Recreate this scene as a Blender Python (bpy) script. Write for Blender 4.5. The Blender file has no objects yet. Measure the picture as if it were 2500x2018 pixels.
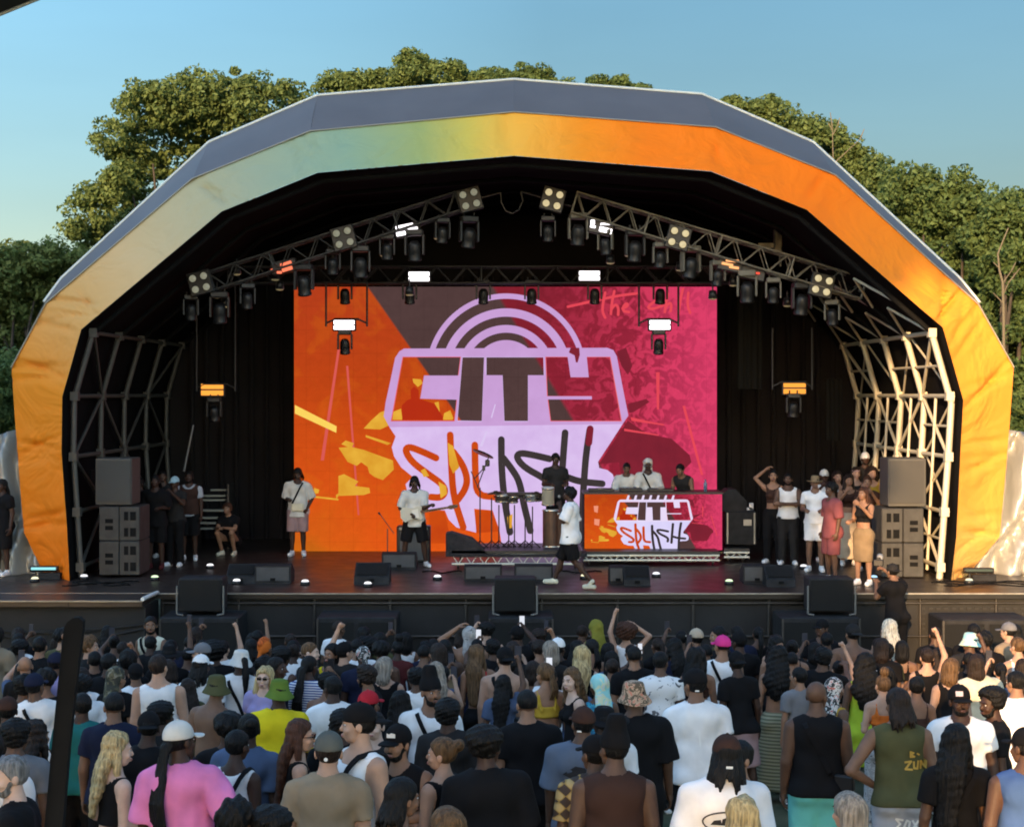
import bpy, math, random
import numpy as np
from mathutils import Vector, Matrix
from mathutils.geometry import tessellate_polygon

# ------------------------------------------------------------------ camera, sky, sun, exposure
F, HZ, CZ = 4000.0, 960.0, 4.9          # focal length in photo pixels, horizon row, eye height
EXPO = 2.6
S = bpy.context.scene
cam_d = bpy.data.cameras.new("camera"); cam = bpy.data.objects.new("camera", cam_d)
S.collection.objects.link(cam); S.camera = cam
cam.location = (0, 0, CZ); cam.rotation_euler = (math.radians(90), 0, 0)
cam_d.sensor_width = 36; cam_d.lens = 36 * F / 2500.0
cam_d.shift_y = -(1009 - HZ) / 2500.0
cam_d.clip_end = 3000; cam_d.clip_start = 0.1
SUN_AZ, SUN_EL = math.radians(14), math.radians(12)
w = bpy.data.worlds.new("World"); S.world = w; w.use_nodes = True
nt = w.node_tree; bg = nt.nodes["Background"]
sky = nt.nodes.new("ShaderNodeTexSky"); sky.sky_type = 'NISHITA'; sky.sun_disc = False
sky.sun_elevation = SUN_EL; sky.sun_rotation = math.pi + SUN_AZ
sky.air_density = 1.1; sky.dust_density = 0.6; sky.ozone_density = 3.0
_tc = nt.nodes.new("ShaderNodeTexCoord"); _sp = nt.nodes.new("ShaderNodeSeparateXYZ"); nt.links.new(_tc.outputs["Generated"], _sp.inputs[0])
_cr = nt.nodes.new("ShaderNodeValToRGB"); nt.links.new(_sp.outputs[2], _cr.inputs[0])   # evening air: duller towards the horizon
_els = _cr.color_ramp.elements
while len(_els) < 5: _els.new(.5)
for _e, (_p, _c) in zip(_els, [(0.0, (.19, .155, .135)), (.11, (.18, .172, .152)), (.23, (.205, .238, .225)), (.32, (.34, .36, .34)), (.52, (1, .95, .88))]): _e.position = _p; _e.color = (*_c, 1)
_my = nt.nodes.new("ShaderNodeMapRange"); _my.inputs[1].default_value = .35; _my.inputs[2].default_value = -.35; nt.links.new(_sp.outputs[1], _my.inputs[0])
_mf = nt.nodes.new("ShaderNodeMixRGB"); nt.links.new(_my.outputs[0], _mf.inputs[0]); nt.links.new(_cr.outputs[0], _mf.inputs[1]); _mf.inputs[2].default_value = (1.0, .90, .80, 1)   # clear and bright on the sun's side
_cr = _mf
_mx = nt.nodes.new("ShaderNodeMixRGB"); _mx.blend_type = 'MULTIPLY'; _mx.inputs[0].default_value = 1
nt.links.new(sky.outputs[0], _mx.inputs[1]); nt.links.new(_cr.outputs[0], _mx.inputs[2])
_ma = nt.nodes.new("ShaderNodeMapRange"); _ma.inputs[1].default_value = -.34; _ma.inputs[2].default_value = .02; _ma.inputs[3].default_value = 1.8; _ma.inputs[4].default_value = 1.0
nt.links.new(_sp.outputs[0], _ma.inputs[0])      # the evening sky is brighter towards the west, on the left
_m2 = nt.nodes.new("ShaderNodeVectorMath"); _m2.operation = 'SCALE'; nt.links.new(_mx.outputs[0], _m2.inputs[0]); nt.links.new(_ma.outputs[0], _m2.inputs["Scale"]); _mx = _m2
_nz = nt.nodes.new("ShaderNodeTexNoise"); _nz.inputs["Scale"].default_value = 2.2; _nz.inputs["Detail"].default_value = 5
_mp = nt.nodes.new("ShaderNodeMapping"); _mp.inputs["Scale"].default_value = (1, 1, 5); nt.links.new(_tc.outputs["Generated"], _mp.inputs[0]); nt.links.new(_mp.outputs[0], _nz.inputs["Vector"])
_nr = nt.nodes.new("ShaderNodeMapRange"); _nr.inputs[1].default_value = .3; _nr.inputs[2].default_value = .7; _nr.inputs[3].default_value = .94; _nr.inputs[4].default_value = 1.06; nt.links.new(_nz.outputs[0], _nr.inputs[0])
_m3 = nt.nodes.new("ShaderNodeVectorMath"); _m3.operation = 'SCALE'; nt.links.new(_mx.outputs[0], _m3.inputs[0]); nt.links.new(_nr.outputs[0], _m3.inputs["Scale"]); _mx = _m3   # faint thin haze
nt.links.new(_mx.outputs[0], bg.inputs[0]); bg.inputs[1].default_value = 0.085
sd = bpy.data.lights.new("sun", 'SUN'); sd.energy = 1.6; sd.angle = math.radians(0.5); sd.color = (1.0, 0.62, 0.30)
so = bpy.data.objects.new("sun", sd); S.collection.objects.link(so)
_dir = Vector((math.sin(SUN_AZ) * math.cos(SUN_EL), math.cos(SUN_AZ) * math.cos(SUN_EL), -math.sin(SUN_EL)))
so.rotation_euler = _dir.to_track_quat('-Z', 'Y').to_euler()
S.view_settings.view_transform = 'Standard'; S.view_settings.look = 'None'
S.view_settings.exposure = EXPO; S.view_settings.gamma = 1.0
S.render.engine = 'CYCLES'; S.cycles.max_bounces = 5; S.cycles.diffuse_bounces = 3
S.cycles.transparent_max_bounces = 4; S.cycles.use_denoising = True; S.cycles.filter_width = 1.9
ES = 1.0 / 2 ** EXPO                      # lamp output that reads as its own colour at this exposure

C = S.collection
rnd = random.Random(7)
ZD = 1.54                                  # stage deck height
def P(px, py, Y): return Vector(((px - 1250) / F * Y, Y, CZ - (py - HZ) / F * Y))
def PX(px, Y): return (px - 1250) / F * Y
def PZ(py, Y): return CZ - (py - HZ) / F * Y
def deckY(row): return F * (CZ - ZD) / (row - HZ)
def zg(Y):
    if Y >= 22: return 0.0
    if Y >= 14: return (22 - Y) * .0785
    if Y >= 10.5: return .628 + (14 - Y) * .112
    return 1.02 + max(0, min(10.5 - Y, 6)) * .02

# ------------------------------------------------------------------ mesh builder
class MB:
    def __init__(s): s.v = []; s.f = []; s.m = []; s.s = []; s.uv = None
    def add(s, vs, fs, mi=0, sm=False):
        b = len(s.v); s.v += [tuple(v) for v in vs]
        for f in fs: s.f.append(tuple(b + i for i in f)); s.m.append(mi); s.s.append(sm)
        return s
    def box(s, c, d, mi=0, R=None, taper=None, bev=0.0):
        c = Vector(c); x, y, z = [q / 2 for q in d]
        if bev > 0:
            b = min(bev, x * .45, y * .45, z * .45); pts = []
            for sx in (-1, 1):
                for sy in (-1, 1):
                    for sz in (-1, 1):
                        pts += [(sx * x, sy * (y - b), sz * (z - b)), (sx * (x - b), sy * y, sz * (z - b)), (sx * (x - b), sy * (y - b), sz * z)]
            def I(sx, sy, sz, a): return ((sx > 0) * 4 + (sy > 0) * 2 + (sz > 0)) * 3 + a
            fs = []
            for t in (-1, 1):
                q = [I(t, -1, -1, 0), I(t, 1, -1, 0), I(t, 1, 1, 0), I(t, -1, 1, 0)]; fs.append(q if t > 0 else q[::-1])
                q = [I(-1, t, -1, 1), I(-1, t, 1, 1), I(1, t, 1, 1), I(1, t, -1, 1)]; fs.append(q if t > 0 else q[::-1])
                q = [I(-1, -1, t, 2), I(1, -1, t, 2), I(1, 1, t, 2), I(-1, 1, t, 2)]; fs.append(q if t > 0 else q[::-1])
            for a in (-1, 1):
                for b2 in (-1, 1):
                    fs.append([I(a, b2, -1, 0), I(a, b2, 1, 0), I(a, b2, 1, 1), I(a, b2, -1, 1)])
                    fs.append([I(a, -1, b2, 0), I(a, 1, b2, 0), I(a, 1, b2, 2), I(a, -1, b2, 2)])
                    fs.append([I(-1, a, b2, 1), I(1, a, b2, 1), I(1, a, b2, 2), I(-1, a, b2, 2)])
            for a in (-1, 1):
                for b2 in (-1, 1):
                    for c2 in (-1, 1): fs.append([I(a, b2, c2, 0), I(a, b2, c2, 1), I(a, b2, c2, 2)])
        else:
            pts = [(sx * x, sy * y, sz * z) for sx in (-1, 1) for sy in (-1, 1) for sz in (-1, 1)]
            fs = [(0, 1, 3, 2), (4, 6, 7, 5), (0, 4, 5, 1), (2, 3, 7, 6), (0, 2, 6, 4), (1, 5, 7, 3)]
        out = []
        for p in pts:
            p = Vector(p)
            if taper:
                k = (p.z + z) / (2 * z); p.x *= 1 + (taper - 1) * k; p.y *= 1 + (taper - 1) * k
            if R is not None: p = R @ p
            out.append(c + p)
        return s.add(out, fs, mi)
    def tube(s, a, b, r, n=6, mi=0, r2=None, cap=True):
        a = Vector(a); b = Vector(b); d = b - a
        if d.length < 1e-6: return s
        d.normalize(); u = d.orthogonal().normalized(); v = d.cross(u); r2 = r if r2 is None else r2
        vs = [a + (u * math.cos(t) + v * math.sin(t)) * r for t in [2 * math.pi * i / n for i in range(n)]]
        vs += [b + (u * math.cos(t) + v * math.sin(t)) * r2 for t in [2 * math.pi * i / n for i in range(n)]]
        s.add(vs, [(i, (i + 1) % n, n + (i + 1) % n, n + i) for i in range(n)], mi, True)
        if cap: s.add(vs, [tuple(range(n))[::-1], tuple(range(n, 2 * n))], mi)
        return s
    def path(s, pts, r, n=6, mi=0, closed=False):
        q = list(pts) + ([pts[0]] if closed else [])
        for i in range(len(q) - 1): s.tube(q[i], q[i + 1], r, n, mi)
        return s
    def lathe(s, prof, c=(0, 0, 0), n=20, mi=0, R=None, sx=1, sy=1, sm=True):
        c = Vector(c); vs = []
        for (r, z) in prof:
            for i in range(n):
                t = 2 * math.pi * i / n; p = Vector((r * math.cos(t) * sx, r * math.sin(t) * sy, z))
                vs.append(c + (R @ p if R is not None else p))
        fs = [(j * n + i, j * n + (i + 1) % n, (j + 1) * n + (i + 1) % n, (j + 1) * n + i) for j in range(len(prof) - 1) for i in range(n)]
        return s.add(vs, fs, mi, sm)
    def prism(s, poly, fn, d, mi=0):
        """poly 2D outline, fn maps (u, v, w) to 3D, extruded from w=0 to w=d"""
        n = len(poly); a = [fn(u, v, 0) for u, v in poly]; b = [fn(u, v, d) for u, v in poly]
        tri = tessellate_polygon([[Vector((u, v, 0)) for u, v in poly]])
        fs = [tuple(t) for t in tri] + [tuple(n + i for i in t)[::-1] for t in tri]
        fs += [(i, n + i, n + (i + 1) % n, (i + 1) % n) for i in range(n)]
        return s.add(a + b, fs, mi)
    def build(s, name, mats, parent=None, loc=None):
        me = bpy.data.meshes.new(name)
        me.from_pydata(s.v, [], s.f)
        if not isinstance(mats, (list, tuple)): mats = [mats]
        for m in mats: me.materials.append(m)
        me.polygons.foreach_set("material_index", s.m); me.polygons.foreach_set("use_smooth", s.s)
        if s.uv:
            ul = me.uv_layers.new(name="UVMap")
            flat = []
            for l in me.loops: flat += list(s.uv[l.vertex_index])
            ul.data.foreach_set("uv", flat)
        me.validate(); me.update()
        import bmesh
        if len(me.polygons) < 20000:
            bm = bmesh.new(); bm.from_mesh(me)
            if not s.uv: bmesh.ops.recalc_face_normals(bm, faces=bm.faces)
            bm.to_mesh(me); bm.free()
        o = bpy.data.objects.new(name, me); C.objects.link(o)
        if parent is not None: o.parent = parent
        if loc is not None: o.location = loc
        return o

def tag(o, label=None, cat=None, group=None, kind=None):
    if label: o['label'] = label
    if cat: o['category'] = cat
    if group: o['group'] = group
    if kind: o['kind'] = kind
    return o
def thing(name, label, cat, loc=(0, 0, 0), rz=0, group=None):
    o = bpy.data.objects.new(name, None); C.objects.link(o); o.location = loc; o.rotation_euler = (0, 0, rz)
    o.empty_display_size = .2
    return tag(o, label, cat, group)
def dup(o, parent=None):
    c = o.copy(); C.objects.link(c)
    if parent is not None: c.parent = parent
    for ch in list(o.children): dup(ch, c)
    return c

# ------------------------------------------------------------------ materials
MATS = {}
def mat(name, col=(.5, .5, .5), rough=.6, metal=0, var=0.0, vscale=5, bump=0.0, bscale=30, spec=.5, trans=0.0, emit=None, es=0):
    if name in MATS: return MATS[name]
    m = bpy.data.materials.new(name); m.use_nodes = True; n = m.node_tree.nodes; l = m.node_tree.links
    b = n["Principled BSDF"]; b.inputs["Base Color"].default_value = (*col, 1)
    b.inputs["Roughness"].default_value = rough; b.inputs["Metallic"].default_value = metal
    b.inputs["Specular IOR Level"].default_value = spec
    if var > 0:
        tc = n.new("ShaderNodeTexCoord"); nz = n.new("ShaderNodeTexNoise"); nz.inputs["Scale"].default_value = vscale
        nz.inputs["Detail"].default_value = 4
        l.new(tc.outputs["Object"], nz.inputs["Vector"])
        mr = n.new("ShaderNodeMapRange"); mr.inputs[1].default_value = .3; mr.inputs[2].default_value = .7
        mr.inputs[3].default_value = 1 - var; mr.inputs[4].default_value = 1 + var; l.new(nz.outputs[0], mr.inputs[0])
        mx = n.new("ShaderNodeVectorMath"); mx.operation = 'SCALE'; mx.inputs[0].default_value = col
        l.new(mr.outputs[0], mx.inputs["Scale"]); l.new(mx.outputs[0], b.inputs["Base Color"])
    if bump > 0:
        tc = n.new("ShaderNodeTexCoord"); nz = n.new("ShaderNodeTexNoise"); nz.inputs["Scale"].default_value = bscale
        l.new(tc.outputs["Object"], nz.inputs["Vector"])
        bp = n.new("ShaderNodeBump"); bp.inputs["Strength"].default_value = bump; bp.inputs["Distance"].default_value = .02
        l.new(nz.outputs[0], bp.inputs["Height"]); l.new(bp.outputs[0], b.inputs["Normal"])
    if emit:
        b.inputs["Emission Color"].default_value = (*emit, 1); b.inputs["Emission Strength"].default_value = es
    MATS[name] = m; return m
def emis(name, col, k=1.0):
    if name in MATS: return MATS[name]
    m = bpy.data.materials.new(name); m.use_nodes = True; n = m.node_tree.nodes; l = m.node_tree.links
    n.remove(n["Principled BSDF"]); e = n.new("ShaderNodeEmission"); e.inputs[0].default_value = (*col, 1); e.inputs[1].default_value = k * ES
    l.new(e.outputs[0], n["Material Output"].inputs[0]); MATS[name] = m; return m
def srgb(r, g, b):
    f = lambda c: (c / 255 / 12.92) if c / 255 <= .04045 else ((c / 255 + .055) / 1.055) ** 2.4
    return (f(r), f(g), f(b))
M_black = mat("black_paint", (.012, .012, .013), .45, var=.3)
M_matt = mat("matt_black", (.006, .006, .006), .85, spec=.15)
M_drape = mat("black_drape", (.005, .0045, .005), .95, var=.4, vscale=2, spec=.1)
M_steel = mat("dull_steel", (.30, .29, .26), .45, .55, var=.25)
M_alu = mat("aluminium", (.55, .54, .50), .38, .8)
M_dkmetal = mat("dark_metal", (.06, .055, .05), .45, .5, var=.3)
M_cab = mat("grey_cabinet", (.034, .033, .030), .65, var=.3)
M_wedge = mat("monitor_grey", (.020, .020, .021), .7, var=.3, vscale=7, spec=.2)
M_grille = mat("grille", (.012, .012, .0115), .7, spec=.2, bump=.6, bscale=160)
# ------------------------------------------------------------------ ground
def ground():
    m = bpy.data.materials.new("trampled_grass"); m.use_nodes = True; n = m.node_tree.nodes; l = m.node_tree.links
    b = n["Principled BSDF"]; b.inputs["Roughness"].default_value = .95
    tc = n.new("ShaderNodeTexCoord"); nz = n.new("ShaderNodeTexNoise"); nz.inputs["Scale"].default_value = 1.5; nz.inputs["Detail"].default_value = 8
    l.new(tc.outputs["Object"], nz.inputs["Vector"])
    cr = n.new("ShaderNodeValToRGB"); cr.color_ramp.elements[0].position = .35; cr.color_ramp.elements[0].color = (.035, .05, .018, 1)
    cr.color_ramp.elements[1].position = .7; cr.color_ramp.elements[1].color = (.13, .11, .055, 1)
    l.new(nz.outputs[0], cr.inputs[0]); l.new(cr.outputs[0], b.inputs["Base Color"])
    xs = [-900, -200, -60, -30, -15, -6, 0, 6, 15, 30, 60, 200, 900]
    ys = [-900, -200, -60, -20, 0, 2, 4, 6, 8, 10, 12, 14, 16, 18, 20, 22, 24, 40, 60, 100, 200, 500, 1500]
    mb = MB(); vs = [(x, y, zg(y)) for y in ys for x in xs]; W = len(xs)
    mb.add(vs, [(j * W + i, j * W + i + 1, (j + 1) * W + i + 1, (j + 1) * W + i) for j in range(len(ys) - 1) for i in range(W - 1)], 0, True)
    tag(mb.build("ground", m), kind='structure', label='trampled grass sloping down to the stage')
ground()

# ------------------------------------------------------------------ stage platform
def stage():
    root = thing("stage_platform", "long black festival stage platform with a dull red-brown plywood deck", "stage", (0, 27.6, 0))
    def W(*p): return (p[0], p[1] - 27.6, p[2])
    dm = bpy.data.materials.new("stage_ply"); dm.use_nodes = True; n = dm.node_tree.nodes; l = dm.node_tree.links
    b = n["Principled BSDF"]; b.inputs["Roughness"].default_value = .33
    tc = n.new("ShaderNodeTexCoord"); br = n.new("ShaderNodeTexBrick"); br.inputs["Scale"].default_value = 1
    br.inputs["Brick Width"].default_value = 2.4; br.inputs["Row Height"].default_value = 1.2; br.inputs["Mortar Size"].default_value = .012
    br.inputs["Color1"].default_value = (.040, .026, .021, 1); br.inputs["Color2"].default_value = (.060, .042, .034, 1); br.inputs["Mortar"].default_value = (.01, .008, .007, 1)
    nz = n.new("ShaderNodeTexNoise"); nz.inputs["Scale"].default_value = 3; nz.inputs["Detail"].default_value = 7
    mx = n.new("ShaderNodeMixRGB"); mx.blend_type = 'MULTIPLY'; mx.inputs[0].default_value = .7
    l.new(tc.outputs["Object"], br.inputs["Vector"]); l.new(tc.outputs["Object"], nz.inputs["Vector"])
    l.new(br.outputs[0], mx.inputs[1]); l.new(nz.outputs[0], mx.inputs[2]); l.new(mx.outputs[0], b.inputs["Base Color"])
    mr = n.new("ShaderNodeMapRange"); mr.inputs[3].default_value = .24; mr.inputs[4].default_value = .55; l.new(nz.outputs[0], mr.inputs[0]); l.new(mr.outputs[0], b.inputs["Roughness"])
    d = MB(); d.box(W(0, 33, ZD - .05), (23.5, 10.8, .10)); d.box(W(-8.9, 27.1, ZD - .052), (5.8, 1.0, .10)); d.build("deck", dm, root)
    e = MB(); e.box(W(0.2, 27.585, ZD - .008), (23.0 , .03, .022)); e.box(W(-8.9, 26.585, ZD - .008), (5.8, .03, .022))
    e.build("deck_edge", M_steel, root)
    e = MB(); e.tube(W(-6.0, 26.6, ZD + .02), W(-5.95, 27.5, ZD + .02), .035); e.build("edge_strip", mat("white_tape", (.7, .7, .65), .5), root)
    sk = MB(); sk.box(W(2.9, 27.75, .72), (17.7, .05, 1.40)); sk.box(W(-8.95, 26.75, .72), (5.9, .05, 1.40)); sk.box(W(-6.0, 27.2, .72), (.05, 1.0, 1.40))
    sk.build("skirt", mat("skirt_mesh", (.010, .0095, .009), .75, var=.4, vscale=1.3, bump=.5, bscale=4), root)
    r = MB()
    for z in (1.36, .80, .3): r.tube(W(-5.9, 27.68, z), W(11.7, 27.68, z), .022)
    for x in np.arange(-5.9, 11.8, 1.28): r.tube(W(x, 27.69, .02), W(x, 27.69, 1.44), .024)
    r.build("scaffold_rails", M_dkmetal, root)
    r = MB()
    for j in range(5):
        for i in range(34): r.box(W(6.95 + i * .13, 27.70, 1.26 - j * .085), (.07, .012, .035))
    r.build("vent_slots", mat("slot_grey", (.024, .022, .019), .8), root)
    f = MB()      # folds of the loose cloth on the left wing
    for i in range(7):
        x0 = -11 + i * .7; f.tube(W(x0, 26.715, 1.2 - .05 * i), W(x0 + 1.6, 26.70, .75 + .08 * i), .018)
    f.build("cloth_folds", MATS["skirt_mesh"], root)
    lg = MB()
    for x in np.arange(-11, 11.6, 2.2):
        for y in (33,): lg.tube(W(x, y, 0), W(x, y, ZD - .1), .05)
    lg.build("legs", M_dkmetal, root)
stage()

# ------------------------------------------------------------------ canopy arch
OUT = [(112,1410),(58,1299),(42,1101),(28,898),(112,742),(166,696),(470,438),(757,322),(1255,275),(1747,312),(2040,429),(2336,697),(2388,744),(2475,898),(2460,1101),(2441,1310),(2357,1410)]
INN = [(170,1412),(164,1300),(150,1101),(152,967),(198,804),(250,760),(541,516),(775,421),(1255,380),(1736,418),(1970,512),(2250,755),(2302,799),(2352,977),(2345,1101),(2335,1310),(2322,1412)]
SIL = {4:(107,738,0),5:(150,680,.2),6:(510,348,1),7:(775,234,1),8:(1255,195,1),9:(1714,231,1),10:(1985,348,1),11:(2345,682,.2),12:(2392,740,0)}
YO, YI = 30.1, 29.4
inner_w = [P(x, y, YI) for x, y in INN]; inner_w[0].z = inner_w[-1].z = ZD
outer_w = [P(x, y, YO) for x, y in OUT]
def canopy():
    root = thing("stage_canopy", "arched festival stage canopy with a grey top and a printed orange and green fascia band", "stage canopy", (0, 33, 0))
    O = Vector((0, 33, 0))
    # printed cloth
    m = bpy.data.materials.new("fascia_print"); m.use_nodes = True; n = m.node_tree.nodes; l = m.node_tree.links
    b = n["Principled BSDF"]; b.inputs["Roughness"].default_value = .6; b.inputs["Specular IOR Level"].default_value = .15
    uv = n.new("ShaderNodeUVMap"); sp = n.new("ShaderNodeSeparateXYZ"); l.new(uv.outputs[0], sp.inputs[0])
    cr = n.new("ShaderNodeValToRGB"); l.new(sp.outputs[0], cr.inputs[0])
    nv = n.new("ShaderNodeMapping"); nv.inputs["Scale"].default_value = (34, 1.1, 1); l.new(uv.outputs[0], nv.inputs[0])
    nz = n.new("ShaderNodeTexNoise"); nz.inputs["Scale"].default_value = 1.0; nz.inputs["Detail"].default_value = 3; nz.inputs["Distortion"].default_value = .6
    l.new(nv.outputs[0], nz.inputs["Vector"])
    bp = n.new("ShaderNodeBump"); bp.inputs["Strength"].default_value = .5; bp.inputs["Distance"].default_value = .32
    l.new(nz.outputs[0], bp.inputs["Height"]); l.new(bp.outputs[0], b.inputs["Normal"])
    stops = [(0, (216,108,14)), (.13, (224,134,28)), (.185, (214,160,92)), (.23, (208,172,122)), (.27,(188,170,130)), (.33, (158,164,134)), (.39, (142,164,134)), (.44, (158,166,100)),
             (.47, (206,182,80)), (.50, (246,176,64)), (.545, (250,142,28)), (.585, (252,124,18)), (.70, (252,122,16)), (.77, (240,134,30)), (.81, (226,140,46)), (.87, (218,142,50)), (.95,(218,150,64)), (1, (228,176,100))]
    els = cr.color_ramp.elements
    while len(els) < len(stops): els.new(.5)
    for e, (p, c) in zip(els, stops): e.position = p; e.color = (*srgb(*c), 1)
    l.new(cr.outputs[0], b.inputs["Base Color"])
    # arc length parameter
    mid = [(a + b2) / 2 for a, b2 in zip(outer_w, inner_w)]
    L = [0]
    for i in range(1, len(mid)): L.append(L[-1] + (mid[i] - mid[i - 1]).length)
    T = L[-1]
    mb = MB(); vs = []; uvs = []; NA, NB = 26, 10
    r2 = random.Random(3); cols = 0
    creases = []
    for i in range(len(mid)):
        for _ in range(4): creases.append((L[i] / T + r2.uniform(-.004, .004), r2.uniform(.5, 1), r2.uniform(-.012, .022), r2.uniform(-.022, .012)))
    for i in range(len(OUT) - 1):
        for a in range(NA + (i == len(OUT) - 2)):
            t = a / NA
            o = outer_w[i].lerp(outer_w[i + 1], t); q = inner_w[i].lerp(inner_w[i + 1], t)
            u = (L[i] + (L[i + 1] - L[i]) * t) / T
            for k in range(NB + 1):
                v = k / NB; p = o.lerp(q, v)
                d = .035 * math.sin(math.pi * v)
                for (cu, am, s1, s2) in creases:
                    cc = cu + s1 * (v - .0) + s2 * (1 - v) * .6
                    x = (u - cc) / .0016
                    if abs(x) < 4: d += am * .10 * math.exp(-x * x) * math.sin(math.pi * min(1, v * .9 + .08))
                p = p + Vector((0, d * 1.0, 0))
                vs.append(p - O); uvs.append((u, v))
            cols += 1
    mb.add(vs, [(c * (NB + 1) + k, (c + 1) * (NB + 1) + k, (c + 1) * (NB + 1) + k + 1, c * (NB + 1) + k + 1) for c in range(cols - 1) for k in range(NB)], 0, True)
    mb.uv = uvs; mb.build("fascia", m, root)
    # grey upper skin
    sil = {i: P(x, y, YO + 1.5 * wt) for i, (x, y, wt) in SIL.items()}
    idx = sorted(sil); g = MB()
    for a, b2 in zip(idx[:-1], idx[1:]):
        K = 14; q = []
        for t in [j / K for j in range(K + 1)]:
            lo = outer_w[a].lerp(outer_w[b2], t); hi = sil[a].lerp(sil[b2], t)
            for v in (0, .25, .5, .75, 1): q.append(lo.lerp(hi, v) + Vector((0, -.03 * math.sin(math.pi * v) + .012 * math.sin(t * 19 + a * 2) * math.sin(math.pi * v), 0)) - O)
        g.add(q, [(j * 5 + k, (j + 1) * 5 + k, (j + 1) * 5 + k + 1, j * 5 + k + 1) for j in range(K) for k in range(4)], 0, True)
    g.build("upper_skin", mat("grey_pvc", (.110, .095, .092), .6, var=.12, vscale=.8, bump=.25, bscale=.9), root)
    # roof shell behind, lining inside, back wall
    ring = [outer_w[i] for i in range(0, 4)] + [sil[i] for i in idx] + [outer_w[i] for i in range(13, 17)]
    g = MB(); q = [p - O for p in ring] + [Vector((p.x, 38.3, p.z)) - O for p in ring]; k = len(ring)
    g.add(q, [(i, i + 1, k + i + 1, k + i) for i in range(k - 1)], 0)
    g.build("roof_skin", mat("pale_pvc", (.42, .42, .40), .5), root)
    g = MB(); inn = [Vector((p.x * .999, YI - .015, ZD + (p.z - ZD) * .999)) for p in inner_w]; k = len(inn)
    q = [p - O for p in inn] + [Vector((p.x, 38.1, p.z)) - O for p in inn]
    g.add(q, [(i, i + 1, k + i + 1, k + i) for i in range(k - 1)], 0); g.build("lining", M_drape, root)
    g = MB(); q = [Vector((p.x, 38.05, p.z)) - O for p in inn]; q.insert(0, Vector((inn[0].x, 38.05, 1.3)) - O); q.append(Vector((inn[-1].x, 38.05, 1.3)) - O)
    g.add(q, [tuple(range(len(q)))]); g.build("back_wall", mat("back_drape", (.008, .006, .0065), .95, var=.4, vscale=1), root)
    g = MB()      # pleats of the back drape
    for i in range(44):
        x = -7.4 + i * .345; g.tube((x, 4.9, 1.4), (x + rnd.uniform(-.02, .02), 4.9, 7.6), .06, 6)
    g.build("drape_pleats", MATS["back_drape"], root)
    # rims
    g = MB(); g.path([sil[i] - O + Vector((0, 0, .01)) for i in idx], .028, 6); g.build("top_rim", mat("rim_white", (.75, .72, .6), .4), root)
    g = MB(); g.path([outer_w[i] - O + Vector((0, -.02, .01)) for i in range(3, 14)], .014, 6); g.build("seam_piping", mat("piping", (.3, .27, .2), .5), root)
    # truss ribs
    M_shaded = mat('shaded_steel', (.085, .08, .07), .55, .2)
    def rib(Y, k):
        pts = [Vector((p.x * .985 , Y, ZD + (p.z - ZD) * .985)) for p in inner_w]
        use = [0, 2, 3, 4, 6, 7, 8, 9, 10, 12, 13, 14, 16]
        g = MB(); g.path([pts[i] - O for i in use[3:-3]], .05, 6); g.build("truss_rib", M_matt, root)  # upper ribs coloured black to stand for the shade under the roof
        g = MB(); g.path([pts[i] - O for i in use[:4]], .055, 7); g.build("truss_column", M_shaded, root)
        g = MB(); g.path([pts[i] - O for i in use[-4:]], .062, 7); g.build("truss_column", M_sunlit, root)
        return pts
    M_shaded = mat("shaded_steel", (.085, .08, .07), .55, .2)  # left columns and bracing: shade put into a darker steel colour
    M_sunlit = mat("sunlit_steel", (.60, .55, .42), .5, .1)  # right columns and bracing: sunlight put into a paler, warmer steel colour
    ys = [29.75, 31.7, 33.6, 35.6, 37.7]
    ribs = [rib(y, i) for i, y in enumerate(ys)]
    for side in (0, 1):
        g = MB()
        def at(Y, z):      # x of the wall at height z
            pr = ribs[0]; seq = ([0, 2, 3, 4, 5, 6] if side == 0 else [16, 14, 13, 12, 11, 10])
            for a, b2 in zip(seq[:-1], seq[1:]):
                if pr[a].z <= z <= pr[b2].z: t = (z - pr[a].z) / (pr[b2].z - pr[a].z); return pr[a].x + (pr[b2].x - pr[a].x) * t
            return pr[seq[-1]].x
        zs = [1.75, 2.75, 3.75, 4.85, 6.0]
        for z in zs:
            for a, b2 in zip(ys[:-1], ys[1:]): g.tube(Vector((at(a, z), a, z)) - O, Vector((at(b2, z), b2, z)) - O, .042, 6)
        for j, (z0, z1) in enumerate(zip(zs[:-1], zs[1:])):
            for k, (a, b2) in enumerate(zip(ys[:-1], ys[1:])):
                if (j + k) % 2: a, b2 = b2, a
                if j == 3 and k in (1, 2): continue
                g.tube(Vector((at(a, z0), a, z0)) - O, Vector((at(b2, z1), b2, z1)) - O, .034, 6)
        if side == 1:
            for z in (2.25, 3.25, 4.3, 5.4):
                for k, (a, b2) in enumerate(zip(ys[:-1], ys[1:])):
                    if (k + int(z * 2)) % 3: g.tube(Vector((at(a, z), a, z)) - O, Vector((at(b2, z), b2, z)) - O, .026, 6)
            for j, (z0, z1) in enumerate(zip(zs[:-1], zs[1:])):
                for k, (a, b2) in enumerate(zip(ys[:-1], ys[1:])):
                    if (j + k) % 2 == 0: a, b2 = b2, a
                    g.tube(Vector((at(a, z0) + .08, a, z0)) - O, Vector((at(b2, z1) + .08, b2, z1)) - O, .022, 6)
            for y in (30.7, 32.6, 34.6, 36.6): g.tube(Vector((at(y, 1.75), y, 1.6)) - O, Vector((at(y, 4.85), y, 4.85)) - O, .03, 6)
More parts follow.
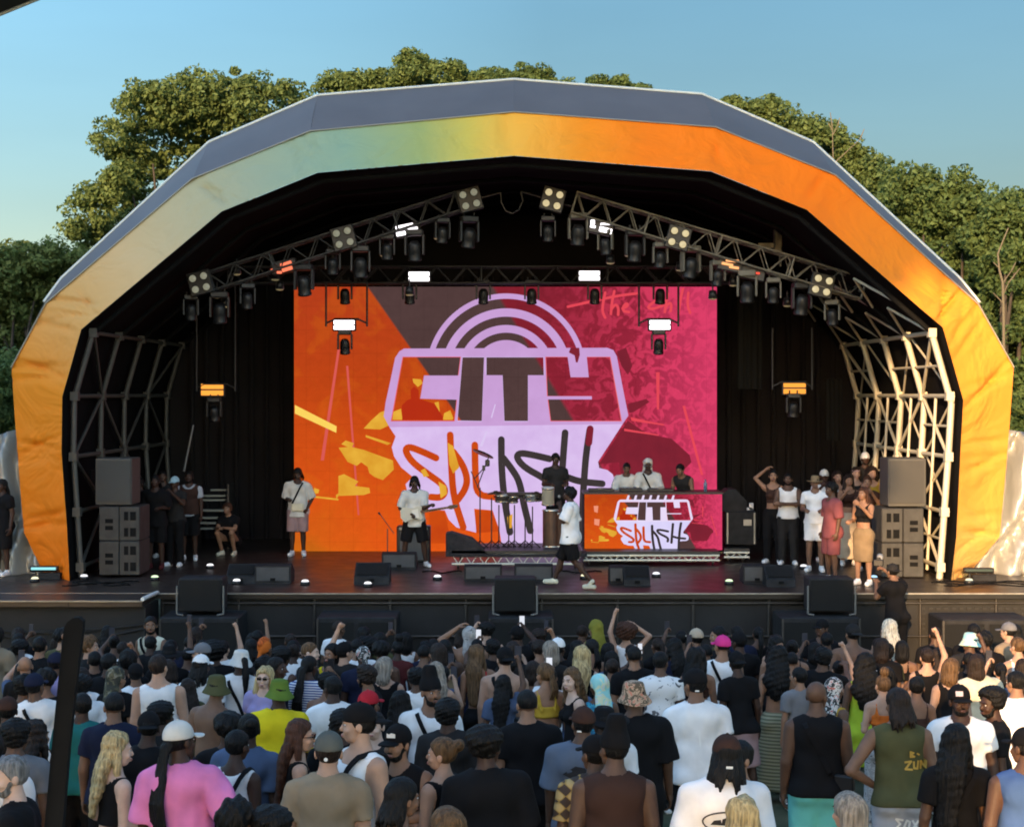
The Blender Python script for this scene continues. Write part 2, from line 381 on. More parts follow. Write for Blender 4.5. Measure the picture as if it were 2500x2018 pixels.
            for z in (6.0, 6.55):
                for k, (a, b2) in enumerate(zip(ys[:-1], ys[1:])): g.tube(Vector((at(a, z), a, z)) - O, Vector((at((a + b2) / 2, z + .5), (a + b2) / 2, z + .5)) - O, .026, 6); g.tube(Vector((at((a + b2) / 2, z + .5), (a + b2) / 2, z + .5)) - O, Vector((at(b2, z), b2, z)) - O, .026, 6)
        for z in zs:
            for y in ys: g.box(Vector((at(y, z), y, z)) - O, (.14, .16, .16))
        g.build("side_bracing", M_shaded if side == 0 else M_sunlit, root)
canopy()

# ------------------------------------------------------------------ tarpaulins beside the arch
def tarp(pts, name, label):
    m = mat("silver_tarp", (.34, .34, .32), .32, .3, bump=1.0, bscale=3)
    r = random.Random(len(label)); mb = MB(); NX, NY = 22, 22; vs = []
    for j in range(NY + 1):
        for i in range(NX + 1):
            u, v = i / NX, j / NY
            p = (P(*pts[0]) * (1 - u) + P(*pts[1]) * u) * (1 - v) + (P(*pts[3]) * (1 - u) + P(*pts[2]) * u) * v
            p.y += .16 * math.sin(u * 17 + v * 8 + math.sin(v * 9) * 1.5) + .05 * math.sin(u * 40 - v * 13) + r.uniform(-.01, .01)
            vs.append(p)
    W = NX + 1
    mb.add(vs, [(j * W + i, j * W + i + 1, (j + 1) * W + i + 1, (j + 1) * W + i) for j in range(NY) for i in range(NX)], 0, True)
    o = mb.build(name, m); tag(o, label, "tarpaulin")
    md = o.modifiers.new("t", 'SOLIDIFY'); md.thickness = .012
tarp([(-60, 1075, 30.2), (75, 1040, 31), (120, 1418, 30.6), (-60, 1405, 30.2)], "tarpaulin", "crumpled silver tarpaulin hanging beside the orange left foot of the arch")
tarp([(2430, 1045, 31), (2580, 1065, 30.2), (2580, 1410, 30.2), (2350, 1412, 30.6)], "tarpaulin", "shiny pale tarpaulin hanging beside the yellow right foot of the arch")

# ------------------------------------------------------------------ trees
def leafmat(name, c0, c1):
    m = bpy.data.materials.new(name); m.use_nodes = True; n = m.node_tree.nodes; l = m.node_tree.links
    b = n["Principled BSDF"]; b.inputs["Roughness"].default_value = .7; b.inputs["Specular IOR Level"].default_value = .2
    g = n.new("ShaderNodeNewGeometry"); cr = n.new("ShaderNodeMixRGB"); cr.inputs[1].default_value = (*c0, 1); cr.inputs[2].default_value = (*c1, 1)
    l.new(g.outputs["Random Per Island"], cr.inputs[0]); l.new(cr.outputs[0], b.inputs["Base Color"])
    tr = n.new("ShaderNodeBsdfTranslucent"); l.new(cr.outputs[0], tr.inputs[0]); mx = n.new("ShaderNodeMixShader"); mx.inputs[0].default_value = .42
    l.new(b.outputs[0], mx.inputs[1]); l.new(tr.outputs[0], mx.inputs[2]); l.new(mx.outputs[0], n["Material Output"].inputs[0])
    return m
LEAF = [leafmat("oak_leaves", (.058, .095, .026), (.165, .225, .075)), leafmat("deep_leaves", (.050, .090, .028), (.135, .195, .065)), leafmat("olive_leaves", (.080, .120, .030), (.200, .240, .080))]
BARK = mat("bark", (.045, .035, .025), .9, var=.4, bump=.6, bscale=8)
def crown_mesh(name, blobs, m, seed, leaf=.19, dens=1.0, puff=.75):
    """blobs: (x, y, z, rx, ry, rz); leaves gathered in puffs on every blob"""
    g = np.random.default_rng(seed); cs = []; ss = []
    for (x, y, z, rx, ry, rz) in blobs:
        area = (rx * ry + ry * rz + rx * rz) * 4.2
        n = max(8, int(area / (puff * puff) * .95 * dens))
        d = g.normal(size=(n, 3)); d /= np.linalg.norm(d, axis=1)[:, None]
        rad = g.uniform(.4, 1.32, size=n)[:, None] ** .75
        cs.append(np.array([x, y, z]) + d * rad * np.array([rx, ry, rz])); ss.append(g.uniform(.35, 1.1, n) * puff)
    cs = np.concatenate(cs); ss = np.concatenate(ss)
    k = int(100 * dens ** .3)
    N = len(cs) * k
    d = g.normal(size=(N, 3)); d /= np.linalg.norm(d, axis=1)[:, None]; d[:, 2] *= .7
    pos = np.repeat(cs, k, axis=0) + d * (g.uniform(.35, 1.0, N) ** .5 * np.repeat(ss, k))[:, None]
    nrm = d + g.normal(size=(N, 3)) * .7 + np.array([0, 0, .5]); nrm /= np.linalg.norm(nrm, axis=1)[:, None]
    up = g.normal(size=(N, 3)); u = np.cross(nrm, up); u /= np.linalg.norm(u, axis=1)[:, None]; v = np.cross(nrm, u)
    s = (g.uniform(.6, 1.3, N) * leaf)[:, None]
    vs = np.stack([pos - u * s, pos - v * s * .55 + nrm * s * .1, pos + u * s, pos + v * s * .55 + nrm * s * .1], 1).reshape(-1, 3)
    me = bpy.data.meshes.new(name); me.vertices.add(N * 4); me.vertices.foreach_set("co", vs.astype(np.float32).ravel())
    me.loops.add(N * 4); me.loops.foreach_set("vertex_index", np.arange(N * 4, dtype=np.int32))
    me.polygons.add(N); me.polygons.foreach_set("loop_start", np.arange(0, N * 4, 4, dtype=np.int32)); me.polygons.foreach_set("loop_total", np.full(N, 4, dtype=np.int32))
    me.materials.append(m); me.update(); me.validate()
    return me
NT = 0
def tree(px, py_c, Y, blobs_px, lab, mi, seed, leaf=.092, dens=1.0, puff=.55, group="trees behind the stage", pxtrunk=None, twigs=True):
    """blobs_px: (px, py, dY, r_px [, squash]) in photo pixels at depth Y+dY"""
    base = Vector((PX(px, Y), Y, 0)); bl = []
    for b in blobs_px:
        p = P(b[0], b[1], Y + b[2]); r = b[3] / F * (Y + b[2]); sq = b[4] if len(b) > 4 else .9
        bl.append((p.x - base.x, p.y - base.y, p.z, r, r * 1.0, r * sq))
    root = thing("tree", lab, "tree", base, 0, group)
    o = bpy.data.objects.new("crown", crown_mesh("crown", bl, LEAF[mi], seed, leaf, dens, puff)); C.objects.link(o); o.parent = root
    t = MB(); top = max(b[2] for b in bl); cz = sum(b[2] for b in bl) / len(bl)
    cx = sum(b[0] for b in bl) / len(bl); t.tube((0, 0, -.2), (cx * .2, 0, cz * .35), .34, 9, r2=.22); r = random.Random(seed)
    h = Vector((cx * .2, 0, cz * .35))
    t.tube(h, (cx * .6, 1.5, cz * .8), .16, 8, r2=.07)
    for b in bl:
        e = h.lerp(Vector(b[:3]), .8); m_ = h.lerp(e, .5) + Vector((r.uniform(-.5, .5), r.uniform(-.5, .5), r.uniform(-.3, .6)))
        t.tube(h, m_, .12, 6, r2=.08); t.tube(m_, e, .08, 6, r2=.03)
        if False:
            for _ in range(4):
                q = e + Vector((r.uniform(-1, 1) * b[3], r.uniform(-1, 1) * b[4], r.uniform(-.5, 1) * b[5])) * .9
                t.tube(e, q, .05, 5, r2=.015)
    t.build("trunk", BARK, root)
    return root
tree(440, 400, 52, [(360,250,0,68),(300,350,1,55),(430,300,2,85),(480,235,0,60),(560,240,1,75),(640,235,0,60),(700,250,1,52),(275,440,0,48),(350,420,2,70),(215,500,0,42),(230,570,1,42),(330,560,3,80),(560,380,3,110),(180,560,0,22),(290,480,3,40)],
     "tall spreading oak with an open crown rising behind the left shoulder of the arch", 0, 11, puff=.5, leaf=.085)
tree(900, 300, 56, [(812,200,0,30),(865,190,0,26),(925,195,0,34),(1000,170,0,42),(1010,215,2,70),(1070,180,0,36),(1105,165,0,22),(1130,200,1,36),(900,260,3,80),(1180,200,0,24),(840,240,1,50),(960,200,1,36)],
     "tree with pointed leafy tops showing above the left half of the grey roof", 0, 12, puff=.42, leaf=.08)
tree(1330, 300, 60, [(1170,190,0,20),(1225,188,0,22),(1275,182,0,24),(1330,195,0,26),(1290,240,2,60),(1200,240,2,60),(1385,210,0,10),(1340,230,1,40)],
     "low treetop just clearing the peak of the grey roof", 1, 13, puff=.36, leaf=.075)
tree(1530, 300, 60, [(1462,205,0,14),(1495,205,0,18),(1525,203,0,14),(1500,250,2,50),(1560,245,2,40)], "small leafy sprig of a treetop above the roof right of the peak", 1, 14, puff=.34, leaf=.075)
tree(1880, 500, 55, [(1785,255,0,16),(1840,262,0,26),(1872,255,0,22),(1890,300,1,48),(1925,305,0,34),(1975,320,0,38),(2010,360,1,56),(2040,335,0,20),(2085,375,0,34),(2110,400,0,34),(2060,430,2,70),(2140,420,0,30),(2120,480,1,50),(1960,400,3,80),(1870,350,3,60),(2160,520,2,60)],
     "leaning tree whose ragged crown slopes down behind the right shoulder of the arch", 0, 15, puff=.45, leaf=.085)
tree(2250, 620, 50, [(2200,450,0,40),(2252,445,0,22),(2240,520,1,75),(2310,480,0,62),(2300,560,1,90),(2370,500,0,56),(2210,620,2,70),(2330,660,2,110),(2240,740,3,90),(2380,800,3,110),(2420,900,3,110)],
     "dense dark green tree filling the space right of the arch with a rounded top", 1, 16, puff=.5)
tree(2460, 620, 48, [(2450,505,0,42),(2480,530,0,55),(2540,520,0,50),(2440,590,1,75),(2500,640,1,110),(2430,740,2,100),(2560,760,1,110),(2470,860,1,120),(2400,900,2,80),(2540,980,0,120),(2450,1010,2,90),(2480,1100,1,110),(2400,800,3,90)],
     "dense tree at the right edge of the photo reaching down behind the yellow foot", 1, 17, puff=.5)
tree(60, 760, 50, [(30,640,0,50),(90,630,0,46),(150,630,0,40),(200,640,1,40),(-20,690,0,70),(60,700,1,90),(140,700,1,70),(20,780,2,100),(90,820,2,90),(-10,880,2,110),(60,950,3,100),(-60,800,1,110),(200,700,3,50),(20,1000,2,120),(90,930,3,90),(30,1100,2,110)],
     "bushy bright green tree at the left edge of the photo behind the tan fascia", 2, 18, puff=.5)
tree(-40, 1000, 44, [(-20,960,0,90),(10,1040,1,80),(-80,1050,0,110),(60,1010,3,60),(20,930,2,60),(0,1140,1,110),(60,1230,2,110)], "low dark bush beside the silver tarpaulin under the left edge tree", 1, 19, puff=.5)
def deadtree():
    Y = 46; root = thing("bare_tree", "thin pale leafless trunk with forked twigs in front of the dark trees at right", "tree", (PX(2445, Y), Y, 0))
    O = root.location; m = mat("pale_bark", (.13, .11, .07), .9); t = MB()
    main = [(2452, 1100), (2450, 760), (2448, 690), (2440, 660), (2436, 620), (2452, 580), (2462, 556)]
    pts = [P(x, y, Y) - O for x, y in main]; pts.insert(0, Vector((0, 0, 0)))
    for i, (a, b) in enumerate(zip(pts[:-1], pts[1:])): t.tube(a, b, max(.02, .055 - .006 * i), 6, r2=max(.015, .049 - .006 * i))
    for seg in ([(2449, 690), (2470, 660), (2480, 640)], [(2449, 720), (2462, 690), (2490, 655)], [(2440, 655), (2425, 640)], [(2449, 740), (2425, 715)]):
        q = [P(x, y, Y) - O for x, y in seg]
        for a, b in zip(q[:-1], q[1:]): t.tube(a, b, .02, 5, r2=.012)
    t.build("trunk", m, root)
    Y = 54; root = thing("bare_tree", "bare twig tips poking out above the leaning tree at right", "tree", (PX(2035, Y), Y, 0)); O = root.location; t = MB()
    t.tube((0, 0, 0), P(2035, 420, Y) - O, .2, 7, r2=.06)
    for seg in ([(2035, 420), (2032, 310), (2027, 275)], [(2033, 330), (2046, 305), (2050, 288)], [(2035, 400), (2100, 340), (2110, 315)], [(2033, 320), (2022, 300)]):
        q = [P(x, y, Y) - O for x, y in seg]
        for a, b in zip(q[:-1], q[1:]): t.tube(a, b, .022, 5, r2=.012)
    t.build("trunk", m, root)
deadtree()
# unseen trees added behind the viewer to shade the left crowd and stage
def shade_trees():
    g = random.Random(5); bl = []
    for i in range(18):
        bl.append((g.uniform(-5, 5), g.uniform(-3, 3), g.uniform(7, 22), g.uniform(2.4, 3.6), 3.2, g.uniform(2.4, 3.2)))
    me = crown_mesh("crown", bl, LEAF[0], 99, leaf=.5, dens=.8, puff=1.1)
    t = MB(); t.tube((0, 0, 0), (0, 0, 16), .55, 9, r2=.3)
    for b in bl: t.tube((0, 0, 6), b[:3], .2, 6, r2=.06)
    first = None; k = 0
    for row, (y, x0) in enumerate(((-26, -14.15), (-34, -17.15), (-42, -20.15))):
        for i in range(7):
            loc = (x0 - i * 8.5, y + g.uniform(-1, 1), 1.2)
            if first is None:
                first = thing("tree", "unseen tree added behind the viewer to cast evening shade", "tree", loc, 0, "unseen shade trees behind the viewer")
                o = bpy.data.objects.new("crown", me); C.objects.link(o); o.parent = first
                t.build("trunk", BARK, first); r = first
            else: r = dup(first); r.location = loc
            r.rotation_euler = (0, 0, g.uniform(0, 6)); r.scale = (1, 1, 1.04); k += 1
shade_trees()

# ------------------------------------------------------------------ near things framing the view
def near():
    root = thing("marquee_roof", "dark edge of a roof cutting the top left corner of the photo", "roof edge", (0, 0, 0))
    g = MB(); Y = 4.0
    a, b = P(-15, 40, Y), P(118, -14, Y); c, d = P(160, -160, Y), P(-200, -160, Y); e = P(-200, 90, Y)
    poly = [a, b, c, d, e]; q = poly + [p + Vector((0, -.5, .02)) for p in poly]
    g.add(q, [tuple(range(5)), tuple(range(5, 10))[::-1]] + [(i, (i + 1) % 5, 5 + (i + 1) % 5, 5 + i) for i in range(5)])
    g.build("canvas", mat("roof_dark", (.012, .014, .015), .7), root)
    g = MB(); g.tube(P(-15, 42, Y - .01), P(118, -12, Y - .01), .004); g.build("piping", mat("pale_edge", (.5, .5, .45), .5), root)
    # dark leaning post in the crowd
    Y = 8.2; base = P(110, 2018, Y)
    root = thing("post", "dark flat leaning post with a rounded top standing among the crowd at left", "post", (base.x, Y, zg(Y)))
    O = root.location; g = MB(); d = .05
    lo = Vector((P(70, 2400, Y).x, Y, zg(Y)))
    outline = [P(*p, Y) - O for p in [(108, 2018), (128, 1800), (148, 1600), (156, 1532), (164, 1518), (178, 1508), (192, 1507), (202, 1516), (201, 1540), (188, 1640), (168, 1820), (152, 2018)]]
    hi = P(148, 2060, Y) - O; bot = [Vector((hi.x - .12, 0, 0)), Vector((hi.x - .02, 0, 0))]
    pts = [bot[0]] + outline + [bot[1]]
    n = len(pts); g.add(pts + [p + Vector((0, d, 0)) for p in pts], [tuple(range(n)), tuple(range(n, 2 * n))[::-1]] + [(i, (i + 1) % n, n + (i + 1) % n, n + i) for i in range(n)])
    g.build("upright", mat("post_paint", (.011, .0105, .010), .85, var=.2, spec=.08), root)
    g = MB(); g.add([P(*p, Y - .006) - O for p in [(108, 2018), (128, 1800), (148, 1600), (155, 1540), (159, 1540), (153, 1600), (134, 1800), (115, 2018)]], [tuple(range(8))])
    g.build("edge_strip", M_matt, root)
near()
# ------------------------------------------------------------------ LED artwork
def screen_material():
    m = bpy.data.materials.new("screen_art"); m.use_nodes = True; n = m.node_tree.nodes; l = m.node_tree.links
    n.remove(n["Principled BSDF"]); uv = n.new("ShaderNodeUVMap"); sp = n.new("ShaderNodeSeparateXYZ"); l.new(uv.outputs[0], sp.inputs[0])
    U, V = sp.outputs[0], sp.outputs[1]      # u, v = photo pixels / 1000
    def mth(op, a, b=None, c=None):
        q = n.new("ShaderNodeMath"); q.operation = op
        for i, x in enumerate((a, b, c)):
            if x is None: continue
            if isinstance(x, (int, float)): q.inputs[i].default_value = x
            else: l.new(x, q.inputs[i])
        return q.outputs[0]
    def ramp(x, st):
        cr = n.new("ShaderNodeValToRGB"); l.new(x, cr.inputs[0]); e = cr.color_ramp.elements
        while len(e) < len(st): e.new(.5)
        for a, (p, c) in zip(e, st): a.position = p; a.color = (*c, 1) if len(c) == 3 else c
        return cr.outputs[0]
    def mix(f, a, b, mode='MIX'):
        q = n.new("ShaderNodeMixRGB"); q.blend_type = mode
        for i, x in enumerate((f, a, b)):
            if isinstance(x, (int, float)): q.inputs[i].default_value = x
            elif isinstance(x, tuple): q.inputs[i].default_value = (*x, 1)
            else: l.new(x, q.inputs[i])
        return q.outputs[0]
    def noise(sc, det=4, dist=0, map_=None):
        q = n.new("ShaderNodeTexNoise"); q.inputs["Scale"].default_value = sc; q.inputs["Detail"].default_value = det; q.inputs["Distortion"].default_value = dist
        if map_:
            mp = n.new("ShaderNodeMapping"); mp.inputs["Scale"].default_value = map_; l.new(uv.outputs[0], mp.inputs[0]); l.new(mp.outputs[0], q.inputs["Vector"])
        else: l.new(uv.outputs[0], q.inputs["Vector"])
        return q.outputs[0]
    org = ramp(V, [(.70, srgb(172, 58, 26)), (.95, srgb(184, 66, 20)), (1.0, srgb(188, 68, 20))])
    v2 = mth('MULTIPLY', mth('SUBTRACT', V, .95), 2.2)
    org = mix(v2, org, srgb(224, 88, 22))
    org = mix(mth('MULTIPLY', ramp(noise(14, 6, .8), [(.52, (0, 0, 0)), (.62, (1, 1, 1))]), .25), org, srgb(206, 100, 20))
    corner = mth('MULTIPLY', mth('SUBTRACT', V, 1.22), 6)      # mustard smear in the lower left corner
    cl = n.new("ShaderNodeClamp"); l.new(mth('MULTIPLY', corner, ramp(U, [(.78, (1, 1, 1)), (.92, (0, 0, 0))])), cl.inputs[0])
    org = mix(mth('MULTIPLY', cl.outputs[0], noise(9, 5)), org, srgb(150, 110, 20))
    dark = mix(noise(6, 4), srgb(70, 50, 50), srgb(86, 64, 62))
    red = mix(ramp(noise(34, 5, 1.4), [(.45, (0, 0, 0)), (.56, (1, 1, 1))]), srgb(148, 36, 58), srgb(204, 56, 88))
    red0 = mix(noise(5, 4), srgb(104, 28, 38), srgb(146, 34, 50))
    # world of the right: maroon turning to bright pink
    ur = n.new("ShaderNodeMapRange"); ur.inputs[1].default_value = 1.30; ur.inputs[2].default_value = 1.62; l.new(U, ur.inputs[0])
    redm = mix(ur.outputs[0], red0, red)
    up = n.new("ShaderNodeMapRange"); up.inputs[1].default_value = 1.55; up.inputs[2].default_value = 1.76; l.new(U, up.inputs[0])
    redm = mix(mth('MULTIPLY', up.outputs[0], .8), redm, srgb(216, 62, 106))
    d1 = mth('SUBTRACT', U, mth('ADD', .897, mth('MULTIPLY', mth('SUBTRACT', V, .70), .70)))
    m1 = n.new("ShaderNodeMapRange"); m1.inputs[1].default_value = -.002; m1.inputs[2].default_value = .003; l.new(d1, m1.inputs[0])
    d2 = mth('SUBTRACT', U, mth('ADD', 1.215, mth('MULTIPLY', mth('SUBTRACT', V, .72), .60)))
    m2 = n.new("ShaderNodeMapRange"); m2.inputs[1].default_value = -.004; m2.inputs[2].default_value = .006; l.new(d2, m2.inputs[0])
    col = mix(m1.outputs[0], org, dark); col = mix(m2.outputs[0], col, redm)
    # panel grid and grain of the LED tiles
    gx = mth('LESS_THAN', mth('FRACT', mth('MULTIPLY', U, 17.4)), .02); gy = mth('LESS_THAN', mth('FRACT', mth('MULTIPLY', V, 17.4)), .02)
    g = mth('SUBTRACT', 1.0, mth('MULTIPLY', mth('MAXIMUM', gx, gy), .16))
    gr = mth('ADD', .72, mth('ADD', mth('MULTIPLY', noise(420, 1), .30), mth('MULTIPLY', noise(55, 5, .5), .26)))
    e = n.new("ShaderNodeEmission"); l.new(col, e.inputs[0]); l.new(mth('MULTIPLY', mth('MULTIPLY', g, gr), ES * 1.08), e.inputs[1])
    l.new(e.outputs[0], n["Material Output"].inputs[0]); return m
SCR = screen_material()
def grain_emis(name, c, c2=None, k=1.0):
    m = bpy.data.materials.new(name); m.use_nodes = True; n = m.node_tree.nodes; l = m.node_tree.links
    n.remove(n["Principled BSDF"]); tc = n.new("ShaderNodeTexCoord"); nz = n.new("ShaderNodeTexNoise"); nz.inputs["Scale"].default_value = 3; nz.inputs["Detail"].default_value = 8
    l.new(tc.outputs["Object"], nz.inputs["Vector"]); mx = n.new("ShaderNodeMixRGB"); mx.inputs[1].default_value = (*c, 1); mx.inputs[2].default_value = (*(c2 or c), 1)
    l.new(nz.outputs[0], mx.inputs[0]); e = n.new("ShaderNodeEmission"); l.new(mx.outputs[0], e.inputs[0]); e.inputs[1].default_value = ES * k
    l.new(e.outputs[0], n["Material Output"].inputs[0]); return m
LILAC = grain_emis("screen_lilac", srgb(192, 150, 202), srgb(210, 168, 224))
LILAC2 = grain_emis("screen_lilac_lower", srgb(205, 170, 225), srgb(228, 205, 246))
ORST = grain_emis("screen_orange_stroke", srgb(186, 58, 20), srgb(214, 84, 18))
YEL = grain_emis("screen_yellow", srgb(205, 130, 25), srgb(245, 195, 70))
YEL2 = grain_emis("screen_bright_yellow", srgb(250, 200, 80), srgb(255, 225, 110))
DKST = grain_emis("screen_dark_stroke", srgb(50, 44, 44), srgb(70, 62, 62))
MARO = grain_emis("screen_maroon", srgb(108, 32, 46), srgb(140, 38, 54))
PINK = grain_emis("screen_pink_script", srgb(225, 66, 84), srgb(235, 80, 90))
PALEP = grain_emis("screen_pale_line", srgb(226, 130, 150), srgb(240, 180, 190))
HAZ = grain_emis("screen_beam", srgb(214, 84, 78), srgb(222, 96, 92))
EDGE = grain_emis("screen_edge_red", srgb(222, 90, 90), srgb(235, 110, 120))
SIL_R = grain_emis("screen_red_silhouette", srgb(186, 50, 20), srgb(176, 44, 22))

def zb(x, y): return (920 + .3745 * x, 690 + .3745 * y)        # from the enlarged view of the logo
def za(x, y): return (680 + .4435 * x, 680 + .4435 * y)
def zc(x, y): return (1240 + .4435 * x, 680 + .4435 * y)

class Screen:
    """flat lit shapes on the screen face; mp maps photo pixels to the plane, every layer a little further forward"""
    def __init__(s, root, mp, Y, clip=None): s.root = root; s.mp = mp; s.Y = Y; s.k = 0; s.O = root.location; s.clip = clip
    def pt(s, x, y, w):
        x, y = s.mp(x, y)
        if s.clip: x = min(max(x, s.clip[0]), s.clip[2]); y = min(max(y, s.clip[1]), s.clip[3])
        p = P(x, y, s.Y); p.y -= w; return p - s.O
    def shapes(s, name, polys, m, uvs=False, step=.0006):
        mb = MB(); u = []
        for holes in polys:
            if not isinstance(holes[0][0], (tuple, list)): holes = [holes]
            s.k += step; w = .002 + s.k
            flat = [p for h in holes for p in h]
            tri = tessellate_polygon([[Vector((x, y, 0)) for x, y in h] for h in holes])
            mb.add([s.pt(x, y, w) for x, y in flat], [tuple(t) for t in tri]); u += [(x / 1000, y / 1000) for x, y in flat]
        if uvs: mb.uv = u
        return mb.build(name, m, s.root)
def stroke(pts, r, n=5):
    """outline polygons of a round-ended thick line: one ribbon plus discs"""
    # smooth the path first
    q = [Vector((x, y)) for x, y in pts]
    for _ in range(2):
        o = [q[0]]
        for a, b in zip(q[:-1], q[1:]): o += [a.lerp(b, .25), a.lerp(b, .75)]
        q = o + [q[-1]]
    L, R = [], []
    for i, p in enumerate(q):
        d = (q[min(i + 1, len(q) - 1)] - q[max(i - 1, 0)]).normalized(); nrm = Vector((-d.y, d.x))
        L.append(p + nrm * r); R.append(p - nrm * r)
    out = []
    for i in range(len(q) - 1): out.append([tuple(L[i]), tuple(L[i + 1]), tuple(R[i + 1]), tuple(R[i])])
    for i in (0, len(q) - 1): out.append([(q[i].x + r * math.cos(t), q[i].y + r * math.sin(t)) for t in [2 * math.pi * k / 12 for k in range(12)]])
    return out
def arc(c, R0, R1, ybase, n=44):
    """ring band above the line y = ybase (zoomed coordinates)"""
    def pts(R):
        h = c[1] - ybase; t0 = math.asin(max(-1, min(1, h / R)))
        return [(c[0] + R * math.cos(t), c[1] - R * math.sin(t)) for t in np.linspace(t0, math.pi - t0, n)]
    if R1 <= 0: return pts(R0)
    return pts(R0) + pts(R1)[::-1]
def ribbon(seg_polys): return seg_polys
CC = (843, 593)
BADGE = [(150,448),(180,430),(1500,425),(1540,440),(1562,480),(1600,680),(1637,865),(1600,920),(1440,1165),(1448,1205),(1500,1218),(1535,1245),(1553,1290),(1545,1345),(1500,1372),(1420,1375),(1345,1395),(1335,1740),(820,1740),(800,1610),(755,1480),(635,1470),(650,1625),(520,1590),(470,1540),(445,1480),(340,1475),(250,1440),(200,1360),(190,1310),(235,1262),(160,1200),(115,1130),(100,1070),(125,1000),(85,940),(48,870),(60,780),(95,620),(122,490)]
LET = {
 'C': [(175,487),(545,487),(530,605),(310,605),(285,755),(520,762),(505,898),(100,898)],
 'I': [(560,487),(700,487),(685,900),(527,897)],
 'T': [(715,487),(1085,487),(1088,603),(985,603),(985,900),(832,900),(820,603),(715,603)],
 'Y': [(1103,487),(1243,487),(1262,617),(1380,617),(1367,487),(1515,487),(1588,898),(1135,898),(1117,760),(1400,760),(1400,738),(1113,738)]}
STR = [
 ('o', [(388,1140),(290,1095),(210,1065),(185,1090),(230,1165),(330,1240),(430,1310),(450,1360),(420,1398),(355,1393)]),
 ('o', [(480,990),(487,1180),(500,1390),(565,1590)]), ('o', [(500,1100),(560,1180),(592,1270),(580,1340),(530,1410)]),
 ('o', [(640,1055),(643,1250),(655,1380),(770,1392)]),
 ('d', [(812,1020),(813,1200),(830,1400),(868,1620)]), ('d', [(825,1140),(880,1210),(930,1290),(955,1430),(1000,1610)]),
 ('d', [(1125,1145),(1020,1120),(930,1105),(908,1135),(960,1200),(1090,1270),(1130,1310),(1120,1370)]),
 ('d', [(1225,975),(1212,1140),(1195,1400)]), ('d', [(1385,955),(1360,1120),(1350,1250),(1340,1400),(1335,1700)]), ('d', [(1235,1262),(1320,1292),(1465,1305)])]
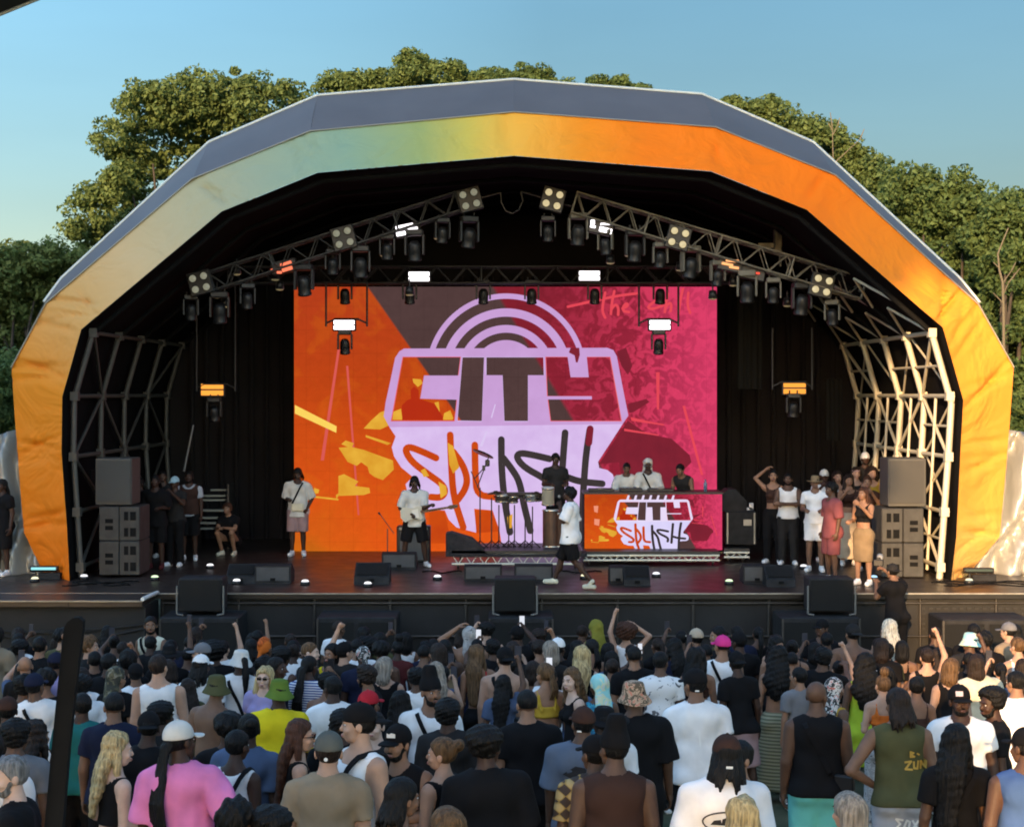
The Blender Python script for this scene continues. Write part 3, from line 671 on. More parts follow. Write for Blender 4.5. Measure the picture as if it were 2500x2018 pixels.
def draw_art(sc, big=True):
    B = lambda ps: [zb(*p) for p in ps]
    if big:
        sc.shapes("light_beams", [[za(325,390),za(338,390),za(250,1000),za(232,1000)],[za(372,480),za(384,480),za(445,1300),za(436,1300)]], HAZ)
        sc.shapes("yellow_streak", [[za(90,695),za(320,812),za(318,848),za(90,742)]], YEL2)
    sc.shapes("yellow_patches", [[za(330,930),za(400,925),za(470,942),za(560,975),za(630,1000),za(635,1050),za(575,1108),(za(530,1092)),za(500,1070),za(490,1035),za(455,1010),za(430,1030),za(380,1008),za(350,960)],
        [za(468,825),za(510,780),za(560,735),za(590,725),za(625,800),za(560,830)], [za(345,910),za(370,890),za(415,905),za(400,935)],
        [za(330,1085),za(360,1075),za(440,1115),za(420,1140),za(500,1150),za(505,1178),za(470,1190),za(330,1195),za(318,1215),za(316,1190),za(330,1180)],
        [za(195,1150),za(225,1160),za(220,1180),za(195,1185)], [za(200,1195),za(330,1210),za(330,1220),za(200,1205)],[za(480,860),za(620,905),za(600,915),za(480,872)]], YEL)
    # maroon shapes on the right half
    sc.shapes("maroon_patches", [[zc(610,1010),zc(500,1020),zc(660,780),zc(760,850),zc(820,865),zc(900,880),zc(1000,970),zc(1010,1010),zc(960,1060),zc(900,1180),zc(640,1180)],
        [zc(660,690),zc(760,662),zc(780,678),zc(690,735),zc(668,738)], [zc(600,400),zc(650,380),zc(685,480),zc(660,530),zc(625,480)]], MARO)
    sc.shapes("pink_lines", [[zc(675,762),zc(800,790),zc(860,800),zc(858,808),zc(680,782)],[zc(640,825),zc(830,858),zc(830,864),zc(640,838)],[zc(815,515),zc(835,515),zc(832,720),zc(820,720)],[zc(960,700),zc(975,700),zc(1075,1080),zc(1062,1080)]], PINK)
    if big:
        st = []
        for p in ([(330,155),(450,128),(600,95),(710,82)], [(535,78),(522,140),(520,185),(535,215)], [(585,70),(572,130),(566,195)], [(568,170),(592,140),(608,160),(606,200)],
                  [(630,165),(660,152),(655,135),(635,150),(632,180),(665,185)], [(845,135),(815,120),(775,150),(770,165),(800,168),(850,150)], [(880,85),(868,130),(862,185)], [(864,160),(890,130),(898,150),(893,180)], [(960,60),(950,100),(935,200)], [(990,80),(985,150),(1000,190)]):
            st += stroke([zc(*q) for q in p], 3.2)
        sc.shapes("script_lettering", st, PINK)
    # lilac badge with its arcs
    if big:
        sc.shapes("logo_arcs", [[zb(*p) for p in arc(CC, 521, 486, 432)], [zb(*p) for p in arc(CC, 424, 370, 432)], [zb(*p) for p in arc(CC, 316, 266, 432)], [zb(*p) for p in arc(CC, 218, 0, 432)]], LILAC)
    else:
        sc.shapes("logo_arcs", [B([(300 + i * 150, 430), (330 + i * 150, 330), (370 + i * 150, 330), (350 + i * 150, 430)]) for i in range(7)], LILAC)
    i = next(k for k, p in enumerate(BADGE) if p == (1600, 920)); j = next(k for k, p in enumerate(BADGE) if p == (85, 940))
    top = BADGE[:i + 1] + BADGE[j:]
    sc.shapes("logo_badge", [B(top)], LILAC)
    sc.shapes("logo_badge_lower", [B(BADGE[i:j + 1])], LILAC2)
    if big: sc.shapes("logo_hook", [B([(1262,425),(1250,455),(1288,475),(1296,520),(1308,520),(1322,470),(1318,425)])], MARO)
    # hairline reddish outlines, then the letters
    for k, (nm, po) in enumerate(LET.items()):
        cx = sum(p[0] for p in po) / len(po); cy = sum(p[1] for p in po) / len(po)
        sc.shapes("letter_outline", [B([(cx + (x - cx) * 1.025, cy + (y - cy) * 1.02) for x, y in po])], EDGE if nm in 'CY' else LILAC2)
        sc.shapes("letter_" + nm.lower(), [B(po)], SCR, uvs=True)
    sc.shapes("letter_flecks", [B([(235,625),(290,630),(300,655),(270,680),(240,650)]), B([(110,840),(160,820),(170,893),(104,893)]), B([(440,850),(480,830),(500,880),(495,893),(432,893)]), B([(378,780),(405,775),(415,865),(395,850)])], YEL)
    sc.shapes("figure_silhouette", [B([(168,893),(165,800),(200,765),(225,755),(222,700),(245,675),(275,700),(278,755),(380,790),(430,870),(435,893)])], SIL_R)
    for k, (c, ps) in enumerate(STR):
        m = ORST if c == 'o' else DKST
        sc.shapes("graffiti_stroke", stroke([zb(*p) for p in ps], 8.2 if big else 9.5), m)
    if big:
        sc.shapes("stroke_flecks", [B([(465,1040),(500,1060),(520,1130),(540,1200),(500,1240),(475,1180)]), B([(290,1220),(318,1205),(345,1255),(310,1262)]), B([(405,1290),(455,1320),(462,1370),(420,1400)]), B([(850,1520),(885,1500),(880,1590),(858,1595)])], YEL)
        sc.shapes("stroke_tip", stroke([zb(1387, 950), zb(1378, 1040)], 8.4), MARO)
        sc.shapes("stage_left_block", [B([(640,1478),(752,1482),(800,1612),(650,1625)]), B([(345,1480),(445,1482),(490,1690),(345,1690)])], ORST)
        sc.shapes("pale_beams", [B([(712,965),(722,967),(690,1065),(672,1062)]), B([(770,790),(776,792),(752,880),(744,878)])], grain_emis("screen_white_beam", srgb(220,200,240)))
def led():
    Y = 34.9; a, b = P(718, 700, Y), P(1750, 1345, Y)
    root = thing("led_screen", "large lit screen showing the lilac CITY SPLASH logo on orange and pink", "led screen", (PX(1234, Y), Y, ZD))
    O = root.location; g = MB(); g.box(Vector(((a.x + b.x) / 2, Y + .11, (a.z + b.z) / 2)) - O, (b.x - a.x, .2, a.z - b.z)); g.build("housing", M_matt, root)
    sc = Screen(root, lambda x, y: (x, y), Y, (718, 700, 1750, 1345))
    sc.shapes("picture", [[(718, 700), (1750, 700), (1750, 1345), (718, 1345)]], SCR, uvs=True)
    draw_art(sc, True)
led()
def booth():
    Y = 32.6; x0, y0, x1, y1 = 1427, 1206, 1763, 1342
    root = thing("dj_booth", "DJ desk faced with a lit panel repeating the CITY SPLASH logo", "dj booth", (PX(1595, Y), Y, PZ(1345, Y)))
    O = root.location; a, b = P(x0, y0, Y), P(x1, y1, Y)
    g = MB(); g.box(Vector(((a.x + b.x) / 2, Y + .42, (a.z + b.z) / 2)) - O, (b.x - a.x + .02, .82, a.z - b.z)); g.build("desk", M_matt, root)
    g = MB(); g.box(Vector(((a.x + b.x) / 2, Y + .42, a.z + .022)) - O, (b.x - a.x + .04, .9, .04)); g.build("table_top", M_black, root)
    def mp(x, y): return (1595 + (x - 1236) * .325, 1219 + (y - 851) * .285)
    sc = Screen(root, lambda x, y: (x, y), Y, (x0, y0, x1, y1))
    mb = MB(); sc.k += .001; ps = [(x0, y0), (x1, y0), (x1, y1), (x0, y1)]
    mb.add([sc.pt(x, y, sc.k) for x, y in ps], [(0, 1, 2, 3)]); mb.uv = [(.70, .9), (1.76, .9), (1.76, 1.30), (.70, 1.30)]
    mb.build("picture", SCR, root)
    globals().update(LILAC=grain_emis('booth_white', srgb(222, 205, 240), srgb(240, 228, 252)), LILAC2=grain_emis('booth_white_lower', srgb(205, 200, 245), srgb(235, 225, 255)))
    sc2 = Screen(root, mp, Y, (x0, y0, x1, y1)); sc2.k = .003; draw_art(sc2, False)
    sc2.shapes("white_marks", [[(785, 900), (820, 900), (815, 960), (790, 950)], [(790, 1010), (830, 1015), (825, 1070), (790, 1060)]], grain_emis("screen_mark", srgb(240, 150, 120)))
    # decks, mixer and laptop on the desk
    e = thing("dj_deck", "black DJ controller and players lying on the desk", "dj deck", (PX(1580, Y), Y + .4, a.z + .042))
    g = MB(); g.box((-.9, 0, .025), (.5, .42, .05), bev=.01); g.box((-.3, 0, .03), (.45, .42, .06), bev=.01); g.box((.3, 0, .025), (.5, .42, .05), bev=.01); g.build("players", M_black, e)
    g = MB()
    for x in (-.9, .3): g.lathe([(.0, .062), (.1, .062), (.1, .05)], (x, 0, 0), 18)
    for i in range(4): g.lathe([(.02, .06), (.015, .08), (0, .08)], (-.42 + i * .08, -.1, 0), 8)
    g.build("dials", M_steel, e)
    bo = MB(); bo.lathe([(.0, 0), (.035, 0), (.035, .16), (.014, .2), (.014, .24), (0, .24)], (0, 0, 0), 12); o = bo.build("bottle", mat("blue_plastic", (.10, .16, .25), .3))
    o.location = (PX(1725, Y), Y + .2, a.z + .043); tag(o, "small blue drink bottle at the right end of the DJ desk", "bottle")
booth()

# ------------------------------------------------------------------ rolling risers
def riser(x0, x1, Y, ytop, label, depth=1.6):
    root = thing("rolling_riser", label, "riser", (PX((x0 + x1) / 2, Y), Y, ZD)); O = root.location
    z1 = PZ(ytop, Y); a, b = PX(x0, Y), PX(x1, Y); zt = max(z1, ZD + .22)
    g = MB(); g.box(Vector(((a + b) / 2, Y + depth / 2, zt - .03)) - O, (b - a, depth, .05)); g.build("deck", M_black, root)
    g = MB(); lo = ZD + .10
    for y in (Y + .03, Y + depth - .03):
        g.tube(Vector((a, y, zt - .085)) - O, Vector((b, y, zt - .085)) - O, .028); g.tube(Vector((a, y, lo)) - O, Vector((b, y, lo)) - O, .028)
        n = max(2, int((b - a) / .24))
        for i in range(n):
            p, q, r_ = a + (b - a) * i / n, a + (b - a) * (i + .5) / n, a + (b - a) * (i + 1) / n
            g.tube(Vector((p, y, zt - .085)) - O, Vector((q, y, lo)) - O, .011, 5); g.tube(Vector((q, y, lo)) - O, Vector((r_, y, zt - .085)) - O, .011, 5)
    g.build("truss_frame", mat("riser_alu", (.66, .62, .5), .4, .5), root)
    for x in (a + .12, b - .12):
        for y in (Y + .12, Y + depth - .12):
            g = MB(); g.tube(Vector((x - .02, y, ZD + .055)) - O, Vector((x + .02, y, ZD + .055)) - O, .052, 12); g.tube(Vector((x, y, ZD + .055)) - O, Vector((x, y, lo)) - O, .012)
            g.build("caster", M_dkmetal, root)
    return root
riser(1103, 1420, 31.3, 1343, "rolling truss-edged riser under the drum kit, the left one of the pair")
riser(1424, 1757, 32.0, 1345, "rolling truss-edged riser under the DJ desk, the right one of the pair", 1.8)
riser(1768, 1830, 32.6, 1338, "short wheeled dolly carrying the stacked equipment cases", 1.0)

# ------------------------------------------------------------------ speakers
def cab(root, name, x0, y0, x1, y1, Y, depth, m, ports=()):
    a, b = P(x0, y0, Y), P(x1, y1, Y); O = root.location
    g = MB(); g.box(Vector(((a.x + b.x) / 2, Y + depth / 2, (a.z + b.z) / 2)) - O, (b.x - a.x - .008, depth, a.z - b.z - .008), 0, bev=.015)
    o = g.build(name, m, root)
    if ports:
        g = MB()
        for (u0, v0, u1, v1) in ports:
            xa, xb = a.x + (b.x - a.x) * u0, a.x + (b.x - a.x) * u1; za_, zb_ = a.z + (b.z - a.z) * v0, a.z + (b.z - a.z) * v1
            g.box(Vector(((xa + xb) / 2, Y - .002, (za_ + zb_) / 2)) - O, (xb - xa, .02, za_ - zb_))
        g.build("port", M_matt, o).matrix_parent_inverse = o.matrix_world.inverted() if False else Matrix()
    return o
HP = [(.24, .15, .44, .40), (.54, .15, .82, .40), (.24, .62, .44, .87), (.54, .62, .82, .87)]
VP = [(.32, .36, .70, .48), (.32, .56, .70, .68)]
def pa(xs, ytop, ybase, Y, label, flip):
    x0, xm, x1, tx0, tx1 = xs; ym = (ytop[1] + ybase) / 2
    root = thing("speaker_stack", label, "speaker stack", (PX((x0 + x1) / 2, Y), Y, ZD))
    for (a, b, p) in ((x0, xm, VP if flip else HP), (xm, x1, HP if flip else VP)):
        for (u, v) in ((ytop[1], ym), (ym, ybase)): cab(root, "subwoofer", a, u, b, v, Y, .85, M_cab, p)
    top = cab(root, "main_cabinet", tx0, ytop[0], tx1, ytop[1] - 3, Y + .05, .7, mat("cab_edge", (.06, .058, .052), .55))
    O = root.location; a, b = P(tx0 + 5, ytop[0] + 6, Y), P(tx1 - 5, ytop[1] - 12, Y)
    g = MB(); g.box(Vector(((a.x + b.x) / 2, Y + .03, (a.z + b.z) / 2)) - O, (b.x - a.x, .03, a.z - b.z)); g.build("grille", mat("cab_grille", (.055, .053, .047), .7, bump=.5, bscale=180), top)
    return root
pa((241, 291, 341, 232, 322), (1118, 1236), 1404, 29.9, "stack of grey loudspeaker cabinets at the left of the stage in the shade", True)
pa((2152, 2205, 2256, 2168, 2262), (1118, 1240), 1409, 29.8, "stack of grey loudspeaker cabinets at the right of the stage beside the gathered people", False)
# free-standing subwoofers on the ground in front of the stage and the small speakers on top of them
def pit(x0, x1, ytop, label, Y=26.5):
    root = thing("ground_subwoofer", label, "subwoofer", (PX((x0 + x1) / 2, Y), Y, 0), 0, "subwoofers on the ground before the stage")
    O = root.location; a, b, zt = PX(x0, Y), PX(x1, Y), PZ(ytop, Y)
    g = MB(); g.box(Vector(((a + b) / 2, Y + .45, zt / 2)) - O, (b - a, .9, zt), bev=.02); g.build("cabinet", M_wedge, root)
    for sx in ((a * .75 + b * .25), (a * .25 + b * .75)):
        g = MB(); g.box(Vector((sx, Y - .005, zt / 2)) - O, ((b - a) * .44, .02, zt * .88)); g.build("grille", M_grille, root)
    g = MB()
    for s_ in (a, b): g.box(Vector((s_ + (.02 if s_ == a else -.02), Y - .012, zt / 2)) - O, (.03, .02, zt - .04))
    g.build("corner_trim", M_dkmetal, root)
pit(388, 582, 1507, "ground subwoofer under the left front speaker"); pit(772, 968, 1507, "ground subwoofer with nothing standing on it, left of centre")
pit(1192, 1352, 1507, "ground subwoofer under the middle front speaker"); pit(1908, 2102, 1507, "ground subwoofer under the right front speaker"); pit(2300, 2520, 1512, "ground subwoofer at the right edge catching the sun")
def fill(x0, x1, label, Y=26.7):
    root = thing("front_speaker", label, "speaker", (PX((x0 + x1) / 2, Y), Y, PZ(1507, 26.5)), 0, "front speakers on the stage lip")
    O = root.location; a, b = P(x0 + 4, 1412, Y), P(x1 - 4, 1494, Y)
    g = MB(); g.box(Vector(((a.x + b.x) / 2, Y + .28, (a.z + b.z) / 2)) - O, (b.x - a.x, .5, a.z - b.z), bev=.02); g.build("cabinet", M_wedge, root)
    g = MB(); g.box(Vector(((a.x + b.x) / 2, Y + .02, (a.z + b.z) / 2)) - O, (b.x - a.x - .06, .02, a.z - b.z - .05)); g.build("grille", M_grille, root)
    for x in (a.x - .02, b.x + .02):
        s_ = 1 if x > (a.x + b.x) / 2 else -1
        g = MB(); g.tube(Vector((x, Y + .02, a.z - .12)) - O, Vector((x, Y + .02, O.z + .03)) - O, .017); g.tube(Vector((x, Y + .02, O.z + .03)) - O, Vector((x - s_ * .10, Y + .02, O.z + .012)) - O, .015); g.build("bracket", mat("bracket_grey", (.13, .13, .12), .5), root)
fill(430, 546, "front speaker on the left ground subwoofer"); fill(1203, 1312, "front speaker on the middle ground subwoofer"); fill(1972, 2090, "front speaker on the right ground subwoofer, near the photographer")
# floor monitors
def wedge(x0, x1, y0, y1, label, kind=0):
    Y = deckY(y1); a, b = P(x0, y0, Y), P(x1, y1, Y); wd = b.x - a.x; h = a.z - ZD
    root = thing("floor_monitor", label, "stage monitor", ((a.x + b.x) / 2, Y, ZD), 0, "floor monitors along the stage edge")
    prof = [(0, 0), (.5, 0), (.5, h * .55), (.16, h), (0, h * .9)] if kind == 0 else [(0, 0), (.52, 0), (.52, h * .9), (.40, h), (0.02, h * .35)]
    g = MB(); g.prism(prof, lambda u, v, w_: Vector((-wd / 2 + w_, u, v)), wd); g.build("cabinet", M_wedge, root)
    g = MB()
    if kind == 0: g.box((0, -.006, h * .5), (wd * .90, .014, h * .70)); nm = "rear_panel"
    else: g.box((0, .20, h * .70), (wd * .84, .02, h * .9), 0, R=Matrix.Rotation(-math.atan2(.38, h * .65), 3, 'X')); nm = "grille"
    g.build(nm, M_grille if kind else mat("wedge_back", (.045, .047, .05), .55, var=.2), root)
    g = MB(); g.box((0, -.012, h * .22), (.09, .02, .05)); g.build("handle", M_matt, root)
wedge(550, 622, 1381, 1424, "small black floor monitor left of the flat grey one", 1); wedge(622, 710, 1377, 1424, "wide grey floor monitor right of the small black one at stage left")
wedge(864, 950, 1378, 1426, "open-fronted black wedge monitor below the guitarist", 1); wedge(932, 1016, 1348, 1390, "grey floor monitor directly at the guitarist's feet")
wedge(1133, 1225, 1378, 1418, "grey floor monitor left of the middle front speaker"); wedge(1256, 1350, 1377, 1420, "grey floor monitor between the middle front speaker and the singer")
wedge(1488, 1530, 1380, 1424, "narrow grey floor monitor right of the singer"); wedge(1524, 1588, 1385, 1430, "black wedge monitor right of the singer, angled up", 1)
wedge(1815, 1882, 1377, 1424, "grey floor monitor below the people at right"); wedge(1872, 1942, 1384, 1432, "black wedge monitor below the people at right, angled up", 1)
# small lights lying on the deck
GL = {'w': emis("glow_white", (.95, .95, 1), 1.6), 'g': emis("glow_green", (.75, 1, .6), 1.5), 'b': emis("glow_blue", (.45, .75, 1), 1.5), 'y': emis("glow_warm", (1, .93, .6), 1.5)}
names = {'w': 'white', 'g': 'greenish', 'b': 'bluish', 'y': 'warm'}
for i, (x, y, c, where) in enumerate([(85,1420,'y','below the teal light bar at far left'),(205,1414,'w','at the foot of the arch at left'),(378,1416,'g','right of the left speaker stack'),(513,1387,'w','behind the small black monitor at left'),(578,1425,'w','before the small black monitor at left'),(745,1427,'w','between the left and guitarist monitors'),
        (898,1432,'w','before the wedge below the guitarist'),(1068,1415,'w','right of the guitarist'),(1427,1413,'y','between the singer\'s feet'),(1602,1408,'w','right of the wedge monitors near the singer'),(1780,1426,'g','below the equipment cases'),(1962,1389,'w','by the white trainers of the vest wearer'),(2133,1416,'b','by the trainers of the woman in the tan skirt'),(2366,1424,'y','below the light bar at far right')]):
    Y = deckY(y); x_ = PX(x, Y); root = thing("floor_light", "small round %s deck light %s" % (names[c], where), "floor light", (x_, Y, ZD), 0, "small lights along the stage edge")
    g = MB(); g.lathe([(0, 0), (.085, 0), (.085, .045), (.07, .06)], n=14); g.build("body", M_black, root)
    g = MB(); g.lathe([(.07, .058), (.05, .085), (0, .095)], n=14); g.build("lens", GL[c], root)
def bar(x0, x1, y, m, label):
    Y = deckY(y + 26); z = PZ(y, Y); a, b = PX(x0, Y), PX(x1, Y); root = thing("light_bar", label, "light bar", ((a + b) / 2, Y, ZD))
    g = MB(); g.tube((-(b - a) / 2, 0, z - ZD), ((b - a) / 2, 0, z - ZD), .055, 14); g.build("housing", M_black, root)
    g = MB(); g.box((0, -.05, z - ZD + .01), (b - a - .06, .02, .045)); g.build("lens", m, root)
    g = MB(); g.box((.1, .05, .06), ((b - a) * .8, .2, .12), bev=.01); g.build("base", M_wedge, root)
    for s_ in (-1, 1): g = MB(); g.box((s_ * (b - a) * .3, 0, (z - ZD) / 2), (.03, .04, z - ZD)); g.build("leg", M_black, root)
bar(74, 142, 1388, emis("teal_lens", (.35, .85, .9), 1.1), "floor light bar with a glowing teal lens before the arch's left foot")
bar(2352, 2425, 1392, mat("dead_lens", (.05, .07, .06), .2), "unlit black floor light bar in front of the right foot of the arch")
# blue lit indicator column behind the left stack
def rack():
    Y = 31.2; root = thing("dimmer_rack", "dark equipment rack with a column of small blue lights at far left", "equipment rack", (PX(196, Y), Y, ZD))
    g = MB(); g.box((0, .3, .95), (.42, .6, 1.9), bev=.01); g.build("case", M_matt, root)
    g = MB()
    for y in (1203, 1218, 1243, 1262, 1277, 1295, 1314): g.box((rnd.uniform(-.03, .03), -.01, PZ(y, Y) - ZD), (.06, .02, .05))
    g.build("indicator", emis("blue_led", (.25, .4, 1.0), .9), root)
rack()
# ------------------------------------------------------------------ steps, cases, cymbals and drums
def steps():
    Y = 35.2; root = thing("stage_steps", "dark stage steps with pale worn edges behind the people at left", "steps", (PX(515, Y), Y, ZD)); O = root.location
    for i, (y, x0, x1) in enumerate([(1290,470,520),(1277,472,530),(1265,474,550),(1247,475,552),(1222,484,545),(1212,486,545),(1198,508,545)]):
        z = PZ(y, Y); g = MB(); g.box(Vector((PX((x0 + x1) / 2, Y), Y + .1 + .05 * i, z)) - O, (PX(x1, Y) - PX(x0, Y), .22, .035)); g.build("tread", mat("worn_edge", (.30, .28, .22), .6), root)
    g = MB(); g.box((-.36, .4, .7), (.04, .7, 1.4)); g.box((.36, .4, .7), (.04, .7, 1.4)); g.build("stringers", M_dkmetal, root)
steps()
def cases():
    Y = 33.0; root = thing("equipment_case", "large dark wheeled equipment case on the dolly right of the DJ desk", "equipment case", (PX(1800, Y), Y, PZ(1335, Y))); O = root.location
    g = MB(); a, b = P(1770, 1248, Y), P(1848, 1330, Y); g.box(Vector(((a.x + b.x) / 2, Y + .4, (a.z + b.z) / 2)) - O, (b.x - a.x, .8, a.z - b.z), bev=.02); g.build("case", M_wedge, root)
    g = MB()
    for x in (1776, 1842): g.box(Vector((PX(x, Y), Y - .005, (a.z + b.z) / 2)) - O, (.03, .02, a.z - b.z - .05))
    g.box(Vector((PX(1825, Y), Y - .01, PZ(1275, Y))) - O, (.16, .02, .12)); g.build("hardware", M_steel, root)
    root = thing("equipment_case", "smaller domed dark case topping the large case beside the DJ desk", "equipment case", (PX(1795, Y), Y, PZ(1248, Y))); O = root.location
    g = MB(); g.prism([(-.30, 0), (.26, 0), (.24, .22), (.02, .44), (-.12, .44), (-.30, .3)], lambda u, v, w_: Vector((u, w_ + .1, v)), .6); g.build("case", M_wedge, root)
    g = MB(); g.box((.33, .05, .1), (.08, .06, .14)); g.box((.30, .04, .05), (.12, .04, .05)); g.build("clamp", mat("pale_clamp", (.5, .5, .5), .5), root)
cases()
def kit():
    Y = 31.9; zr = ZD + .24
    root = thing("percussion_set", "percussion set of drums, cymbals and tripod stands on the left riser", "drum kit", (PX(1260, Y), Y, zr)); O = root.location
    def q(x, y, d=0): p = P(x, y, Y + d); return p - O
    ch = mat("chrome", (.5, .5, .5), .25, .9); sh = mat("drum_shell", (.03, .025, .022), .35)
    def drum(x, y, r, h, d, mm, tilt=.15):
        g = MB(); R = Matrix.Rotation(tilt, 3, 'X'); c = q(x, y, d); g.lathe([(0, 0), (r, 0), (r, h), (0, h)], c, 18, R=R, sm=False); o = g.build("drum", mm, root)
        g = MB(); g.lathe([(r + .006, h - .02), (r + .01, h - .01), (r + .006, h + .006)], c, 18, R=R); g.lathe([(r + .006, .0), (r + .01, .01), (r + .006, .03)], c, 18, R=R); g.build("rim", ch, o)
        g = MB(); g.lathe([(0, h + .003), (r * .98, h + .003)], c, 18, R=R); g.build("skin", mat("drum_skin", (.6, .58, .52), .6), o)
    for x, y, r, h, d, mm in [(1225,1224,.13,.14,0,sh),(1252,1226,.10,.13,.05,sh),(1296,1222,.11,.12,-.05,ch),(1338,1232,.12,.34,-.1,mat("conga_cream",(.30,.27,.20),.4)),(1310,1222,.09,.10,.2,sh)]: drum(x, y, r, h, d, mm)
    for x, y, r, h in [(1345,1335,.16,.72),(1372,1335,.14,.66)]: drum(x, y, r, h, -.1, mat("conga_wood", (.06, .025, .015), .35, var=.4), .0)
    def stand(x, yt, yb, d=0, sp=.28):
        g = MB(); g.tube(q(x, yt, d), q(x, yb - 22, d), .013); base = q(x, yb - 24, d)
        for k in range(3):
            t = k * 2.1 + .4; g.tube(base, (base.x + sp * math.cos(t), base.y + sp * math.sin(t), .02), .011)
            g.tube(base + Vector((0, 0, -.12)), (base.x + sp * .55 * math.cos(t), base.y + sp * .55 * math.sin(t), .13), .006)
        g.build("stand", M_black, root)
    for x, yt in [(1172,1190),(1218,1232),(1256,1232),(1300,1236),(1282,1225),(1200,1215),(1242,1210)]: stand(x, yt, 1343, rnd.uniform(-.1, .2))
    def cym(x, y, r, tx, ty):
        R = Matrix.Rotation(tx, 3, 'X') @ Matrix.Rotation(ty, 3, 'Y'); g = MB(); g.lathe([(0, .03), (.04, .025), (.05, .008), (r, -.012), (r, -.016), (0, -.01)], q(x, y), 24, R=R); g.build("cymbal", mat("bronze_dull", (.12, .085, .05), .35, .8), root)
    cym(1180, 1106, .22, -.25, .38); cym(1210, 1201, .17, .1, -.1); cym(1310, 1203, .15, .15, .1)
    g = MB(); g.tube(q(1165, 1190), q(1195, 1110), .011); g.tube(q(1172, 1200), q(1150, 1150), .01); g.path([q(1158, 1168), q(1178, 1146), q(1192, 1128)], .012); g.box(q(1190, 1130), (.09, .07, .13), bev=.02); g.box(q(1181, 1142), (.06, .05, .10)); g.build("boom_arm", M_black, root)
    g = MB(); g.tube(q(1205, 1212), q(1345, 1210), .017); g.box(q(1268, 1204), (.5, .2, .04), bev=.01)
    for x in (1216, 1245, 1262, 1281, 1303, 1322): g.box(q(x, 1211 + (x % 7)), (.09, .08, .09), bev=.02)
    g.build("rack_bar", M_black, root)
    # dark cloth heap at the front left of the riser
    g = MB(); prof = [(0, 0), (0, .44), (.10, .46), (.5, .34), (.80, .06), (1.5, .05), (2.7, .07), (2.7, 0)]
    o = thing("cloth_cover", "dark cloth thrown over a wedge and along the front of the drum riser", "cloth", (PX(1088, 31.25), 31.25, zr + .0))
    g.prism(prof, lambda u, v, w_: Vector((u, .05 + w_, v)), .5); oo = g.build("cover", mat("dark_cloth", (.018, .015, .016), .9, var=.6, vscale=9, bump=.9, bscale=14), o)
kit()
def micstand():
    Y = 31.6; root = thing("microphone_stand", "thin boom microphone stand left of the guitarist", "microphone stand", (PX(946, Y), Y, ZD)); O = root.location
    g = MB(); h = PZ(1290, Y) - ZD; g.tube((0, 0, .03), (0, 0, h), .011)
    for k in range(3): t = k * 2.1 + .5; g.tube((0, 0, .1), (.26 * math.cos(t), .26 * math.sin(t), .012), .01)
    g.build("stand", M_dkmetal, root); g = MB(); g.tube(P(962, 1302, Y) - O, P(928, 1255, Y) - O, .009); g.build("boom", M_dkmetal, root)
    g = MB(); g.tube(P(928, 1256, Y) - O, P(924, 1250, Y) - O, .018, r2=.022); g.build("microphone", M_black, root)
micstand()
def amp():
    Y = 32.6; root = thing("guitar_amplifier", "dark guitar amplifier standing behind the guitarist's legs", "amplifier", (PX(1010, Y), Y, ZD)); O = root.location
    a, b = P(968, 1284, Y), P(1050, 1350, Y); g = MB(); g.box(Vector(((a.x + b.x) / 2, Y + .2, (a.z + ZD) / 2)) - O, (b.x - a.x, .36, a.z - ZD), bev=.02); g.build("cabinet", M_black, root)
    g = MB(); g.box(Vector(((a.x + b.x) / 2, Y + .01, (a.z + ZD) / 2 - .03)) - O, (b.x - a.x - .14, .02, a.z - ZD - .16)); g.build("grille", mat("amp_grille", (.10, .10, .095), .7), root)
    g = MB(); g.box(Vector(((a.x + b.x) / 2, Y + .01, a.z - .05)) - O, (b.x - a.x - .1, .02, .05)); g.build("control_panel", M_steel, root)
amp()

# ------------------------------------------------------------------ overhead trusses and lights
def box_truss(a, b, w_, name, label, m, bay=.5):
    root = thing(name, label, "lighting truss", (a + b) / 2); O = root.location
    d = (b - a); L = d.length; d.normalize(); up = Vector((-d.z, 0, d.x)) if d.x > 0 else Vector((d.z, 0, -d.x)); fw = Vector((0, 1, 0))
    cs = [up * w_ / 2 - fw * w_ / 2, up * w_ / 2 + fw * w_ / 2, -up * w_ / 2 - fw * w_ / 2, -up * w_ / 2 + fw * w_ / 2]
    for c in cs: g = MB(); g.tube(a + c - O, b + c - O, .024, 6); g.build("chord", m, root)
    g = MB(); n = int(L / bay)
    for (i, j) in ((0, 2), (1, 3), (0, 1), (2, 3)):
        for k in range(n):
            p, q, r_ = a + d * L * k / n, a + d * L * (k + .5) / n, a + d * L * (k + 1) / n
            g.tube(p + cs[i] - O, q + cs[j] - O, .014, 5); g.tube(q + cs[j] - O, r_ + cs[i] - O, .014, 5)
    g.build("lattice", m, root)
    for k in (0, .25, .5, .75, 1):
        g = MB(); p = a + d * L * k - O; g.tube(p + cs[0], p + cs[2], .022); g.tube(p + cs[1], p + cs[3], .022); g.tube(p + cs[0], p + cs[1], .022); g.build("joint_frame", m, root)
    return root
TY = 31.5
M_tr = mat("truss_lit", (.17, .155, .12), .5, .4, var=.3)  # right truss: the light on it is painted in as a brighter tone
box_truss(P(515, 688, TY), P(1118, 493, TY), .36, "lighting_truss", "left sloping lighting truss in deep shade", mat("truss_shaded", (.05, .05, .048), .5, .4, var=.3))  # left truss: its deep shade is painted in as a darker tone
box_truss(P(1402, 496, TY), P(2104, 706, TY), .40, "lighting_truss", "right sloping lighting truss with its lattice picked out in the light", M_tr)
box_truss(P(560, 672, 34.2), P(1790, 672, 34.2), .34, "lighting_truss", "straight dark truss across the top of the screen", M_black, .6)
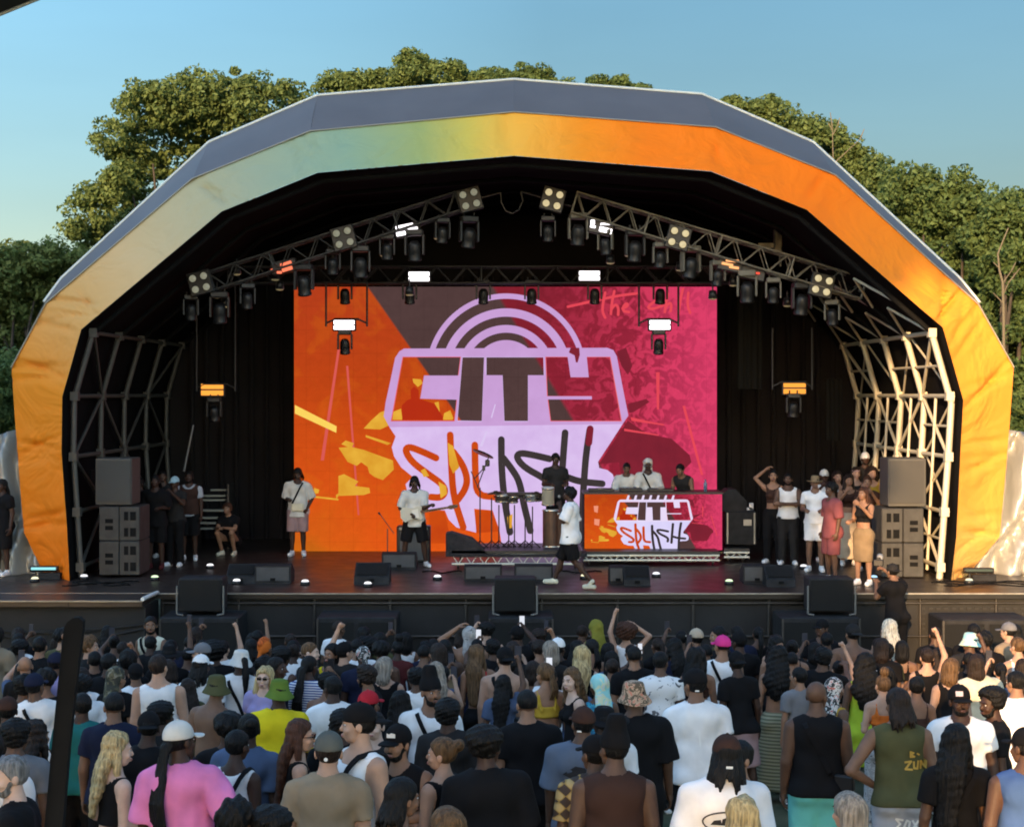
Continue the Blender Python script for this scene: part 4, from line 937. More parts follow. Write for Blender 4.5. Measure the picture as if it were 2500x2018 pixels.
for (p, q, lab) in [((1118, 488), (1218, 466), "left"), ((1402, 492), (1290, 466), "right")]:
    pass
def cable():
    root = thing("cable_loop", "slack cable loop hanging between the two sloping trusses", "cable", P(1250, 468, TY)); O = root.location
    g = MB(); g.path([P(*p, TY) - O for p in [(1120, 500), (1180, 482), (1222, 470), (1224, 495), (1235, 515), (1250, 521), (1266, 513), (1276, 490), (1272, 468), (1310, 478), (1330, 486), (1400, 505)]], .016, 6)
    g.build("cable", M_dkmetal, root)
cable()
def hoist():
    Y = 33; root = thing("chain_hoist", "dark chain hoist and clamp standing up behind the right truss", "chain hoist", P(1912, 600, Y)); O = root.location
    g = MB(); a = P(1892, 545, Y) - O; b = P(1905, 620, Y) - O; g.box((a + b) / 2, (.16, .16, .65), bev=.02); g.box(P(1912, 560, Y) - O, (.32, .06, .1)); g.box(P(1870, 600, Y) - O, (.3, .1, .1)); g.tube(P(1905, 620, Y) - O, P(1905, 650, Y) - O, .03); g.tube(P(1900, 545, Y) - O, P(1900, 480, Y) - O, .015)
    g.build("hoist", M_tr, root)
hoist()
# moving heads
def mh_proto(m, lens, name="moving_light"):
    root = bpy.data.objects.new(name, None); C.objects.link(root)
    g = MB(); g.box((0, 0, -.06), (.34, .26, .12), bev=.02); g.tube((-.1, 0, .0), (-.1, 0, .08), .02); g.tube((.1, 0, 0), (.1, 0, .08), .02); g.build("base", m, root)
    for s_ in (-1, 1): g = MB(); g.box((s_ * .175, 0, -.30), (.045, .13, .40), bev=.012); g.build("yoke_arm", m, root)
    g = MB(); R = Matrix.Rotation(.35, 3, 'X')
    g.lathe([(0, .17), (.08, .17), (.12, .10), (.13, -.02), (.125, -.16), (.135, -.17), (.135, -.21), (.10, -.21)], (0, 0, -.40), 18, R=R); h = g.build("head", M_black, root)
    g = MB(); g.lathe([(.105, -.205), (.07, -.225), (0, -.23)], (0, 0, -.40), 16, R=R); g.build("lens", lens, h)
    return root
ML = mat("lens_glass", (.12, .12, .14), .08, spec=1)
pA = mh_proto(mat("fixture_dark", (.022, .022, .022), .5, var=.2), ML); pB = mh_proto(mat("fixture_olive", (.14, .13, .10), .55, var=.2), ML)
protoused = {}
ordn = ["first", "second", "third", "fourth", "fifth", "sixth", "seventh", "eighth", "ninth", "tenth", "eleventh", "twelfth"]
def place(proto, x, y, Y, label, cat, group, s_=1.0, rz=0):
    k = proto.name
    r = proto if k not in protoused else dup(proto)
    protoused[k] = 1
    r.location = P(x, y, Y); r.scale = (s_, s_, s_); r.rotation_euler = (0, 0, rz); tag(r, label, cat, group)
    return r
for i, (x, y) in enumerate([(466, 720), (536, 712), (604, 692), (742, 645), (812, 608), (880, 600), (945, 572), (1012, 560), (1080, 532), (1145, 528)]):
    place(pA, x, y, TY, "dark moving head light, %s from the left under the left sloping truss" % ordn[i], "stage light", "moving head lights", .78 + .2 * (i % 2), rnd.uniform(-.4, .4))
for i, (x, y) in enumerate([(1338, 528), (1411, 520), (1478, 560), (1550, 560), (1612, 592), (1686, 600), (1752, 636), (1824, 660), (1888, 678), (1957, 690), (2032, 732)]):
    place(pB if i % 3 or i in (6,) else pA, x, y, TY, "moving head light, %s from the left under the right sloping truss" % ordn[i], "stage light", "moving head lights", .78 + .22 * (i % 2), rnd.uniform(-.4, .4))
for x, lab in ((842, "above the left hanging strobe before the screen"), (1298, "hanging over the arcs of the logo"), (1612, "above the right hanging strobe before the screen"), (1452, "right of the logo arcs under the straight truss"), (1000, "left of the logo arcs above the screen edge"), (1180, "above the left side of the logo arcs")):
    place(pA, x, 684, 34.2, "dark moving head light " + lab, "stage light", "moving head lights", .8)
for (x, y, lab) in ((842, 806, "below the left hanging strobe"), (1608, 806, "below the right hanging strobe"), (1937, 960, "below the right orange strobe"), (523, 970, "below the left orange strobe")):
    place(pA, x, y, 34.0, "small dark moving head light " + lab, "stage light", "moving head lights", .8)
# four-lamp blinders
def blind(x, y, lit, lab):
    root = thing("blinder_light", lab, "stage light", P(x, y, TY - .25), 0, "four-lamp blinders on the trusses"); R = Matrix.Rotation(.25 if x > 1250 else -.25, 3, 'Y')
    g = MB(); g.box((0, .08, 0), (.46, .1, .46), R=R, bev=.02); g.build("frame", M_black, root)
    m = mat("lamp_warm", (.2, .18, .13), .3, emit=(1, .82, .45), es=.62 * ES) if lit else mat("lamp_unlit_glow", (.12, .12, .10), .3, emit=(.8, .78, .55), es=.26 * ES)  # unlit lamps emit faintly too, standing in for light on their glass
    for i in (-1, 1):
        for j in (-1, 1):
            c = R @ Vector((i * .108, 0, j * .108)); g = MB(); RX = Matrix.Rotation(math.pi / 2, 3, 'X')
            g.lathe([(.0, .035), (.045, .028), (.068, .0)], c, 16, R=RX); g.build("lamp", m, root)
            g = MB(); g.lathe([(.070, -.02), (.078, .01), (.070, .012)], c, 16, R=RX); g.build("rim", M_matt, root)
for x, y, l_, lab in ((487, 690, 0, "unlit four-lamp blinder at the low end of the left truss"), (838, 580, 0, "unlit four-lamp blinder halfway up the left truss"), (1147, 486, 0, "unlit four-lamp blinder at the top end of the left truss"),
                   (1350, 486, 1, "glowing four-lamp blinder at the top end of the right truss"), (1657, 580, 1, "glowing four-lamp blinder halfway along the right truss"), (2008, 696, 1, "glowing four-lamp blinder at the low end of the right truss")): blind(x, y, l_, lab)
# strobes: two glowing tubes in a housing
def strobe(x, y, w_, h_, Y, m, lab, frame=None, tilt=0):
    root = thing("strobe_light", lab, "strobe light", P(x, y, Y), 0, "lit strobe lights"); k = Y / F; R = Matrix.Rotation(tilt, 3, 'Y')
    g = MB(); g.box((0, .08, 0), (w_ * k + .06, .12, h_ * k + .05), R=R, bev=.015); g.build("housing", M_black, root)
    for s_ in (-1, 1): g = MB(); g.box(R @ Vector((0, 0, s_ * h_ * k * .26)), (w_ * k, .03, h_ * k * .40), R=R, bev=.012); g.build("tube", m, root)
    if frame:
        x0, x1, yt = frame; O = root.location; g = MB()
        for xx in (x0, x1): g.tube(P(xx, yt, Y) - O, P(xx, y + 4, Y) - O, .022)
        g.tube(P(x0, y - 4, Y) - O, P(x0 + (x1 - x0) * .22, y - 14, Y) - O, .02); g.tube(P(x1, y - 4, Y) - O, P(x1 - (x1 - x0) * .22, y - 14, Y) - O, .02); g.tube(P(x0 + (x1 - x0) * .2, y - 14, Y) - O, P(x1 - (x1 - x0) * .2, y - 14, Y) - O, .025)
        g.build("hanging_frame", M_black, root)
SW = emis("strobe_white", (1, .93, .97), 3.5); SO = emis("strobe_orange", (1, .36, .05), 1.35); SR = emis("strobe_red", (1, .20, .10), 1.4)
strobe(840, 793, 50, 24, 33.9, SW, "white strobe hanging before the orange left part of the screen", (796, 896, 690)); strobe(1611, 793, 50, 24, 33.9, SW, "white strobe hanging before the pink right part of the screen", (1560, 1656, 690))
strobe(1023, 675, 50, 24, 33.9, SW, "white strobe on the straight truss left of centre"); strobe(1439, 673, 50, 24, 33.9, SW, "white strobe on the straight truss right of centre")
strobe(518, 951, 54, 30, 34.2, SO, "orange strobe glowing in the dark at the left of the stage", (480, 574, 690)); strobe(1940, 947, 54, 30, 34.2, SO, "orange strobe glowing in the dark at the right of the stage", (1886, 1983, 800))
def flare(x, y, Y, polys, m, lab):
    root = thing("strobe_light", lab, "strobe light", P(x, y, Y), 0, "lit strobe lights"); O = root.location
    g = MB(); g.box((0, .1, 0), (.5, .14, .26), R=Matrix.Rotation(.2 if x > 1250 else -.2, 3, 'Y'), bev=.02); g.build("housing", M_black, root)
    for (x0, y0, x1, y1, t) in polys: g = MB(); c = P((x0 + x1) / 2, (y0 + y1) / 2, Y) - O; g.box(c, ((x1 - x0) * Y / F, .03, (y1 - y0) * Y / F), R=Matrix.Rotation(t, 3, 'Y'), bev=.01); g.build("tube", m, root)
flare(993, 560, TY - .1, [(966, 550, 994, 560, -.2), (968, 566, 990, 575, -.2), (996, 556, 1020, 565, -.2), (990, 546, 1008, 550, -.2)], SW, "white strobe glaring under the left truss")
flare(1468, 555, TY - .1, [(1442, 537, 1452, 548, 0), (1441, 550, 1454, 556, .2), (1463, 556, 1494, 568, .25), (1466, 545, 1490, 549, 0)], SW, "white strobe glaring under the right truss")
flare(692, 650, TY - .1, [(684, 640, 712, 648, -.3), (688, 652, 714, 661, -.3), (661, 656, 674, 662, -.1), (676, 662, 688, 668, 0)], SR, "reddish strobe glaring under the low part of the left truss")
flare(1785, 646, TY - .1, [(1772, 633, 1804, 640, .1), (1762, 642, 1790, 648, .2), (1780, 650, 1804, 656, .15)], emis("strobe_amber", (1, .42, .16), 1.5), "amber strobe glaring under the right truss")
flare(1838, 666, TY - .1, [(1815, 663, 1855, 668, .1)], emis("strobe_deepred", (1, .10, .06), 1.2), "narrow red strobe under the right truss beside the amber one")
# small downlights
for i, (x, y) in enumerate([(530, 731), (549, 754), (672, 688), (683, 712), (812, 643), (814, 668), (938, 630), (946, 602), (1069, 588), (578, 675), (1402, 590), (1535, 630), (1660, 665), (1790, 702), (1922, 752), (1000, 725), (1490, 648), (1740, 735)]):
    Y = TY + .4; root = thing("par_can", "small round downlight, %s from the left along the %s half of the roof" % (ordn[i % 11] if i < 10 else ordn[i - 10], "left" if i < 10 else "right"), "stage light", P(x, y - 6, Y), 0, "small round downlights")
    g = MB(); g.lathe([(0, .16), (.07, .16), (.09, .0), (.075, .0)], n=14); g.tube((0, 0, .16), (0, 0, .3), .015); g.build("can", M_black, root)
    g = MB(); g.lathe([(.085, .004), (.06, -.02), (0, -.03)], n=14); g.build("lens", mat("par_lens", (.25, .22, .14), .4, emit=(1, .8, .4), es=.14 * ES), root)
def cables():
    r = random.Random(4)
    for n_, (x0, x1, lab) in enumerate([(2270, 2500, "black cables lying in loops before the right foot of the arch"), (190, 340, "black cables lying along the foot of the left speaker stack"), (1360, 1480, "black cable trailing across the deck near the singer"), (1020, 1120, "black cable trailing from the drum riser towards the left monitors")]):
        root = thing("cable", lab, "cable", (PX((x0 + x1) / 2, 29.2), 29.2, ZD)); O = root.location
        for q in range(3 if n_ < 2 else 1):
            g = MB(); pts = []; y = deckY(1422 + q * 6 - (n_ > 1) * 25)
            for i in range(26):
                t = i / 25; pts.append(Vector((PX(x0 + (x1 - x0) * t, 29.2), y + .18 * math.sin(t * 9 + q * 2) + r.uniform(-.03, .03), ZD + .014 + .02 * q)) - O)
            g.path(pts, .013, 5); g.build("cable", M_matt, root)
cables()
def sidebits():
    Y = 34.5
    for i, (x, y, w_, h_, lab) in enumerate([(2035, 1000, 40, 150, "large dark flag cloth hanging behind the right orange strobe"), (1830, 800, 60, 300, "dark hanging cloth right of the screen")]):
        root = thing("hanging_cloth", lab, "cloth", P(x, y, Y)); k = Y / F; g = MB()
        n = 12; vs = [(((j / n) - .5) * w_ * k, .05 * math.sin(j * 1.9), s_ * h_ * k / 2) for s_ in (1, -1) for j in range(n + 1)]
        g.add(vs, [(j, j + 1, n + 2 + j, n + 1 + j) for j in range(n)], 0, True); g.build("cloth", mat("dim_cloth", (.010, .009, .007), .95, spec=.1), root)
sidebits()
# ------------------------------------------------------------------ people: bodies, hair and clothes grown from distance fields
class Vol:
    def __init__(s, lo, hi, h):
        s.h = h; s.lo = np.array(lo, np.float32); n = np.ceil((np.array(hi) - s.lo) / h).astype(int) + 1; s.n = n
        s.ax = [s.lo[i] + h * np.arange(n[i], dtype=np.float32) for i in range(3)]; s.V = np.full(n, .25, np.float32)
    def sub(s, lo, hi):
        i0 = np.maximum(0, np.floor((np.array(lo) - s.lo) / s.h).astype(int)); i1 = np.minimum(s.n, np.ceil((np.array(hi) - s.lo) / s.h).astype(int) + 1)
        if (i1 <= i0).any(): return None
        sl = tuple(slice(a, b) for a, b in zip(i0, i1))
        X = s.ax[0][sl[0]][:, None, None]; Y = s.ax[1][sl[1]][None, :, None]; Z = s.ax[2][sl[2]][None, None, :]
        return sl, X, Y, Z
    def put(s, d, sl, k):
        a = s.V[sl]
        if k <= 0: s.V[sl] = np.minimum(a, d); return
        h = np.clip(.5 + .5 * (a - d) / k, 0, 1); s.V[sl] = a * (1 - h) + d * h - k * h * (1 - h)
    def cone(s, a, b, ra, rb, k=.025, fl=None, plane=None):
        a = np.array(a, np.float32); b = np.array(b, np.float32); r = max(ra, rb) + k + .02
        q = s.sub(np.minimum(a, b) - r, np.maximum(a, b) + r)
        if q is None: return
        sl, X, Y, Z = q; d = b - a; L2 = max(float(d @ d), 1e-8)
        px, py, pz = X - a[0], Y - a[1], Z - a[2]
        t = np.clip((px * d[0] + py * d[1] + pz * d[2]) / L2, 0, 1)
        qx, qy, qz = px - t * d[0], py - t * d[1], pz - t * d[2]; rr = ra + (rb - ra) * t
        if fl:       # fl = factor by which the section is flattened front to back
            D = np.sqrt(qx * qx + (qy / fl) ** 2 + qz * qz) - rr; D = D * (.5 + .5 * fl)
        else: D = np.sqrt(qx * qx + qy * qy + qz * qz) - rr
        if plane is not None:
            (nx, ny, nz), c = plane; D = np.maximum(D, nx * X + ny * Y + nz * Z - c)
        s.put(D, sl, k)
    def ell(s, c, r, k=.02, neg=False, plane=None):
        c = np.array(c, np.float32); r = np.array(r, np.float32); q = s.sub(c - r - k - .02, c + r + k + .02)
        if q is None: return
        sl, X, Y, Z = q; x, y, z = (X - c[0]), (Y - c[1]), (Z - c[2])
        k0 = np.sqrt((x / r[0]) ** 2 + (y / r[1]) ** 2 + (z / r[2]) ** 2) + 1e-6; k1 = np.sqrt((x / r[0] ** 2) ** 2 + (y / r[1] ** 2) ** 2 + (z / r[2] ** 2) ** 2) + 1e-6
        D = k0 * (k0 - 1) / k1
        if plane is not None:
            (nx, ny, nz), cc = plane; D = np.maximum(D, nx * X + ny * Y + nz * Z - cc)
        if neg: s.V[sl] = np.maximum(s.V[sl], -D)
        else: s.put(D, sl, k)
    def cut(s, fn):
        X, Y, Z = s.ax[0][:, None, None], s.ax[1][None, :, None], s.ax[2][None, None, :]; s.V = np.maximum(s.V, fn(X, Y, Z).astype(np.float32))
    def rough(s, amp, f, seed=0):
        g = np.random.default_rng(seed); X, Y, Z = s.ax[0][:, None, None], s.ax[1][None, :, None], s.ax[2][None, None, :]; d = 0
        for i in range(4):
            a = g.normal(size=3) * f * (1 + .6 * i); d = d + np.sin(a[0] * X + a[1] * Y + a[2] * Z + g.uniform(0, 6)) / (1 + .5 * i)
        s.V = s.V + (amp * .5 * d).astype(np.float32)
    def surf(s):
        V = s.V; V[0] = V[-1] = .1; V[:, 0] = V[:, -1] = .1; V[:, :, 0] = V[:, :, -1] = .1
        ins = V < 0; nx, ny, nz = V.shape; c = np.zeros((nx - 1, ny - 1, nz - 1), np.int8)
        for i in (0, 1):
            for j in (0, 1):
                for k in (0, 1): c += ins[i:nx - 1 + i, j:ny - 1 + j, k:nz - 1 + k]
        mixed = (c > 0) & (c < 8); idx = np.argwhere(mixed); N = len(idx)
        if N == 0: return np.zeros((0, 3), np.float32), np.zeros((0, 4), np.int32)
        vid = np.full(c.shape, -1, np.int32); vid[mixed] = np.arange(N)
        co = [(i, j, k) for i in (0, 1) for j in (0, 1) for k in (0, 1)]
        val = [V[idx[:, 0] + i, idx[:, 1] + j, idx[:, 2] + k] for i, j, k in co]
        acc = np.zeros((N, 3), np.float32); cnt = np.zeros(N, np.float32)
        for a in range(8):
            for b in range(a + 1, 8):
                if sum(abs(co[a][q] - co[b][q]) for q in range(3)) != 1: continue
                m = (val[a] < 0) != (val[b] < 0); t = val[a] / np.where(m, val[a] - val[b], 1)
                p = np.array(co[a], np.float32)[None] + t[:, None] * (np.array(co[b]) - np.array(co[a]))[None]
                acc += np.where(m[:, None], p, 0); cnt += m
        vs = (idx + acc / cnt[:, None]) * s.h + s.lo
        fs = []
        for ax in range(3):
            o = [q for q in range(3) if q != ax]
            A = ins; sl0 = [slice(None)] * 3; sl1 = [slice(None)] * 3; sl0[ax] = slice(0, -1); sl1[ax] = slice(1, None)
            d0, d1 = A[tuple(sl0)], A[tuple(sl1)]; e = np.argwhere(d0 != d1)
            e = e[(e[:, o[0]] > 0) & (e[:, o[1]] > 0)]; e = e[(e[:, o[0]] < V.shape[o[0]] - 1) & (e[:, o[1]] < V.shape[o[1]] - 1)]
            q = []
            for (u, v) in ((-1, -1), (0, -1), (0, 0), (-1, 0)):
                f = e.copy(); f[:, o[0]] += u; f[:, o[1]] += v; q.append(vid[f[:, 0], f[:, 1], f[:, 2]])
            q = np.stack(q, 1); flip = d0[e[:, 0], e[:, 1], e[:, 2]]
            if ax == 1: flip = ~flip
            q[~flip] = q[~flip][:, ::-1]; fs.append(q)
        fs = np.concatenate(fs); return vs.astype(np.float32), fs[(fs >= 0).all(1)]
def mesh_np(name, parts, mats):
    """parts: list of (verts, quads, material index)"""
    vs = []; fs = []; mi = []; b = 0
    for v, f, m in parts: vs.append(v); fs.append(f + b); mi.append(np.full(len(f), m, np.int32)); b += len(v)
    vs = np.concatenate(vs); fs = np.concatenate(fs).astype(np.int32); mi = np.concatenate(mi); n = len(fs)
    me = bpy.data.meshes.new(name); me.vertices.add(len(vs)); me.vertices.foreach_set("co", vs.astype(np.float32).ravel())
    me.loops.add(n * 4); me.loops.foreach_set("vertex_index", fs.ravel()); me.polygons.add(n)
    me.polygons.foreach_set("loop_start", np.arange(0, n * 4, 4, dtype=np.int32)); me.polygons.foreach_set("loop_total", np.full(n, 4, np.int32))
    for m in mats: me.materials.append(m)
    me.polygons.foreach_set("material_index", mi); me.polygons.foreach_set("use_smooth", np.ones(n, bool)); me.update(); return me
CACHE = {}
def cached(key, fn):
    if key not in CACHE: CACHE[key] = fn()
    return CACHE[key]

# ---- head, hand
def head_geo(fem):
    v = Vol((-.11, -.13, -.15), (.11, .14, .14), .0085)
    v.ell((0, -.012, .028), (.073, .092, .086), .02); v.ell((0, .028, -.02), (.060, .062, .080), .02)
    v.ell((0, .036, -.075), (.044 if fem else .050, .044, .036), .025)
    v.ell((0, .082, .018), (.050, .012, .012), .012)             # brow
    for s_ in (-1, 1): v.ell((s_ * .076, -.004, -.012), (.012, .022, .032), .006); v.ell((s_ * .036, .066, -.035), (.024, .022, .02), .015)
    for s_ in (-1, 1): v.ell((s_ * .030, .098, .001), (.019, .014, .012), neg=True)
    v.cone((0, .082, .004), (0, .100, -.028), .009, .014, .012); v.ell((0, .090, -.060), (.026, .012, .006), .006); v.ell((0, .088, -.072), (.022, .012, .007), .006)
    a = v.surf(); parts = [(*a, 0)]
    for s_ in (-1, 1):
        w_ = Vol((s_ * .031 - .02, .06, -.018), (s_ * .031 + .02, .105, .02), .0045); w_.ell((s_ * .031, .0795, .001), (.0125, .010, .0062), 0); parts.append((*w_.surf(), 1))
        w_ = Vol((s_ * .031 - .012, .07, -.012), (s_ * .031 + .012, .10, .014), .0035); w_.ell((s_ * .031, .0855, .001), (.006, .006, .007), 0); parts.append((*w_.surf(), 2))
        w_ = Vol((s_ * .031 - .03, .07, .01), (s_ * .031 + .03, .105, .035), .0045); w_.cone((s_ * .016, .092, .021), (s_ * .048, .084, .023), .005, .004, 0); parts.append((*w_.surf(), 2))
    w_ = Vol((-.04, .07, -.08), (.04, .11, -.05), .0045); w_.ell((0, .094, -.0655), (.024, .009, .009), 0); parts.append((*w_.surf(), 3))
    return parts
def hand_geo(kind):
    """palm along +X from the wrist at the origin, palm side facing -Z, thumb towards +Y"""
    v = Vol((-.03, -.07, -.09), (.22, .09, .06), .0055)
    v.ell((.045, 0, 0), (.052, .042, .017), .01); v.cone((-.01, 0, 0), (.03, 0, 0), .024, .026, .012)
    cu = {'relax': (.35, .5, .5), 'fist': (1.35, 1.5, 1.2), 'grip': (.9, .9, .7), 'point': (1.3, 1.4, 1.1)}[kind]
    for i, (y, L) in enumerate(((.031, .072), (.010, .080), (-.011, .075), (-.030, .058))):
        p = np.array([.082 - abs(y) * .25, y, 0.]); a = 0
        c3 = (0, .1, .1) if (kind == 'point' and i == 0) else cu
        for j, (fr, r) in enumerate(((.45, .0095), (.30, .0088), (.25, .0080))):
            a += c3[j] * (1 + .08 * i); q = p + np.array([math.cos(a), 0, -math.sin(a)]) * L * fr; v.cone(p, q, r, r * .93, .004); p = q
    p = np.array([.025, .030, -.004]); t = .75 if kind == 'relax' else .45
    q = p + np.array([.035 * math.cos(t), .040 * math.sin(t) + .008, -.012]); v.cone(p, q, .013, .011, .008); r_ = q + np.array([.028, .004 if kind == 'relax' else -.012, -.014]); v.cone(q, r_, .011, .009, .004)
    return v.surf()
HEAD = {0: head_geo(False), 1: head_geo(True)}
HAND = {k: hand_geo(k) for k in ('relax', 'fist', 'grip', 'point')}
def Rz(a): return np.array([[math.cos(a), -math.sin(a), 0], [math.sin(a), math.cos(a), 0], [0, 0, 1]])
def Rx(a): return np.array([[1, 0, 0], [0, math.cos(a), -math.sin(a)], [0, math.sin(a), math.cos(a)]])

ARM = {  # elbow, wrist (outward x, forward y, z), hand
 'down': ((.235, -.02, 1.13), (.25, .04, .88), 'relax'), 'bent': ((.24, -.02, 1.14), (.15, .25, 1.15), 'grip'), 'phone': ((.25, .14, 1.24), (.09, .33, 1.46), 'grip'),
 'raised': ((.25, .10, 1.64), (.17, .18, 1.88), 'fist'), 'onhead': ((.37, .0, 1.58), (.14, .02, 1.74), 'relax'), 'cross': ((.235, .07, 1.16), (-.07, .21, 1.17), 'grip'),
 'hip': ((.37, -.08, 1.15), (.20, .05, 1.02), 'fist'), 'out': ((.32, .03, 1.17), (.38, .16, .97), 'relax'), 'pockt': ((.28, -.06, 1.14), (.20, .08, .94), 'fist'),
 'neck': ((.20, .20, 1.14), (.34, .40, 1.22), 'grip'), 'pick': ((.28, .02, 1.13), (.06, .22, 1.04), 'grip'), 'mic': ((.25, .08, 1.18), (.06, .17, 1.44), 'fist'),
 'desk': ((.24, .14, 1.14), (.20, .36, 1.00), 'relax'), 'high': ((.24, .20, 1.50), (.10, .34, 1.66), 'grip'), 'point': ((.27, .20, 1.35), (.18, .42, 1.50), 'point'), 'knee': ((.22, .30, .62), (.06, .42, .70), 'relax')}
def skel(p):
    """joints of a 1.75 m figure facing +Y"""
    fem, g, arms, legs, lean = p['fem'], p['g'], p['arms'], p['legs'], p['lean']
    sw = .158 if fem else .182 + (g - 1) * .08
    J = dict(pel=np.array([0, 0, .93]), chest=np.array([0, 0, 1.30]), neck=np.array([0, -.005, 1.44]), head=np.array([0, .015, 1.63]), sw=sw)
    for n_, s_ in (('L', -1), ('R', 1)):
        J['sh' + n_] = np.array([s_ * sw, -.005, 1.392]); e, w_, h = ARM[arms[0 if n_ == 'L' else 1]]
        k = (sw - .19)
        J['el' + n_] = np.array([s_ * (e[0] + k), e[1], e[2]]); J['wr' + n_] = np.array([s_ * (w_[0] + k * (1 if w_[0] > .15 else 0)), w_[1], w_[2]]); J['hk' + n_] = h
        J['hip' + n_] = np.array([s_ * .09, 0, .89]); J['kn' + n_] = np.array([s_ * .105, .02, .49]); J['an' + n_] = np.array([s_ * .115, -.01, .085])
        J['toe' + n_] = J['an' + n_] + np.array([s_ * .03, .15, -.045])
    if legs == 'walk':
        J['knR'] = np.array([.10, .17, .50]); J['anR'] = np.array([.10, .30, .12]); J['toeR'] = np.array([.11, .46, .10]); J['knL'] = np.array([-.10, -.08, .50]); J['anL'] = np.array([-.10, -.40, .14]); J['toeL'] = np.array([-.10, -.27, .05])
    if legs == 'wide':
        for n_, s_ in (('L', -1), ('R', 1)): J['kn' + n_] = np.array([s_ * .17, .04, .49]); J['an' + n_] = np.array([s_ * .22, -.01, .085]); J['toe' + n_] = J['an' + n_] + np.array([s_ * .07, .14, -.045])
    if legs == 'crouch':
        dz = .62
        for k in ('pel', 'chest', 'neck', 'head', 'shL', 'shR', 'hipL', 'hipR'): J[k] = J[k] + np.array([0, -.12 if k[0] in 'ph' and k != 'head' else .0, -dz])
        for k in ('chest', 'neck', 'shL', 'shR'): J[k] = J[k] + np.array([0, .06, 0])
        J['head'] = J['head'] + np.array([0, .12, -.01])
        for n_, s_ in (('L', -1), ('R', 1)):
            J['kn' + n_] = np.array([s_ * .16, .30, .50]); J['an' + n_] = np.array([s_ * .14, .08, .09]); J['toe' + n_] = J['an' + n_] + np.array([s_ * .03, .16, -.05])
            J['el' + n_] = np.array([s_ * .20, .22, .58]); J['wr' + n_] = np.array([s_ * .06, .42, .62])
    if lean:
        c = math.cos(lean); s_ = math.sin(lean)
        for k in ('chest', 'neck', 'head', 'shL', 'shR', 'elL', 'elR', 'wrL', 'wrR'):
            d = J[k] - J['pel']; J[k] = J['pel'] + np.array([d[0], d[1] * c + d[2] * s_, d[2] * c - d[1] * s_])
    J['Rh'] = Rz(p['hy']) @ Rx(p['hp'] - lean * .3); J['hd'] = J['neck'] + (J['head'] - J['neck'])
    return J
def bnd(J, m=.30, z0=-.02):
    P_ = np.array([v for k, v in J.items() if isinstance(v, np.ndarray) and v.shape == (3,)]); lo = P_.min(0) - m; hi = P_.max(0) + m; lo[2] = z0; return lo, hi
def trunk(v, p, J, ex=0.0, zh=None, flare=0.0, k=.03):
    """torso of the body; with ex and zh the same shape grown outwards and carried down to a hem at height zh"""
    fem, g = p['fem'], p['g']; ch, pel, nk = J['chest'], J['pel'], J['neck']; up = (ch - pel) / np.linalg.norm(ch - pel)
    v.cone(ch + up * .03, pel + up * .14, (.135 if fem else .158) * g + ex, (.110 if fem else .138) * g + ex, k, .66)
    v.cone(pel + up * .14, pel, (.112 if fem else .138) * g + ex, (.155 if fem else .15) * g + ex, .04, .72)
    if zh is not None:
        v.cone(pel + up * .16, pel + up * (zh - .93 - .07), (.122 if fem else .145) * g + ex, (.158 if fem else .155) * g + (max(ex + .012, p.get('bex', 0) + .018) if zh < .92 else ex) + flare, .03, .76)
    for n_ in 'LR':
        s_ = -1 if n_ == 'L' else 1; sh = J['sh' + n_]
        v.cone(nk * .25 + sh * .75, nk * .7 + sh * .3, .058 + ex * .7, .055 + ex * .6, .035)
        if zh is None or zh < .97: e2 = max(ex + .012, p.get('bex', 0) + .018) if zh and zh < .92 else ex; v.ell(J['hip' + n_] + np.array([0, -.06, .0]), (.085 + e2, .075 + e2, .085 + e2), .04)
        if fem: v.ell(ch + np.array([s_ * .065, .085, -.03]), (.058 + ex, .048 + ex, .055 + ex), .035)
        else: v.ell(ch + np.array([s_ * .075, .060, .03]), (.075 + ex, .036 + ex, .055 + ex), .05); v.ell(ch + np.array([s_ * .08, -.072, .06]), (.07 + ex, .038 + ex, .08 + ex), .04)
